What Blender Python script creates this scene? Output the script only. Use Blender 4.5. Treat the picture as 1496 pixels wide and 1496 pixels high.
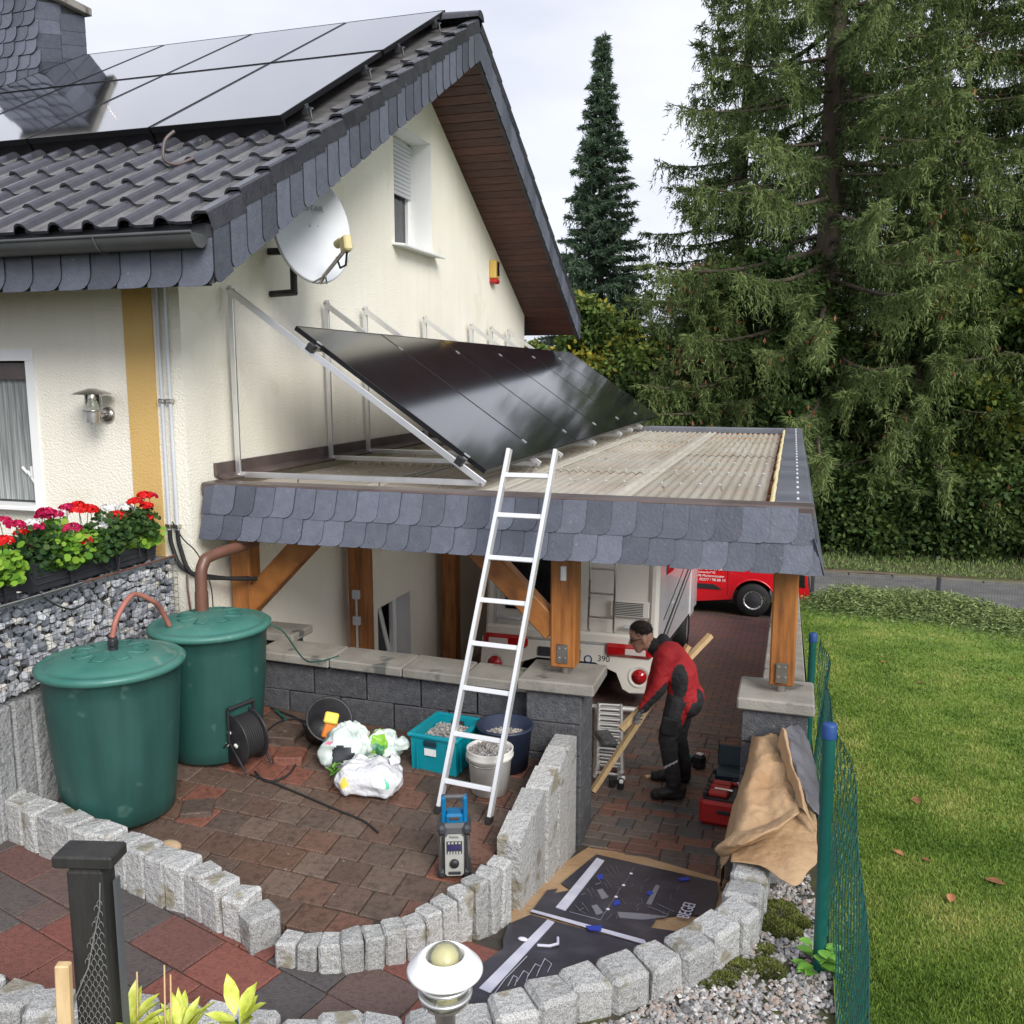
import bpy, math, random
import numpy as np
from mathutils import Vector, Matrix, Euler
random.seed(7); rng = np.random.default_rng(11)
R = math.radians
S = bpy.context.scene
for o in list(bpy.data.objects): bpy.data.objects.remove(o)
COL = S.collection
# ---------------------------------------------------------------- camera
HC, FPX, PIT, YAW = 3.4, 1330.0, R(8.64), R(17.03)
cam = bpy.data.cameras.new('camera'); cam.sensor_width = 36; cam.lens = FPX/1496*36
cam.clip_start = .05; cam.clip_end = 2000
co = bpy.data.objects.new('camera', cam); COL.objects.link(co)
co.location = (0, 0, HC); co.rotation_euler = (math.pi/2-PIT, 0, YAW); S.camera = co
# ---------------------------------------------------------------- overcast sky
W = bpy.data.worlds.new('World'); S.world = W; W.use_nodes = True
nt = W.node_tree; nt.nodes.clear()
wo = nt.nodes.new('ShaderNodeOutputWorld'); bg = nt.nodes.new('ShaderNodeBackground')
sky = nt.nodes.new('ShaderNodeTexSky'); sky.sky_type = 'NISHITA'; sky.sun_disc = False
SUN_EL, SUN_AZ = R(35), R(136)      # azimuth clockwise from +Y
sky.sun_elevation = SUN_EL; sky.sun_rotation = SUN_AZ
hs = nt.nodes.new('ShaderNodeHueSaturation'); hs.inputs['Saturation'].default_value = .25
tc = nt.nodes.new('ShaderNodeTexCoord'); nz = nt.nodes.new('ShaderNodeTexNoise')
mp = nt.nodes.new('ShaderNodeMapping'); mp.inputs['Scale'].default_value = (1, 1, 2.6)
nz.inputs['Scale'].default_value = 2.3; nz.inputs['Detail'].default_value = 5
rp = nt.nodes.new('ShaderNodeValToRGB')
rp.color_ramp.elements[0].position = .32; rp.color_ramp.elements[0].color = (3.25, 3.45, 4.1, 1)
rp.color_ramp.elements[1].position = .72; rp.color_ramp.elements[1].color = (5.0, 5.1, 5.6, 1)
mx = nt.nodes.new('ShaderNodeMix'); mx.data_type = 'RGBA'; mx.inputs[0].default_value = .9
L = nt.links.new
L(tc.outputs['Generated'], mp.inputs[0]); L(mp.outputs[0], nz.inputs['Vector']); L(nz.outputs['Fac'], rp.inputs[0])
L(sky.outputs[0], hs.inputs['Color']); L(hs.outputs[0], mx.inputs[6]); L(rp.outputs[0], mx.inputs[7])
L(mx.outputs[2], bg.inputs[0]); bg.inputs[1].default_value = .085; L(bg.outputs[0], wo.inputs[0])
# ---------------------------------------------------------------- veiled sun
sl = bpy.data.lights.new('sun', 'SUN'); sl.energy = 1.5; sl.angle = R(30); sl.color = (1, .97, .92)
so = bpy.data.objects.new('sun', sl); COL.objects.link(so)
so.rotation_euler = (math.pi/2-SUN_EL, 0, -SUN_AZ+math.pi); so.location = (0, -5, 30)
S.view_settings.view_transform = 'Standard'; S.view_settings.look = 'None'
S.view_settings.gamma = 1; S.view_settings.use_curve_mapping = False
S.view_settings.exposure = 1.36
S.render.engine = 'CYCLES'
try:
    S.cycles.max_bounces = 8; S.cycles.transparent_max_bounces = 8
except Exception: pass
# ---------------------------------------------------------------- pixel -> place
_f = Vector((-math.sin(YAW)*math.cos(PIT), math.cos(YAW)*math.cos(PIT), -math.sin(PIT)))
_r = Vector((math.cos(YAW), math.sin(YAW), 0)); _d = _f.cross(_r); CAM = Vector((0, 0, HC))
def ray(x, y): return _f+_r*((x-748)/FPX)+_d*((y-748)/FPX)
def onz(x, y, z): r = ray(x, y); return CAM+r*((z-HC)/r.z)
def ony(x, y, v): r = ray(x, y); return CAM+r*(v/r.y)
def onx(x, y, v): r = ray(x, y); return CAM+r*(v/r.x)
def topx(p):
    d = Vector(p)-CAM; z = d.dot(_f); return 748+FPX*d.dot(_r)/z, 748+FPX*d.dot(_d)/z
# ---------------------------------------------------------------- levels of the place
def zdrive(x, y):
    if y >= 6: z = -.115*(y-6)
    elif y >= 4: z = .215*(6-y)
    else: z = .43
    if y < 6 and x < -1.6: z += .07*(-1.6-x)*min(1, (6-y)/1.5)
    return max(z, -1.5)
def zterr(x, y=6): return .63+.052*(-1.7-x)-.07*min(1.5, max(0, 5.5-y))
def zlawn(x, y): return .6-.115*(max(y, 4.25)-4.25) if y < 19 else -1.1
def zgrav(x, y): return min(.565, zlawn(x, y)-.02)
# ---------------------------------------------------------------- materials
MATS = {}
def mat(name, cols, scale=6, rough=.7, bump=0, bscale=None, metal=0, rnd=0, detail=4, spec=.5, coat=0, trans=0, ior=1.5,
        stretch=None, alpha=1, tone=False, rr=0, sub=0, lo=.3, hi=.7, rcols=None, spots=None, local=False, streak=0):
    """noise ramp over world position; rnd = per-object value jitter; rcols = per-object random palette"""
    m = bpy.data.materials.new(name); m.use_nodes = True; n = m.node_tree.nodes; l = m.node_tree.links.new
    b = n['Principled BSDF']
    if local:
        t_ = n.new('ShaderNodeTexCoord'); pos = t_.outputs['Object']
    else:
        g = n.new('ShaderNodeNewGeometry'); pos = g.outputs['Position']
    if stretch:
        mpn = n.new('ShaderNodeMapping'); mpn.inputs['Scale'].default_value = stretch; l(pos, mpn.inputs[0]); pos = mpn.outputs[0]
    c4 = lambda c: tuple(c)+((1,) if len(c) == 3 else ())
    if isinstance(cols[0], (int, float)): cols = [cols]
    out = None
    if len(cols) > 1:
        z = n.new('ShaderNodeTexNoise'); z.inputs['Scale'].default_value = scale; z.inputs['Detail'].default_value = detail
        l(pos, z.inputs['Vector']); r = n.new('ShaderNodeValToRGB'); l(z.outputs['Fac'], r.inputs[0])
        e = r.color_ramp.elements
        while len(e) < len(cols): e.new(.5)
        for i, c in enumerate(cols):
            e[i].position = lo+(hi-lo)*i/(len(cols)-1); e[i].color = c4(c)
        out = r.outputs[0]
    else: b.inputs['Base Color'].default_value = c4(cols[0])
    if rcols:
        oi = n.new('ShaderNodeObjectInfo'); r2 = n.new('ShaderNodeValToRGB'); r2.color_ramp.interpolation = 'CONSTANT'
        e = r2.color_ramp.elements
        while len(e) < len(rcols): e.new(.5)
        for i, c in enumerate(rcols): e[i].position = i/len(rcols); e[i].color = c4(c)
        l(oi.outputs['Random'], r2.inputs[0])
        if out is None: out = r2.outputs[0]
        else:
            q = n.new('ShaderNodeMix'); q.data_type = 'RGBA'; q.blend_type = 'MULTIPLY'; q.inputs[0].default_value = 1
            l(r2.outputs[0], q.inputs[6]); l(out, q.inputs[7]); out = q.outputs[2]
    if tone:
        at = n.new('ShaderNodeAttribute'); at.attribute_name = 'tone'
        r3 = n.new('ShaderNodeValToRGB'); e = r3.color_ramp.elements
        while len(e) < len(tone): e.new(.5)
        for i, c in enumerate(tone): e[i].position = i/(len(tone)-1); e[i].color = c4(c)
        l(at.outputs['Fac'], r3.inputs[0]); out = r3.outputs[0]
    if spots:   # (colour, scale, threshold): pale lichen / dirt flecks
        v = n.new('ShaderNodeTexNoise'); v.inputs['Scale'].default_value = spots[1]; v.inputs['Detail'].default_value = 2
        l(pos, v.inputs['Vector']); mr = n.new('ShaderNodeMapRange'); mr.inputs[1].default_value = spots[2]; mr.inputs[2].default_value = spots[2]+.06
        l(v.outputs['Fac'], mr.inputs[0]); q = n.new('ShaderNodeMix'); q.data_type = 'RGBA'; l(mr.outputs[0], q.inputs[0])
        if out is None: q.inputs[6].default_value = c4(cols[0])
        else: l(out, q.inputs[6])
        q.inputs[7].default_value = c4(spots[0]); out = q.outputs[2]
    if streak:   # rain streaks / handling dirt, stretched along the vertical
        mq_ = n.new('ShaderNodeMapping'); mq_.inputs['Scale'].default_value = (5, 5, .45); l(pos, mq_.inputs[0])
        v = n.new('ShaderNodeTexNoise'); v.inputs['Scale'].default_value = 1.6; v.inputs['Detail'].default_value = 6; l(mq_.outputs[0], v.inputs['Vector'])
        mr = n.new('ShaderNodeMapRange'); mr.inputs[1].default_value = .45; mr.inputs[2].default_value = .75; mr.inputs[3].default_value = 1; mr.inputs[4].default_value = 1-streak; l(v.outputs['Fac'], mr.inputs[0])
        h = n.new('ShaderNodeHueSaturation'); l(mr.outputs[0], h.inputs['Value'])
        if out is None: h.inputs['Color'].default_value = c4(cols[0])
        else: l(out, h.inputs['Color'])
        out = h.outputs[0]
    if rnd:
        oi = n.new('ShaderNodeObjectInfo'); mr = n.new('ShaderNodeMapRange')
        mr.inputs[3].default_value = 1-rnd; mr.inputs[4].default_value = 1+rnd; l(oi.outputs['Random'], mr.inputs[0])
        h = n.new('ShaderNodeHueSaturation'); l(mr.outputs[0], h.inputs['Value'])
        if out is None: h.inputs['Color'].default_value = c4(cols[0])
        else: l(out, h.inputs['Color'])
        out = h.outputs[0]
    if out is not None: l(out, b.inputs['Base Color'])
    b.inputs['Roughness'].default_value = rough; b.inputs['Metallic'].default_value = metal
    b.inputs['Specular IOR Level'].default_value = spec; b.inputs['IOR'].default_value = ior
    b.inputs['Coat Weight'].default_value = coat; b.inputs['Coat Roughness'].default_value = .05
    b.inputs['Transmission Weight'].default_value = trans; b.inputs['Alpha'].default_value = alpha
    if sub: b.inputs['Subsurface Weight'].default_value = sub
    if rr:
        z = n.new('ShaderNodeTexNoise'); z.inputs['Scale'].default_value = scale*.4; l(pos, z.inputs['Vector'])
        mr = n.new('ShaderNodeMapRange'); mr.inputs[1].default_value = .3; mr.inputs[2].default_value = .7
        mr.inputs[3].default_value = max(.03, rough-rr); mr.inputs[4].default_value = min(1, rough+rr)
        l(z.outputs['Fac'], mr.inputs[0]); l(mr.outputs[0], b.inputs['Roughness'])
    if bump:
        z = n.new('ShaderNodeTexNoise'); z.inputs['Scale'].default_value = bscale or scale*4; z.inputs['Detail'].default_value = 5
        l(pos, z.inputs['Vector']); bp = n.new('ShaderNodeBump'); bp.inputs['Strength'].default_value = bump
        bp.inputs['Distance'].default_value = .02; l(z.outputs['Fac'], bp.inputs['Height']); l(bp.outputs[0], b.inputs['Normal'])
    MATS[name] = m; return m
def leafmat(name, tones, tr=.25):
    m = mat(name, (.1, .2, .05), rough=.6, tone=tones, spec=.25); n = m.node_tree.nodes; l = m.node_tree.links.new
    b = n['Principled BSDF']; t = n.new('ShaderNodeBsdfTranslucent'); s = n.new('ShaderNodeMixShader'); s.inputs[0].default_value = tr
    src = b.inputs['Base Color'].links[0].from_socket; l(src, t.inputs['Color'])
    l(b.outputs[0], s.inputs[1]); l(t.outputs[0], s.inputs[2]); l(s.outputs[0], n['Material Output'].inputs[0]); return m
mat('render_cream', [(.80, .765, .655), (.845, .815, .715)], 1.3, .85, .5, 60, spots=((.78, .74, .62), 2.2, .64), streak=.045)
mat('render_yellow', [(.58, .38, .13), (.64, .43, .16)], 2, .85, .35, 70)
mat('white_paint', [(.78, .79, .79), (.84, .84, .83)], 3, .45)
mat('white_plastic', (.82, .83, .82), rough=.35)
mat('slate', [(.085, .093, .122), (.105, .115, .148)], 14, .45, .25, 50, rnd=.3, rr=.1, spots=((.17, .18, .2), 22, .7))
mat('slate_edge', (.012, .013, .017), rough=.8)
mat('roof_tile', [(.03, .031, .04), (.05, .05, .06)], 9, .2, .1, 40, rnd=.15, rr=.08, spots=((.14, .13, .11), 14, .71))
mat('tile_grime', [(.085, .083, .085), (.15, .145, .14)], 8, .28, .3)
mat('gutter_zinc', [(.045, .05, .055), (.075, .078, .08)], 3, .5, .05)
mat('soffit_wood', [(.055, .02, .016), (.105, .042, .03)], 5, .55, .3, 30, rnd=.22, stretch=(1, 6, 6))
mat('fascia_dark', [(.03, .032, .036), (.055, .055, .058)], 6, .6, .1)
mat('brown_metal', [(.075, .055, .052), (.12, .09, .082)], 4, .4, rr=.1)
mat('lead_cap', [(.1, .105, .13), (.16, .165, .19)], 2.2, .4, .1, 20, rr=.12)
mat('alu', [(.70, .71, .72), (.8, .8, .8)], 5, .36, metal=.85, rr=.08)
mat('alu_bright', [(.82, .83, .85), (.9, .9, .9)], 5, .3, metal=.6, rr=.08)
mat('steel', [(.42, .40, .38), (.58, .55, .52)], 10, .3, metal=1, rr=.1)
mat('corrugated', [(.58, .53, .44), (.7, .65, .55), (.8, .77, .69)], 1.6, .42, .15, 30, rnd=.1, rr=.1, spots=((.25, .22, .16), 6, .66), stretch=(2.6, .5, 1))
mat('sheet_lap', [(.4, .37, .31), (.5, .47, .4)], 3, .4, .15, 30)
mat('foam', [(.62, .52, .27), (.72, .63, .38)], 12, .8, .5)
mat('timber', [(.17, .058, .013), (.31, .115, .026), (.38, .155, .04)], 3, .5, .2, 25, stretch=(7, 7, .8), rnd=.08)
mat('timber_slant', [(.17, .058, .013), (.31, .115, .026), (.38, .155, .04)], 5, .5, .2, 25, rnd=.08)
mat('raw_timber', [(.55, .38, .19), (.68, .5, .28)], 5, .6, .1, 40, stretch=(9, 1.5, 1.5))
mat('block_dark', [(.055, .057, .064), (.1, .102, .11)], 22, .85, .7, 90, rnd=.14, spots=((.2, .2, .2), 40, .68))
mat('coping', [(.2, .185, .16), (.29, .275, .245)], 5, .8, .3, 60, rnd=.1, spots=((.1, .1, .09), 4, .63))
mat('granite', [(.17, .17, .168), (.35, .35, .342), (.48, .48, .465)], 170, .75, .9, 30, rnd=.2, detail=3, lo=.34, hi=.62, spots=((.24, .22, .17), 6, .6))
mat('granite_dark', [(.15, .155, .16), (.27, .275, .28), (.36, .36, .355)], 90, .8, 1., 24, rnd=.12, detail=6)
mat('stone_gabion', [(.8, .8, .8), (1, 1, 1)], 14, .75, .4, 40, rcols=[(.26, .275, .31), (.42, .435, .47), (.55, .56, .59), (.17, .185, .215), (.62, .6, .55), (.36, .375, .41), (.48, .49, .53)])
mat('gravel', (.4, .4, .4), rough=.7, bump=.2, bscale=90, tone=[(.1, .1, .105), (.24, .235, .23), (.38, .36, .34), (.33, .25, .2), (.3, .3, .3), (.62, .6, .57)])
mat('paver_terrace', [(.6, .58, .56), (1, 1, 1), (1.15, 1.1, 1.05)], 26, .55, .6, 110, rr=.15, rnd=.12, spots=((.26, .24, .21), 17, .73),
    rcols=[(.125, .074, .052), (.105, .068, .049), (.135, .076, .052), (.112, .078, .06), (.2, .078, .052), (.12, .078, .058), (.1, .07, .056), (.145, .1, .076), (.15, .074, .052), (.11, .068, .05), (.12, .084, .064), (.13, .072, .05), (.098, .066, .05)])
mat('paver_path', [(.75, .73, .72), (1, 1, 1), (1.12, 1.1, 1.08)], 40, .5, .6, 120, rr=.12, rnd=.08,
    rcols=[(.2, .068, .05), (.1, .078, .074), (.14, .07, .06), (.18, .066, .05), (.082, .072, .072), (.22, .075, .054), (.115, .074, .064), (.15, .066, .054), (.09, .075, .072)])
mat('paver_drive', [(.75, .74, .73), (1, 1, 1), (1.12, 1.1, 1.08)], 30, .5, .5, 110, rr=.15, rnd=.1,
    rcols=[(.125, .095, .085), (.18, .09, .068), (.1, .094, .092), (.215, .1, .072), (.11, .095, .088), (.15, .095, .078), (.092, .088, .09), (.135, .105, .092)])
mat('joint_sand', [(.035, .028, .022), (.07, .055, .04)], 12, .9, .3)
mat('soil', [(.03, .026, .016), (.07, .06, .035), (.09, .1, .03)], 6, .95, .5)
mat('lawn', [(.085, .155, .016), (.13, .215, .026), (.2, .25, .05)], 1.3, .9, .4, 60, detail=7)
mat('bank', [(.012, .02, .006), (.03, .04, .012)], 1.2, 1)
mat('asphalt', [(.11, .108, .108), (.17, .165, .16)], 3, .8, .3, 120)
mat('verge', [(.1, .075, .05), (.17, .135, .09), (.11, .13, .04)], 1.5, .95, .4)
mat('kerb', [(.12, .115, .1), (.17, .16, .14)], 6, .85, .2)
mat('barrel_green', [(.014, .062, .053), (.022, .085, .072)], 1.7, .45, .05, 6, rr=.1, spots=((.05, .12, .1), 7, .66), streak=.35)
mat('lid_green', [(.035, .145, .12), (.065, .2, .165)], 4, .42, .08, 12, rr=.1, spots=((.12, .21, .17), 8, .64))
mat('copper_brown', [(.1, .045, .03), (.17, .08, .055)], 5, .4, rr=.1)
mat('hose_red', [(.3, .1, .075), (.42, .17, .13)], 8, .5)
mat('black_plastic', [(.012, .012, .014), (.03, .03, .033)], 8, .45, .1, 30)
mat('black_rubber', (.012, .012, .013), rough=.75)
mat('charcoal', [(.028, .03, .036), (.045, .047, .055)], 5, .5)
mat('teal_plastic', [(.0, .24, .3), (.005, .3, .36)], 4, .4)
mat('navy_plastic', [(.012, .02, .045), (.03, .04, .07)], 5, .45)
mat('bucket_white', [(.6, .59, .54), (.74, .73, .69)], 4, .45, spots=((.35, .3, .22), 7, .74))
mat('bag_white', [(.58, .59, .62), (.7, .7, .72)], 7, .3, .8, 22)
mat('bag_grey', [(.1, .11, .13), (.2, .21, .24)], 6, .3, .6, 14)
mat('bag_pale', [(.4, .5, .46), (.62, .7, .66), (.7, .72, .72)], 7, .3, .6, 16)
mat('bag_green', [(.12, .33, .02), (.25, .5, .05)], 7, .35, .6, 16)
mat('bag_darkgreen', [(.03, .16, .06), (.07, .28, .12), (.3, .4, .35)], 22, .35, .6, 16)
mat('print_yellow', (.8, .62, .08), rough=.5); mat('print_orange', (.72, .2, .02), rough=.5); mat('print_green', (.1, .5, .3), rough=.5); mat('print_pink', (.65, .2, .3), rough=.5)
mat('blue_plastic', [(.0, .12, .28), (.0, .15, .33)], 6, .4); mat('cap_blue', (.012, .055, .2), rough=.5)
mat('radio_face', (.5, .5, .46), rough=.4, metal=.3); mat('radio_grey', [(.05, .052, .055), (.1, .1, .105)], 8, .5)
mat('screen', (.03, .025, .09), rough=.15); mat('tan_stone', [(.36, .24, .13), (.48, .35, .22)], 8, .7, .3)
mat('kraft', [(.34, .2, .1), (.43, .28, .155), (.48, .33, .19)], 2.2, .75, .5, 26, spots=((.5, .2, .06), 2.3, .7))
mat('kraft_dark', [(.075, .072, .085), (.14, .135, .15)], 4, .5, .4, 16)
mat('sheet_print', [(.018, .018, .03), (.035, .034, .05), (.07, .068, .085)], 5, .38, .15, 14, detail=6, lo=.32, hi=.8)
mat('print_white', [(.5, .5, .62), (.68, .68, .78)], 6, .5); mat('print_blue', (.02, .05, .4), rough=.5); mat('print_grey', (.2, .2, .23), rough=.5)
mat('fence_green', [(.0, .07, .058), (.004, .09, .074)], 3, .45); mat('wire_green', (.008, .075, .06), rough=.5)
mat('wire_grey', (.13, .14, .15), rough=.5, metal=.4); mat('stain_black', [(.012, .012, .012), (.03, .029, .027)], 12, .6, .4, 30, stretch=(1, 1, .2))
mat('lamp_white', (.85, .85, .86), rough=.25); mat('lamp_bulb', (.75, .68, .36), rough=.4)
def through(name, tint, f):
    m = MATS[name]; n = m.node_tree.nodes; l = m.node_tree.links.new; b = n['Principled BSDF']; t = n.new('ShaderNodeBsdfTranslucent')
    t.inputs[0].default_value = tint; s = n.new('ShaderNodeMixShader'); s.inputs[0].default_value = f
    l(b.outputs[0], s.inputs[1]); l(t.outputs[0], s.inputs[2]); l(s.outputs[0], n['Material Output'].inputs[0])
through('corrugated', (.94, .91, .83, 1), .58)
mat('lamp_glass', (.9, .92, .85), rough=.03, trans=.95, ior=1.3)
mat('pane', (.02, .024, .028), rough=.04, spec=.8); mat('curtain', [(.12, .13, .13), (.34, .36, .35)], 9, .6, stretch=(14, 14, .35))
mat('shutter', (.5, .51, .53), rough=.5); mat('interior', (.03, .03, .03), rough=.9)
mat('solar', [(.006, .006, .009), (.012, .012, .017)], 3, .09, ior=2.3, spec=.8)
mat('solar_roof', [(.02, .021, .027), (.03, .031, .038)], 3, .05, ior=2.3, spec=.8, coat=1)
mat('solar_frame', (.012, .012, .014), rough=.35, metal=.5)
mat('dish_grey', [(.5, .53, .57), (.58, .6, .63)], 3, .45); mat('lnb', (.55, .47, .24), rough=.5); mat('siren_y', (.6, .4, .1), rough=.4)
mat('red_plastic', [(.42, .014, .014), (.5, .02, .02)], 5, .4); mat('red_van', (.55, .006, .014), rough=.25, coat=.8)
mat('camper', [(.7, .67, .61), (.76, .73, .67)], 2, .35, coat=.2); mat('camper_white', (.72, .72, .72), rough=.25, coat=.4)
mat('tail_red', (.4, .006, .01), rough=.15, coat=.8); mat('tail_clear', (.7, .6, .58), rough=.15, coat=.8)
mat('glass_dark', (.01, .011, .013), rough=.06, spec=.8); mat('trim_black', (.02, .02, .022), rough=.5)
mat('jacket_red', [(.34, .008, .012), (.43, .014, .02)], 12, .75, .3, 40); mat('jacket_black', [(.012, .012, .014), (.025, .025, .028)], 12, .8, .3, 40)
mat('trousers', [(.02, .02, .022), (.042, .04, .042)], 9, .8, .4, 30); mat('skin', (.52, .29, .2), rough=.5, sub=.05)
mat('hair', [(.016, .01, .007), (.045, .03, .02)], 60, .5, .8, 120); mat('glove', [(.06, .06, .065), (.2, .2, .21)], 30, .75)
mat('boot', [(.012, .011, .01), (.03, .027, .024)], 9, .6, .2); mat('reflector', (.75, .76, .78), rough=.3)
mat('makita_teal', (.0, .1, .13), rough=.4); mat('teal_dark', (.004, .03, .045), rough=.45)
mat('bark', [(.045, .032, .022), (.1, .075, .055)], 5, .9, .8, 14, stretch=(1, 1, .3))
mat('dead_leaf', [(.2, .07, .03), (.34, .15, .06)], 30, .7, rnd=.3)
mat('moss', (.1, .12, .02), rough=.95, tone=[(.03, .045, .008), (.1, .13, .02), (.2, .2, .05)])
leafmat('grass', [(.075, .14, .018), (.15, .24, .036), (.25, .32, .07), (.42, .4, .13)])
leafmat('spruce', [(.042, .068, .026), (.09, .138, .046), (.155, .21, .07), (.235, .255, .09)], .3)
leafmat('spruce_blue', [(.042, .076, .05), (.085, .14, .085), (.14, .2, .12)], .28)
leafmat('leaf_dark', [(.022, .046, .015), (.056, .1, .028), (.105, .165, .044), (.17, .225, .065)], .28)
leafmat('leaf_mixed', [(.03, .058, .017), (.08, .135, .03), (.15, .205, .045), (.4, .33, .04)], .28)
leafmat('leaf_ger', [(.045, .13, .012), (.1, .24, .02), (.2, .38, .035), (.3, .45, .06)], .25)
leafmat('leaf_gdark', [(.015, .045, .012), (.03, .075, .018), (.06, .11, .025)], .2)
leafmat('leaf_yellow', [(.3, .36, .02), (.5, .55, .04), (.62, .66, .12)], .3)
leafmat('juniper', [(.06, .105, .035), (.13, .19, .06), (.24, .3, .11), (.34, .38, .17)], .15)
leafmat('petal_red', [(.5, .004, .008), (.65, .01, .012), (.75, .03, .02)], .15)
leafmat('petal_mag', [(.32, .0, .04), (.45, .006, .07), (.6, .03, .12)], .15)
leafmat('petal_white', [(.7, .7, .68), (.85, .85, .84)], .15)
leafmat('cone', [(.2, .08, .04), (.32, .14, .07)], .05)
# ================================================================ mesh helpers
OFF = {}
V3 = lambda p: Vector(p)
def smoothstep(a, b, x):
    t = min(1, max(0, (x-a)/(b-a))); return t*t*(3-2*t)
def props(o, label=None, cat=None, group=None, kind=None):
    for k, v in (('label', label), ('category', cat), ('group', group), ('kind', kind)):
        if v: o[k] = v
    return o
def root(name, loc, label, cat, group=None, rot=None, local=False):
    o = bpy.data.objects.new(name, None); COL.objects.link(o); o.empty_display_size = .1
    o.location = loc
    if rot is not None: o.rotation_euler = rot
    OFF[o.name] = Vector((0, 0, 0)) if (local or rot is not None) else Vector(loc)
    return props(o, label, cat, group)
def link(name, me, parent=None, loc=None, rot=None, scale=None):
    o = bpy.data.objects.new(name, me); COL.objects.link(o)
    off = Vector((0, 0, 0))
    if parent is not None:
        o.parent = parent; off = OFF.get(parent.name, Vector((0, 0, 0)))
    if loc is not None: o.location = Vector(loc)-off
    if rot is not None: o.rotation_euler = rot
    if scale is not None: o.scale = scale
    OFF[o.name] = off + (o.location if loc is not None else Vector((0, 0, 0)))
    return o
class MB:
    def __init__(s): s.v = []; s.f = []; s.m = []; s.s = []
    def add(s, vs, fs, m=0, sm=False):
        b = len(s.v); s.v += [tuple(p) for p in vs]
        for q in fs: s.f.append(tuple(i+b for i in q)); s.m.append(m); s.s.append(sm)
        return s
    def box(s, c, d, rot=None, m=0, bev=0, jit=0):
        hx, hy, hz = d[0]/2, d[1]/2, d[2]/2
        M = rot if isinstance(rot, Matrix) else (Euler(rot).to_matrix() if rot is not None else None)
        c = Vector(c); sg = [(a, b, e) for a in (-1, 1) for b in (-1, 1) for e in (-1, 1)]
        if bev <= 0:
            vs = [Vector((a*hx, b*hy, e*hz)) for a, b, e in sg]
            fs = [(0, 1, 3, 2), (4, 6, 7, 5), (0, 4, 5, 1), (2, 3, 7, 6), (0, 2, 6, 4), (1, 5, 7, 3)]
        else:
            vs = []; bev = min(bev, hx*.9, hy*.9, hz*.9)
            for a, b, e in sg:
                j = Vector((random.uniform(-jit, jit), random.uniform(-jit, jit), random.uniform(-jit, jit))) if jit else Vector((0, 0, 0))
                vs += [Vector((a*hx, b*(hy-bev), e*(hz-bev)))+j, Vector((a*(hx-bev), b*hy, e*(hz-bev)))+j, Vector((a*(hx-bev), b*(hy-bev), e*hz))+j]
            ix = {k: i*3 for i, k in enumerate(sg)}; fs = []
            for ax in range(3):
                for sd in (-1, 1):
                    o1, o2 = [i for i in range(3) if i != ax]; q = []
                    for p1, p2 in ((-1, -1), (1, -1), (1, 1), (-1, 1)):
                        k = [0]*3; k[ax] = sd; k[o1] = p1; k[o2] = p2; q.append(ix[tuple(k)]+ax)
                    fs.append(tuple(q) if (sd == 1) != (ax == 1) else tuple(q[::-1]))
            for ax in range(3):
                o1, o2 = [i for i in range(3) if i != ax]
                for p1 in (-1, 1):
                    for p2 in (-1, 1):
                        k0 = [0]*3; k0[ax] = -1; k0[o1] = p1; k0[o2] = p2; k1 = list(k0); k1[ax] = 1
                        a0, a1 = ix[tuple(k0)], ix[tuple(k1)]; fs.append((a0+o1, a1+o1, a1+o2, a0+o2))
            for k in sg: i = ix[k]; fs.append((i, i+1, i+2))
        if M is not None: vs = [M @ v for v in vs]
        return s.add([v+c for v in vs], fs, m)
    def tube(s, pts, r, n=8, m=0, cap=True, sm=True, closed=False):
        pts = [Vector(p) for p in pts]; N = len(pts); vs = []; fs = []
        rs = r if isinstance(r, (list, tuple)) else [r]*N
        up = None
        for i, p in enumerate(pts):
            t = (pts[min(i+1, N-1)]-pts[max(i-1, 0)])
            if closed: t = pts[(i+1) % N]-pts[i-1]
            t.normalize()
            if up is None:
                up = Vector((0, 0, 1)) if abs(t.z) < .9 else Vector((1, 0, 0))
            a = t.cross(up)
            if a.length < 1e-6: a = t.orthogonal()
            a.normalize(); b = a.cross(t); b.normalize(); up = b
            for k in range(n):
                g = 2*math.pi*k/n; vs.append(p+(a*math.cos(g)+b*math.sin(g))*rs[i])
        for i in range(N if closed else N-1):
            for k in range(n):
                i2 = (i+1) % N
                fs.append((i*n+k, i*n+(k+1) % n, i2*n+(k+1) % n, i2*n+k))
        s.add(vs, fs, m, sm)
        if cap and not closed: s.add(vs[:n], [tuple(range(n))[::-1]], m); s.add(vs[-n:], [tuple(range(n))], m)
        return s
    def cyl(s, p0, p1, r0, r1=None, n=16, m=0, cap=True, sm=True): return s.tube([p0, p1], [r0, r0 if r1 is None else r1], n, m, cap, sm)
    def lathe(s, prof, c=(0, 0, 0), n=24, m=0, M=None, sm=True):
        vs = []; fs = []; c = Vector(c)
        for r, z in prof:
            for k in range(n):
                g = 2*math.pi*k/n; p = Vector((r*math.cos(g), r*math.sin(g), z))
                vs.append((M @ p if M is not None else p)+c)
        for i in range(len(prof)-1):
            for k in range(n): fs.append((i*n+k, i*n+(k+1) % n, (i+1)*n+(k+1) % n, (i+1)*n+k))
        return s.add(vs, fs, m, sm)
    def ball(s, c, r, n=12, m=0, sc=(1, 1, 1), M=None):
        pr = [(max(1e-4, math.sin(math.pi*i/n)), -math.cos(math.pi*i/n)) for i in range(n+1)]
        A = Matrix.Diagonal((r*sc[0], r*sc[1], r*sc[2])); return s.lathe(pr, c, n+4, m, (M @ A) if M is not None else A)
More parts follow.
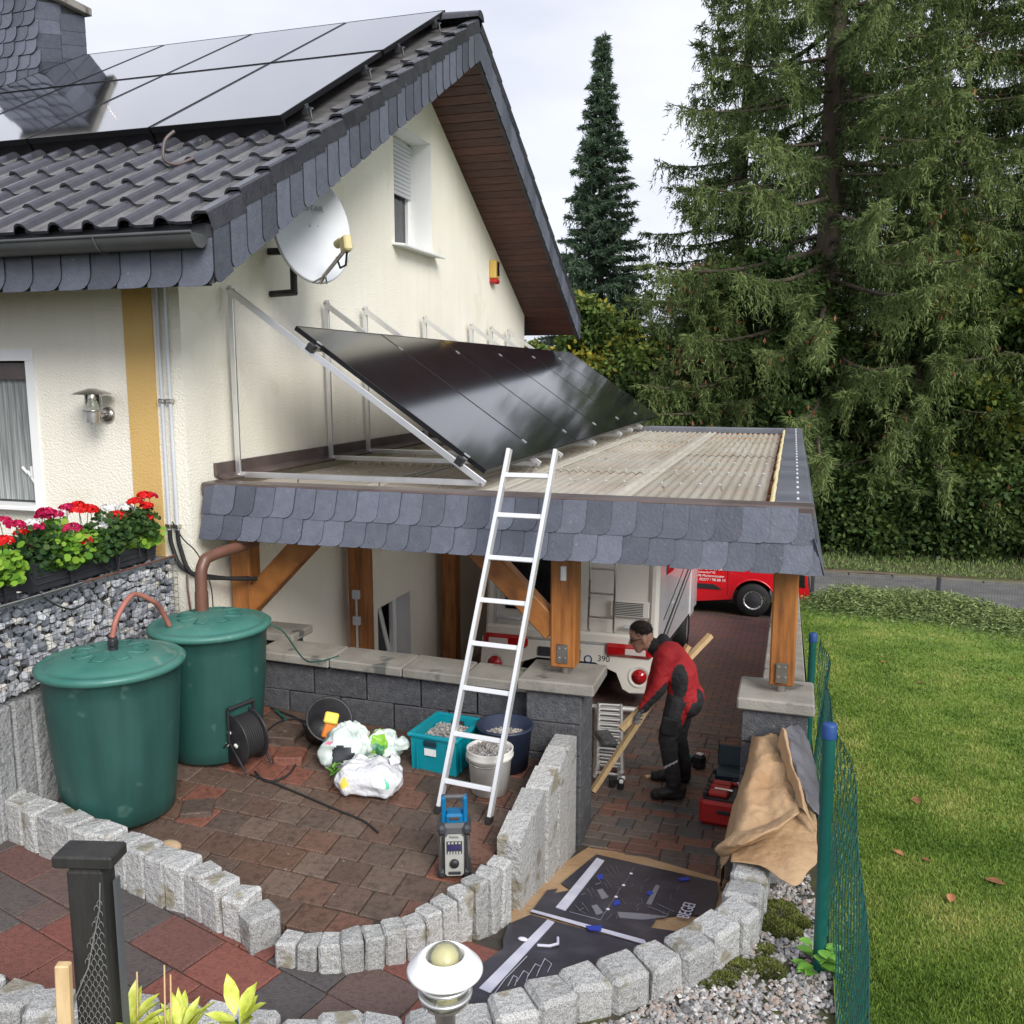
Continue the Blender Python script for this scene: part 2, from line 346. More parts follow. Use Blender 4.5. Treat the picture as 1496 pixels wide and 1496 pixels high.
    def prism(s, poly, o, u, v, w, m=0, side=None):
        """polygon (a,b) in the frame o+a*u+b*v, thickness vector w"""
        o, u, v, w = Vector(o), Vector(u), Vector(v), Vector(w); N = len(poly)
        A = [o+u*a+v*b for a, b in poly]; B = [p+w for p in A]
        s.add(A+B, [tuple(range(N))[::-1], tuple(range(N, 2*N))], m)
        return s.add(A+B, [(i, (i+1) % N, N+(i+1) % N, N+i) for i in range(N)], m if side is None else side)
    def grid(s, fn, nu, nv, m=0, sm=True):
        vs = [fn(i/nu, j/nv) for i in range(nu+1) for j in range(nv+1)]
        return s.add(vs, [(i*(nv+1)+j, (i+1)*(nv+1)+j, (i+1)*(nv+1)+j+1, i*(nv+1)+j+1) for i in range(nu) for j in range(nv)], m, sm)
    def mesh(s, name, mats, off=(0, 0, 0)):
        me = bpy.data.meshes.new(name); o = Vector(off)
        me.from_pydata([(a-o.x, b-o.y, c-o.z) for a, b, c in s.v], [], s.f)
        for q in (mats if isinstance(mats, (list, tuple)) else [mats]): me.materials.append(MATS[q])
        me.polygons.foreach_set('material_index', s.m); me.polygons.foreach_set('use_smooth', s.s); me.update(); return me
    def build(s, name, mats, parent=None, loc=None, **kw):
        off = OFF.get(parent.name, Vector((0, 0, 0))) if parent is not None else Vector((0, 0, 0))
        if loc is not None: off = Vector(loc)
        me = s.mesh(name, mats, off); o = link(name, me, parent)
        if loc is not None:
            o.location = Vector(loc)-(OFF.get(parent.name, Vector((0, 0, 0))) if parent is not None else Vector((0, 0, 0))); OFF[o.name] = Vector(loc)
        return props(o, **kw) if kw else o
def npmesh(name, V, k, m, tone=None, smooth=False):
    """V: (F*k,3) faces of k own vertices"""
    V = np.asarray(V, np.float32).reshape(-1, 3); F = len(V)//k
    me = bpy.data.meshes.new(name); me.vertices.add(len(V)); me.vertices.foreach_set('co', V.ravel())
    me.loops.add(len(V)); me.loops.foreach_set('vertex_index', np.arange(len(V), dtype=np.int32))
    me.polygons.add(F); me.polygons.foreach_set('loop_start', np.arange(F, dtype=np.int32)*k)
    me.polygons.foreach_set('loop_total', np.full(F, k, np.int32))
    if tone is not None:
        a = me.attributes.new('tone', 'FLOAT', 'FACE'); a.data.foreach_set('value', np.asarray(tone, np.float32))
    me.materials.append(MATS[m]); me.update(calc_edges=True); return me
def unit(a): return a/np.maximum(1e-9, np.linalg.norm(a, axis=-1, keepdims=True))
def cards(P, D, L_, W_, bend=0.0):
    """diamond leaves: base P, direction D, length L_, width W_"""
    n = len(P); D = unit(D); r = unit(rng.normal(size=(n, 3))); A = unit(np.cross(D, r))
    L_ = np.broadcast_to(L_, (n,))[:, None]; W_ = np.broadcast_to(W_, (n,))[:, None]
    mid = P+D*L_*.5; return np.stack([P, mid+A*W_*.5, P+D*L_, mid-A*W_*.5], 1)
def sm(pts, k=6):
    P = [Vector(p) for p in pts]; Q = []
    for i in range(len(P)-1):
        p0, p1, p2, p3 = P[max(i-1, 0)], P[i], P[i+1], P[min(i+2, len(P)-1)]
        for j in range(k): t = j/k; Q.append(.5*((2*p1)+(p2-p0)*t+(2*p0-5*p1+4*p2-p3)*t*t+(3*p1-p0-3*p2+p3)*t**3))
    return Q+[P[-1]]
def tri_cards(P, D, L_, W_):
    n = len(P); D = unit(D); A = unit(np.cross(D, rng.normal(size=(n, 3))))*(np.broadcast_to(W_, (n,))[:, None]*.5)
    return np.stack([P-A, P+A, P+D*np.broadcast_to(L_, (n,))[:, None]], 1)
def discs(P, N, r, k=6):
    n = len(P); N = unit(N); A = unit(np.cross(N, rng.normal(size=(n, 3)))); B_ = np.cross(N, A); r = np.broadcast_to(r, (n,))[:, None]
    return np.stack([P+r*(A*math.cos(2*math.pi*i/k)+B_*math.sin(2*math.pi*i/k)) for i in range(k)], 1)
def text(name, s, size, o, u, v, m, parent, ext=.001):
    cu = bpy.data.curves.new('txt', 'FONT'); cu.body = s; cu.size = size; cu.extrude = ext
    t = bpy.data.objects.new('txt', cu); COL.objects.link(t)
    dg = bpy.context.evaluated_depsgraph_get(); me = bpy.data.meshes.new_from_object(t.evaluated_get(dg))
    bpy.data.objects.remove(t); u = Vector(u).normalized(); v = Vector(v).normalized(); w = u.cross(v)
    M = Matrix((u, v, w)).transposed(); off = OFF.get(parent.name, Vector((0, 0, 0)))
    for p in me.vertices: p.co = M @ p.co+Vector(o)-off
    me.materials.clear(); me.materials.append(MATS[m]); return link(name, me, parent)
def along(pts, step):
    """points every `step` along a polyline, with tangent"""
    pts = [Vector(p) for p in pts]; out = []; carry = 0
    for a, b in zip(pts, pts[1:]):
        d = b-a; h = Vector((d.x, d.y, 0)).length; t = carry
        while t < h: out.append((a+d*(t/h), d.normalized())); t += step
        carry = t-h
    return out
def inside(x, y, poly):
    c = False; n = len(poly)
    for i in range(n):
        a, b = poly[i], poly[i-1]
        if (a[1] > y) != (b[1] > y) and x < (b[0]-a[0])*(y-a[1])/(b[1]-a[1])+a[0]: c = not c
    return c
def sheet(name, fz, x0, x1, y0, y1, nx, ny, m, poly=None, dz=0):
    b = MB(); b.grid(lambda u, v: (x0+(x1-x0)*u, y0+(y1-y0)*v, fz(x0+(x1-x0)*u, y0+(y1-y0)*v)+dz), nx, ny)
    if poly:
        keep = [i for i, f in enumerate(b.f) if inside(sum(b.v[k][0] for k in f)/4, sum(b.v[k][1] for k in f)/4, poly)]
        b.f = [b.f[i] for i in keep]; b.m = [0]*len(keep); b.s = [True]*len(keep)
    o = b.build(name, m); o['kind'] = 'structure'; return o
def drape(name, me, x, y, fz, rz, parent, lift=0, sc=(1, 1, 1)):
    """lay a piece on a sloping surface"""
    e = .05; sx = (fz(x+e, y)-fz(x-e, y))/(2*e); sy = (fz(x, y+e)-fz(x, y-e))/(2*e)
    n = Vector((-sx, -sy, 1)).normalized(); q = Vector((0, 0, 1)).rotation_difference(n)
    rot = (q.to_matrix() @ Matrix.Rotation(rz, 3, 'Z')).to_euler()
    return link(name, me, parent, (x, y, fz(x, y)+lift), rot, sc)
# ================================================================ the ground
g_ = sheet('ground', lambda x, y: -2.1, -300, 300, -100, 500, 2, 2, 'bank')
# strip of street and verge beyond the driveway
street = sheet('street', lambda x, y: -1.5-.004*abs(y-21.4), -60, 60, 19.0, 23.4, 30, 4, 'asphalt')
kb = root('kerb', (0, 23.45, -1.5), 'x', 'x'); del kb['label'], kb['category']; kb['kind'] = 'structure'
kme = MB().box((0, 0, 0), (.98, .12, .2), bev=.015).mesh('kerb_stone', 'kerb')
for i in range(24): link('kerb_stone', kme, kb, (-9+i*1.0, 23.46, -1.56+random.uniform(-.006, .006)))
sheet('verge', lambda x, y: -1.47+.03*math.sin(x*1.3+y), -60, 60, 23.5, 26.6, 60, 6, 'verge')
sheet('bank', lambda x, y: -1.45+max(0, y-25.6)*.42+.15*math.sin(x*.9), -60, 60, 25.4, 40, 40, 14, 'bank')
# lawn
sheet('lawn', zlawn, .3, 40, -3, 19.1, 60, 60, 'lawn')
sheet('lawn_bank', lambda x, y: -1.1-(y-19.1)*.9, .4, 40, 19.1, 19.6, 20, 2, 'lawn')
bed = sheet('planting_bed', zgrav, -9, .32, -3, 9, 60, 60, 'soil', poly=[(-9, -3), (-9, 2.6), (-3.4, 2.85), (-2.2, 3.0), (-1.2, 3.35), (-.55, 3.9), (-.2, 4.7), (-.05, 5.2), (-.05, 9), (.4, 9), (.4, -3)])
# ------------------------------------------------ driveway and path
drive = sheet('driveway', zdrive, -4.35, .0, 4.0, 19.05, 24, 90, 'joint_sand', poly=[(-1.35, 3.9), (-.1, 3.9), (.05, 5.4), (.05, 19.1), (-4.4, 19.1), (-4.4, 6.2), (-1.4, 6.2)], dz=-.006)
path = sheet('path', zdrive, -9, -.1, 2.0, 5.2, 60, 30, 'joint_sand', poly=[(-9, 2.6), (-2.2, 3.0), (-1.2, 3.3), (-.2, 4.4), (-.2, 5.1), (-1.4, 5.1), (-1.45, 4.4), (-2.1, 3.85), (-2.6, 4.05), (-4.6, 4.35), (-9, 4.6)], dz=-.008)
pv = {}
def pmesh(w, d, m, h=.06):
    k = (round(w, 3), round(d, 3), m)
    if k not in pv: pv[k] = MB().box((0, 0, -h/2), (w-.007, d-.007, h), bev=.006, jit=.0015).mesh('paver', m)
    return pv[k]
DR = [(-1.33, 4.7), (-.75, 4.35), (-.2, 4.9), (-.05, 5.4), (-.05, 30), (-4.3, 30), (-4.3, 6.5), (-1.33, 6.45)]
y = 4.5; cnt = 0; k = 0
while y < 9.3 and cnt < 300:
    d = (.15, .2, .15, .13)[k % 4]; k += 1; x = -1.62-random.random()*.2
    if y > 6.6: x = -1.75
    while x < -.06:
        w = random.choice((.13, .2, .2, .26)); cx, cy = x+w/2, y+d/2
        if inside(cx, cy, DR) and cx+w/2 < .0 and cnt < 300:
            drape('paver', pmesh(w, d, 'paver_drive'), cx, cy, zdrive, 0, drive, .002+random.uniform(-.002, .002)); cnt += 1
        x += w
    y += d
ystop = y
# farther pavers: one sheet, pieces no longer told apart
m = mat('drive_far', (.1, .07, .06), rough=.6); n = m.node_tree.nodes; l = m.node_tree.links.new
gg = n.new('ShaderNodeNewGeometry'); bt = n.new('ShaderNodeTexBrick'); bt.inputs['Scale'].default_value = 1
bt.inputs['Color1'].default_value = (.2, .11, .085, 1); bt.inputs['Color2'].default_value = (.12, .095, .088, 1); bt.inputs['Mortar'].default_value = (.03, .025, .02, 1)
bt.inputs['Brick Width'].default_value = .2; bt.inputs['Row Height'].default_value = .15; bt.inputs['Mortar Size'].default_value = .006
l(gg.outputs['Position'], bt.inputs['Vector']); l(bt.outputs[0], n['Principled BSDF'].inputs['Base Color'])
b = MB(); b.grid(lambda u, v: (-4.3+4.25*u, ystop+(19.04-ystop)*v, zdrive(0, ystop+(19.04-ystop)*v)+.001), 4, 40)
b.grid(lambda u, v: (-4.3+2.55*u, 6.5+(ystop-6.5)*v, zdrive(0, 6.5+(ystop-6.5)*v)+.001), 4, 20)
far = b.build('paver_field', 'drive_far', drive); far['kind'] = 'stuff'
# path pavers, laid a little askew to the house
PP = [(-5.6, 2.6), (-3.4, 2.8), (-2.3, 3.05), (-1.5, 3.28), (-1.15, 3.5), (-1.3, 3.95), (-1.5, 4.3), (-2.15, 3.78), (-2.55, 3.86), (-3.1, 4.02), (-4.6, 4.25), (-5.6, 4.4)]
ang = R(-13); ca, sa = math.cos(ang), math.sin(ang); row = 0; v_ = -2.2; pc = 0
while v_ < 2.5:
    d = (.29, .2, .29)[row % 3]; row += 1; u_ = -3.2+random.random()*.25
    while u_ < 3.2:
        w = random.choice((.2, .29, .39)); cu_, cv_ = u_+w/2, v_+d/2
        cx, cy = -2.9+cu_*ca-cv_*sa, 3.6+cu_*sa+cv_*ca
        if inside(cx, cy, PP): drape('paver', pmesh(w, d, 'paver_path'), cx, cy, zdrive, ang, path, .004+random.uniform(-.002, .002)); pc += 1
        u_ += w
    v_ += d
# ------------------------------------------------ terrace
LR = [(-60, 1130, .93), (5, 1150, .9), (60, 1175, .87), (110, 1195, .85), (170, 1215, .83), (225, 1240, .81), (285, 1260, .79), (330, 1285, .77), (370, 1312, .71), (392, 1342, .66), (404, 1356, .63)]
CR = [(422, 1368, .61), (450, 1371, .61), (475, 1371, .615), (505, 1367, .62), (540, 1359, .625), (575, 1350, .63), (610, 1338, .635), (640, 1319, .645), (665, 1303, .655), (690, 1290, .665), (712, 1272, .68), (728, 1255, .69)]
TP = [(-4.5, 6.2), (-4.5, 4.12)]+[(p.x+.02, p.y+.09) for p in (onz(*q) for q in LR[3:])]+[(p.x-.08, p.y+.08) for p in (onz(*q) for q in CR)]+[(-1.58, 6.2)]
terr = sheet('terrace', lambda x, y: zterr(x, y), -4.6, -1.4, 3.6, 6.25, 40, 34, 'joint_sand', poly=TP, dz=-.012)
rowy = 3.62; k = 0
while rowy < 6.2:
    x = -4.62+(.105 if k % 2 else 0); k += 1
    while x < -1.5:
        cx, cy = x+.105, rowy+.105
        if inside(cx, cy, TP):
            lift = random.uniform(-.004, .004)
            o = drape('paver', pmesh(.21, .21, 'paver_terrace'), cx, cy, zterr, random.uniform(-.01, .01), terr, lift)
        x += .21
    rowy += .21
# ================================================================ granite palisades
def stone(root_, p, tan, w, dp, ztop, zbot, m='granite', jit=.008, bev=.014):
    a = math.atan2(tan.y, tan.x)
    h = ztop-zbot; bm_ = MB().box((0, 0, h/2), (w, dp, h), bev=bev, jit=jit)
    o = link('stone', bm_.mesh('stone', m), root_, (p.x, p.y, zbot), (random.uniform(-.02, .02), random.uniform(-.02, .02), a+random.uniform(-.05, .05)))
    return o
pts = [onz(x, y, z) for x, y, z in LR]
wl = root('granite_edging', pts[6]-Vector((0, 0, .5)), 'row of light granite palisade stones stepping down beside the red path, holding the terrace', 'stone edging')
for p, t in along(pts, .142): stone(wl, p, t, .14, .17, p.z+random.uniform(-.012, .012), zdrive(p.x, p.y)-.08)
pts = [onz(x, y, z) for x, y, z in CR]
w2 = root('granite_edging', pts[5]-Vector((0, 0, .3)), 'curved row of narrow granite palisades rising from path level below the jobsite radio', 'stone edging')
for p, t in along(pts, .106): stone(w2, p, t, .104, .13, p.z+random.uniform(-.008, .008), zdrive(p.x, p.y)-.06, bev=.012)
w3 = root('granite_wall', (-1.5, 5.3, .1), 'tall granite slab wall with sloping top between terrace and driveway', 'wall')
ys = [4.74, 5.0, 5.25, 5.5, 5.74, 5.98]; tz = lambda y: .72+.155*min(1, (y-4.74)/1.0)**.9
for ya, yb in zip(ys, ys[1:]):
    xo = -1.53+.045*(ya-4.74)+random.uniform(-.008, .008); zb_ = zdrive(-1.4, ya)-.1; dz_ = random.uniform(-.006, .006)
    bb = MB(); bb.prism([(ya+.003, zb_), (yb-.003, zb_), (yb-.003, tz(yb)-.012+dz_), (yb-.015, tz(yb)+dz_), (ya+.015, tz(ya)+dz_), (ya+.003, tz(ya)-.012+dz_)], (xo-.012, 0, 0), (0, 1, 0), (0, 0, 1), (.15, 0, 0)); bb.build('slab', 'granite', w3)
RRW = [(-40, 1438, .72), (60, 1458, .7), (150, 1460, .66), (250, 1474, .64), (350, 1490, .63), (440, 1500, .63), (545, 1500, .64), (620, 1493, .66), (690, 1482, .68), (747, 1466, .7), (800, 1447, .71), (849, 1427, .72), (899, 1411, .73), (943, 1396, .74), (987, 1378, .745), (1027, 1361, .75), (1060, 1341, .755), (1083, 1318, .76), (1090, 1291, .765), (1095, 1265, .77), (1097, 1235, .77), (1098, 1200, .77)]
pts = [onz(x, y, z) for x, y, z in RRW]
w4 = root('granite_edging', pts[12]-Vector((0, 0, .5)), 'bowed row of thick granite blocks between the gravel bed and the sunken driveway', 'stone edging')
for p, t in along(pts, .186): stone(w4, p, t, .184, .19, p.z+random.uniform(-.012, .012), min(zdrive(p.x, p.y), .5)-.12, jit=.013, bev=.022)
w5 = root('palisade_wall', (-4.47, 4.5, .6), 'tall dark rough granite palisades under the gabion beside the front barrel', 'wall')
for i in range(12):
    y = 3.6+i*.15
    link('stone', MB().box((0, 0, .42), (.14, .143, .84), bev=.014, jit=.01).mesh('stone', 'granite_dark'), w5, (-4.47+random.uniform(-.012, .012), y, .6))
# ================================================================ low block wall, pillars
lw = root('block_wall', (-2.9, 6.3, zterr(-2.9)), 'low wall of dark concrete blocks with weathered coping behind the terrace', 'wall')
for c in range(2):
    zb0 = .6+c*.235; x = -4.25-(.23 if c else 0)
    while x < -1.76:
        w = min(.455, -1.745-x)
        if w > .08: lw_ = MB().box((x+w/2, 6.34, zb0+.1165+.03*(-1.7-x)*.5), (w-.008, .24, .229), bev=.006).build('block', 'block_dark', lw)
        x += .46
MB().box((-2.95, 6.36, .35), (2.5, .2, .6)).build('core', 'joint_sand', lw)
x = -4.05
for w in (.66, .62, .5, .52):
    zc = 1.08+.02*(-1.7-x-w/2); MB().box((x+w/2, 6.335, zc+.035), (w-.008, .36, .075), rot=(0, .02, 0), bev=.01, jit=.002).build('coping_slab', 'coping', lw); x += w
pst = root('stair_wall', (-4.1, 6.65, .4), 'stub of stepped block wall with grey coping slab behind the rear barrel', 'wall')
MB().box((-4.13, 6.68, .75), (.3, .24, .85), bev=.008).build('block', 'block_dark', pst)
MB().box((-4.11, 6.66, 1.21), (.42, .34, .07), bev=.01).build('coping_slab', 'coping', pst)
def pillar(x0, x1, y0, y1, zb_, ncourse, top, label, cw):
    r_ = root('pillar', ((x0+x1)/2, (y0+y1)/2, zb_), label, 'pillar'); hc = (top-.085-zb_)/ncourse
    for i in range(ncourse):
        MB().box(((x0+x1)/2, (y0+y1)/2, zb_+hc*(i+.5)), (x1-x0, y1-y0, hc-.006), bev=.008, jit=.002).build('block', 'block_dark', r_)
    MB().box(((x0+x1)/2, (y0+y1)/2, (zb_+top)/2-.05), (x1-x0-.02, y1-y0-.02, top-zb_-.1)).build('core', 'joint_sand', r_)
    MB().box(((x0+x1)/2+cw[2], (y0+y1)/2+cw[3], top-.0425), (cw[0], cw[1], .085), bev=.012, jit=.003).build('coping_slab', 'coping', r_)
    return r_
pillar(-1.745, -1.34, 6.05, 6.45, -.02, 5, 1.24, 'dark block pillar with grey coping under the middle carport post', (.56, .5, .02, 0))
pillar(-.235, .19, 6.08, 6.5, -.02, 5, 1.25, 'dark block pillar with grey coping under the outer carport post by the lawn', (.5, .48, 0, -.01))
# wall down the driveway's lawn side, stepping down with the slope
dw = root('driveway_wall', (.02, 9.5, -.4), 'long low wall with pale coping falling along the driveway beside the lawn', 'wall')
y = 6.52
while y < 17.5:
    z = .86-.1*(y-6.9); w = 1.0
    MB().box((.03, y+w/2, z-.52), (.26, w-.006, 1.0), bev=.006).build('block', 'block_dark', dw)
    MB().box((.03, y+w/2, z+.02), (.34, w-.008, .07), rot=(-.1, 0, 0), bev=.01).build('coping_slab', 'coping', dw); y += w
MB().box((.03, 5.6, .35), (.24, .95, .86), bev=.01).build('block', 'granite_dark', dw)
# ================================================================ gabion
gb = root('gabion', (-4.5, 4.85, 1.44), 'wire gabion basket filled with grey broken stone below the flower boxes', 'gabion')
from mathutils.noise import noise as pn
import bmesh
def rockmesh(name, m, seed, flat=1):
    b_ = bmesh.new(); r_ = random.Random(seed)
    for _ in range(13):
        d = Vector((r_.gauss(0, 1), r_.gauss(0, 1), r_.gauss(0, 1))).normalized()*r_.uniform(.42, .55); d.z *= flat; b_.verts.new(d)
    h = bmesh.ops.convex_hull(b_, input=b_.verts); bmesh.ops.delete(b_, geom=list(set(h['geom_interior']+h['geom_unused'])), context='VERTS')
    me = bpy.data.meshes.new(name); b_.to_mesh(me); b_.free(); me.materials.append(MATS[m]); return me
rocks = [rockmesh('stone', 'stone_gabion', i) for i in range(10)]
Y0, Y1, Z0, Z1 = 3.5, 5.7, 1.46, 2.03
small = []; n_ = 0; z = Z0+.03
while z < Z1-.01:
    y = Y1+.03-random.random()*.03
    while y > Y0:
        s_ = random.uniform(.05, .082); p = (-4.44-random.uniform(0, .03), y-s_/2, z+random.uniform(-.012, .012))
        if n_ < 300 and y > 3.95:
            link('stone', random.choice(rocks), gb, p, (random.random()*6, random.random()*6, random.random()*6), (s_*1.05, s_*1.1, s_)); n_ += 1
        else: small.append((p, s_))
        y -= s_*.86
    z += .052
bb = MB(); src = rocks[0]
def addrock(b, me, p, s_, rot):
    M_ = Euler(rot).to_matrix(); b.add([M_ @ (v.co*s_)+Vector(p) for v in me.vertices], [tuple(f.vertices) for f in me.polygons])
for p, s_ in small: addrock(bb, random.choice(rocks), p, s_*1.05, (random.random()*6, random.random()*6, 0))
for _ in range(220):
    s_ = random.uniform(.05, .075); addrock(bb, random.choice(rocks), (random.uniform(-4.7, -4.46), random.uniform(Y0, Y1), Z1-.025), s_, (random.random()*6, random.random()*6, 0))
fs_ = bb.build('stone_fill', 'stone_gabion', gb); fs_['kind'] = 'stuff'
MB().box((-4.62, 4.6, 1.74), (.28, 2.2, .5)).build('core', 'joint_sand', gb)
b = MB()
for i in range(int((Y1-Y0)/.05)+1): b.tube([(-4.395, Y0+i*.05, Z0), (-4.395, Y0+i*.05, Z1)], .002, 4, cap=False)
for i in range(12): b.tube([(-4.393, Y0, Z0+i*.0518), (-4.393, Y1, Z0+i*.0518)], .002, 4, cap=False)
for i in range(12): b.tube([(-4.395, Y1, Z0+i*.0518), (-4.72, Y1, Z0+i*.0518)], .002, 4, cap=False)
b.build('wire_mesh', 'wire_grey', gb)
MB().tube([(-4.405, 3.5, 2.045), (-4.405, 4.75, 2.045)], .012, 8).build('edge_pipe', 'steel', gb)
MB().tube([(-4.405, 4.75, 2.045), (-4.405, 5.7, 2.045)], .008, 6).build('edge_hose', 'copper_brown', gb)
# ================================================================ house
HX0, XG, YF, YB, YR = -13.0, -4.3, 5.77, 14.73, 10.2
RM = .565
def zb(y): return 6.85-RM*abs(y-YR)        # lower edge of the rake fascia
def zsof(y): return zb(y)+.06
XRK = -3.5; YE, YE2 = 5.07, 15.32
house = root('house', (-8, 10, -1.2), 'cream rendered house with dark tiled gable roof and slate clad rake', 'house')
def wall_strip(b, cuts, holes, zlo, zhi, P):
    """vertical wall in columns: cuts along the wall, holes (a0,a1,z0,z1), P(a,z)->point"""
    cs = sorted(set(cuts+[h[0] for h in holes]+[h[1] for h in holes]))
    for a, c in zip(cs, cs[1:]):
        mid = (a+c)/2; hs = sorted([h for h in holes if h[0] <= mid <= h[1]], key=lambda h: h[2]); zc = zlo; 
        for h in hs: b.add([P(a, zc), P(c, zc), P(c, h[2]), P(a, h[2])], [(0, 1, 2, 3)]); zc = h[3]
        b.add([P(a, zc), P(c, zc), P(c, zhi(c)), P(a, zhi(a))], [(0, 1, 2, 3)])
def reveal(b, h, P, D, m=0):
    a0, a1, z0, z1 = h
    for (p, q) in (((a0, z0), (a0, z1)), ((a1, z1), (a1, z0)), ((a0, z1), (a1, z1)), ((a1, z0), (a0, z0))):
        A, B = Vector(P(*p)), Vector(P(*q)); b.add([A, B, B+D, A+D], [(0, 1, 2, 3)], m)
UW = (9.6, 10.7, 4.83, 6.13); LWN = (8.95, 9.85, -.05, .82); FW = (-7.0, -5.73, 2.36, 3.5)
PG = lambda a, z: (XG, a, z); PF = lambda a, z: (a, YF, z)
b = MB(); wall_strip(b, [YF, YR, YB], [UW, LWN], -2, lambda y: zsof(y)-.0, PG); gw = b.build('gable_wall', 'render_cream', house)
b = MB(); wall_strip(b, [HX0, XG], [FW], -2, lambda x: zsof(YF), PF); b.build('front_wall', 'render_cream', house)
b = MB(); b.add([(HX0, YF, -2), (HX0, YB, -2), (HX0, YB, zsof(YB)), (HX0, YR, zsof(YR)), (HX0, YF, zsof(YF))], [(0, 1, 2, 3, 4)])
b.add([(HX0, YB, -2), (XG, YB, -2), (XG, YB, zsof(YB)), (HX0, YB, zsof(YB))], [(0, 1, 2, 3)]); b.build('rear_wall', 'render_cream', house)
MB().box((-4.665, YF-.004, 3.1), (.255, .012, 2.3)).build('yellow_stripe', 'render_yellow', house)
# upper gable window
uw = MB().box((XG-.17, 10.15, 4.81), (.36, 1.16, .035), bev=.006); 
win = uw.build('window', 'white_paint', house)
b = MB(); reveal(b, UW, PG, Vector((-.3, 0, 0))); b.build('reveal', 'white_paint', win)
xf = XG-.3
b = MB()
for c, d in (((xf, 9.64, 5.48), (.06, .08, 1.3)), ((xf, 10.66, 5.48), (.06, .08, 1.3)), ((xf, 10.15, 4.87), (.06, 1.1, .08)), ((xf, 10.15, 6.1), (.06, 1.1, .06)), ((xf+.005, 10.15, 5.4), (.06, .09, 1.2))): b.box(c, d, bev=.008)
b.build('frame', 'white_plastic', win)
MB().box((xf-.02, 10.15, 5.4), (.01, 1.0, 1.2)).build('pane', 'pane', win)
b = MB(); 
for i in range(13): b.box((xf+.05, 10.15, 5.5+i*.048), (.016, 1.02, .045), bev=.008)
b.build('roller_shutter', 'shutter', win)
MB().box((xf-.06, 10.15, 5.3), (.01, 1.0, 1.0)).build('curtain', 'curtain', win)
MB().box((XG+.05, 10.15, 4.815), (.2, 1.26, .028), rot=(0, .12, 0), bev=.005).build('sill', 'white_paint', win)
# lower gable window, tilted open under the carport
lwn = MB().box((XG-.12, 9.4, -.07), (.34, .98, .04), bev=.008).build('window', 'white_paint', house)
b = MB(); reveal(b, LWN, PG, Vector((-.28, 0, 0))); b.build('reveal', 'white_paint', lwn)
b = MB(); xf = XG-.2
for c, d in (((xf, 9.02, .37), (.06, .1, .84)), ((xf, 9.78, .37), (.06, .1, .84)), ((xf, 9.4, .02), (.06, .86, .09)), ((xf, 9.4, .76), (.06, .86, .09))): b.box(c, d, bev=.008)
b.build('frame', 'white_plastic', lwn)
b = MB(); M_ = Euler((0, R(-13), 0)).to_matrix()
for c, d in (((0, -.3, .35), (.05, .08, .72)), ((0, .3, .35), (.05, .08, .72)), ((0, 0, .03), (.05, .66, .08)), ((0, 0, .68), (.05, .66, .08))):
    b.box(M_ @ Vector(c)+Vector((xf-.02, 9.4, .04)), d, rot=M_, bev=.008)
b.build('sash', 'white_plastic', lwn)
MB().box(M_ @ Vector((0, 0, .35))+Vector((xf-.02, 9.4, .04)), (.008, .56, .62), rot=M_).build('pane', 'pane', lwn)
# front window with curtain
fwn = MB().box((-6.36, YF-.03, 2.345), (1.4, .14, .035), bev=.006).build('window', 'white_paint', house)
b = MB(); reveal(b, FW, PF, Vector((0, .14, 0)))
for c, d in (((-5.69, YF-.006, 2.905), (.08, .02, 1.186)), ((-6.37, YF-.006, 3.545), (1.44, .02, .09))): b.box(c, d)
b.build('surround', 'white_paint', fwn)
MB().box((-6.36, YF+.1, 3.42), (1.27, .05, .13)).build('shutter_box', 'brown_metal', fwn)
MB().box((-6.36, YF+.13, 2.9), (1.26, .012, 1.1)).build('pane', 'pane', fwn)
b = MB(); b.grid(lambda u, v: (-6.98+1.24*u, YF+.118+.006*math.sin(u*130), 2.38+.98*v), 130, 1); b.build('curtain', 'curtain', fwn)
b = MB()   # pale branch ornament behind the pane
for q in (((-5.83, 2.38), (-5.83, 2.52), (-5.9, 2.62)), ((-5.83, 2.5), (-5.77, 2.6), (-5.76, 2.66)), ((-5.86, 2.57), (-5.86, 2.66)), ((-5.9, 2.6), (-5.95, 2.65))): b.tube([(x_, YF+.1, z_) for x_, z_ in q], .012, 5)
b.build('ornament', 'white_paint', fwn)
# ---------------- roof body
b = MB()
def slab(ya, yb, zo0, zo1, m=0):
    q = [(ya, zb(ya)+zo0), (yb, zb(yb)+zo0), (yb, zb(yb)+zo1), (ya, zb(ya)+zo1)]
    b.prism(q, (HX0, 0, 0), (0, 1, 0), (0, 0, 1), (XRK-.05-HX0, 0, 0), m)
slab(YE+.02, YR, .09, .37); slab(YR, YE2, .09, .37)
roof = b.build('roof', 'fascia_dark', house)
# soffit boards under the far overhang and the eave
nb = 42; dy = (YE2-.05-YR)/nb; ang_ = math.atan(RM)
bm = MB().box((0, 0, 0), (.74, dy/math.cos(ang_)-.006, .02), bev=.004).mesh('board', 'soffit_wood')
for i in range(nb):
    y = YR+dy*(i+.5); link('board', bm, roof, (-3.94, y, zb(y)+.072), (-ang_, 0, 0))
for i in range(42):
    y = YR-dy*(i+.5)
    if y > YE+.1: link('board', bm, roof, (-3.94, y, zb(y)+.072), (ang_, 0, 0))
bm2 = MB().box((0, 0, 0), (1.98, dy/math.cos(ang_)-.006, .02), bev=.004).mesh('board', 'soffit_wood')
for j in range(4):
    for i in range(5): y = YF-dy*(i+.5); link('board', bm2, roof, (-5.32-2*j, y, zb(y)+.072), (ang_, 0, 0))
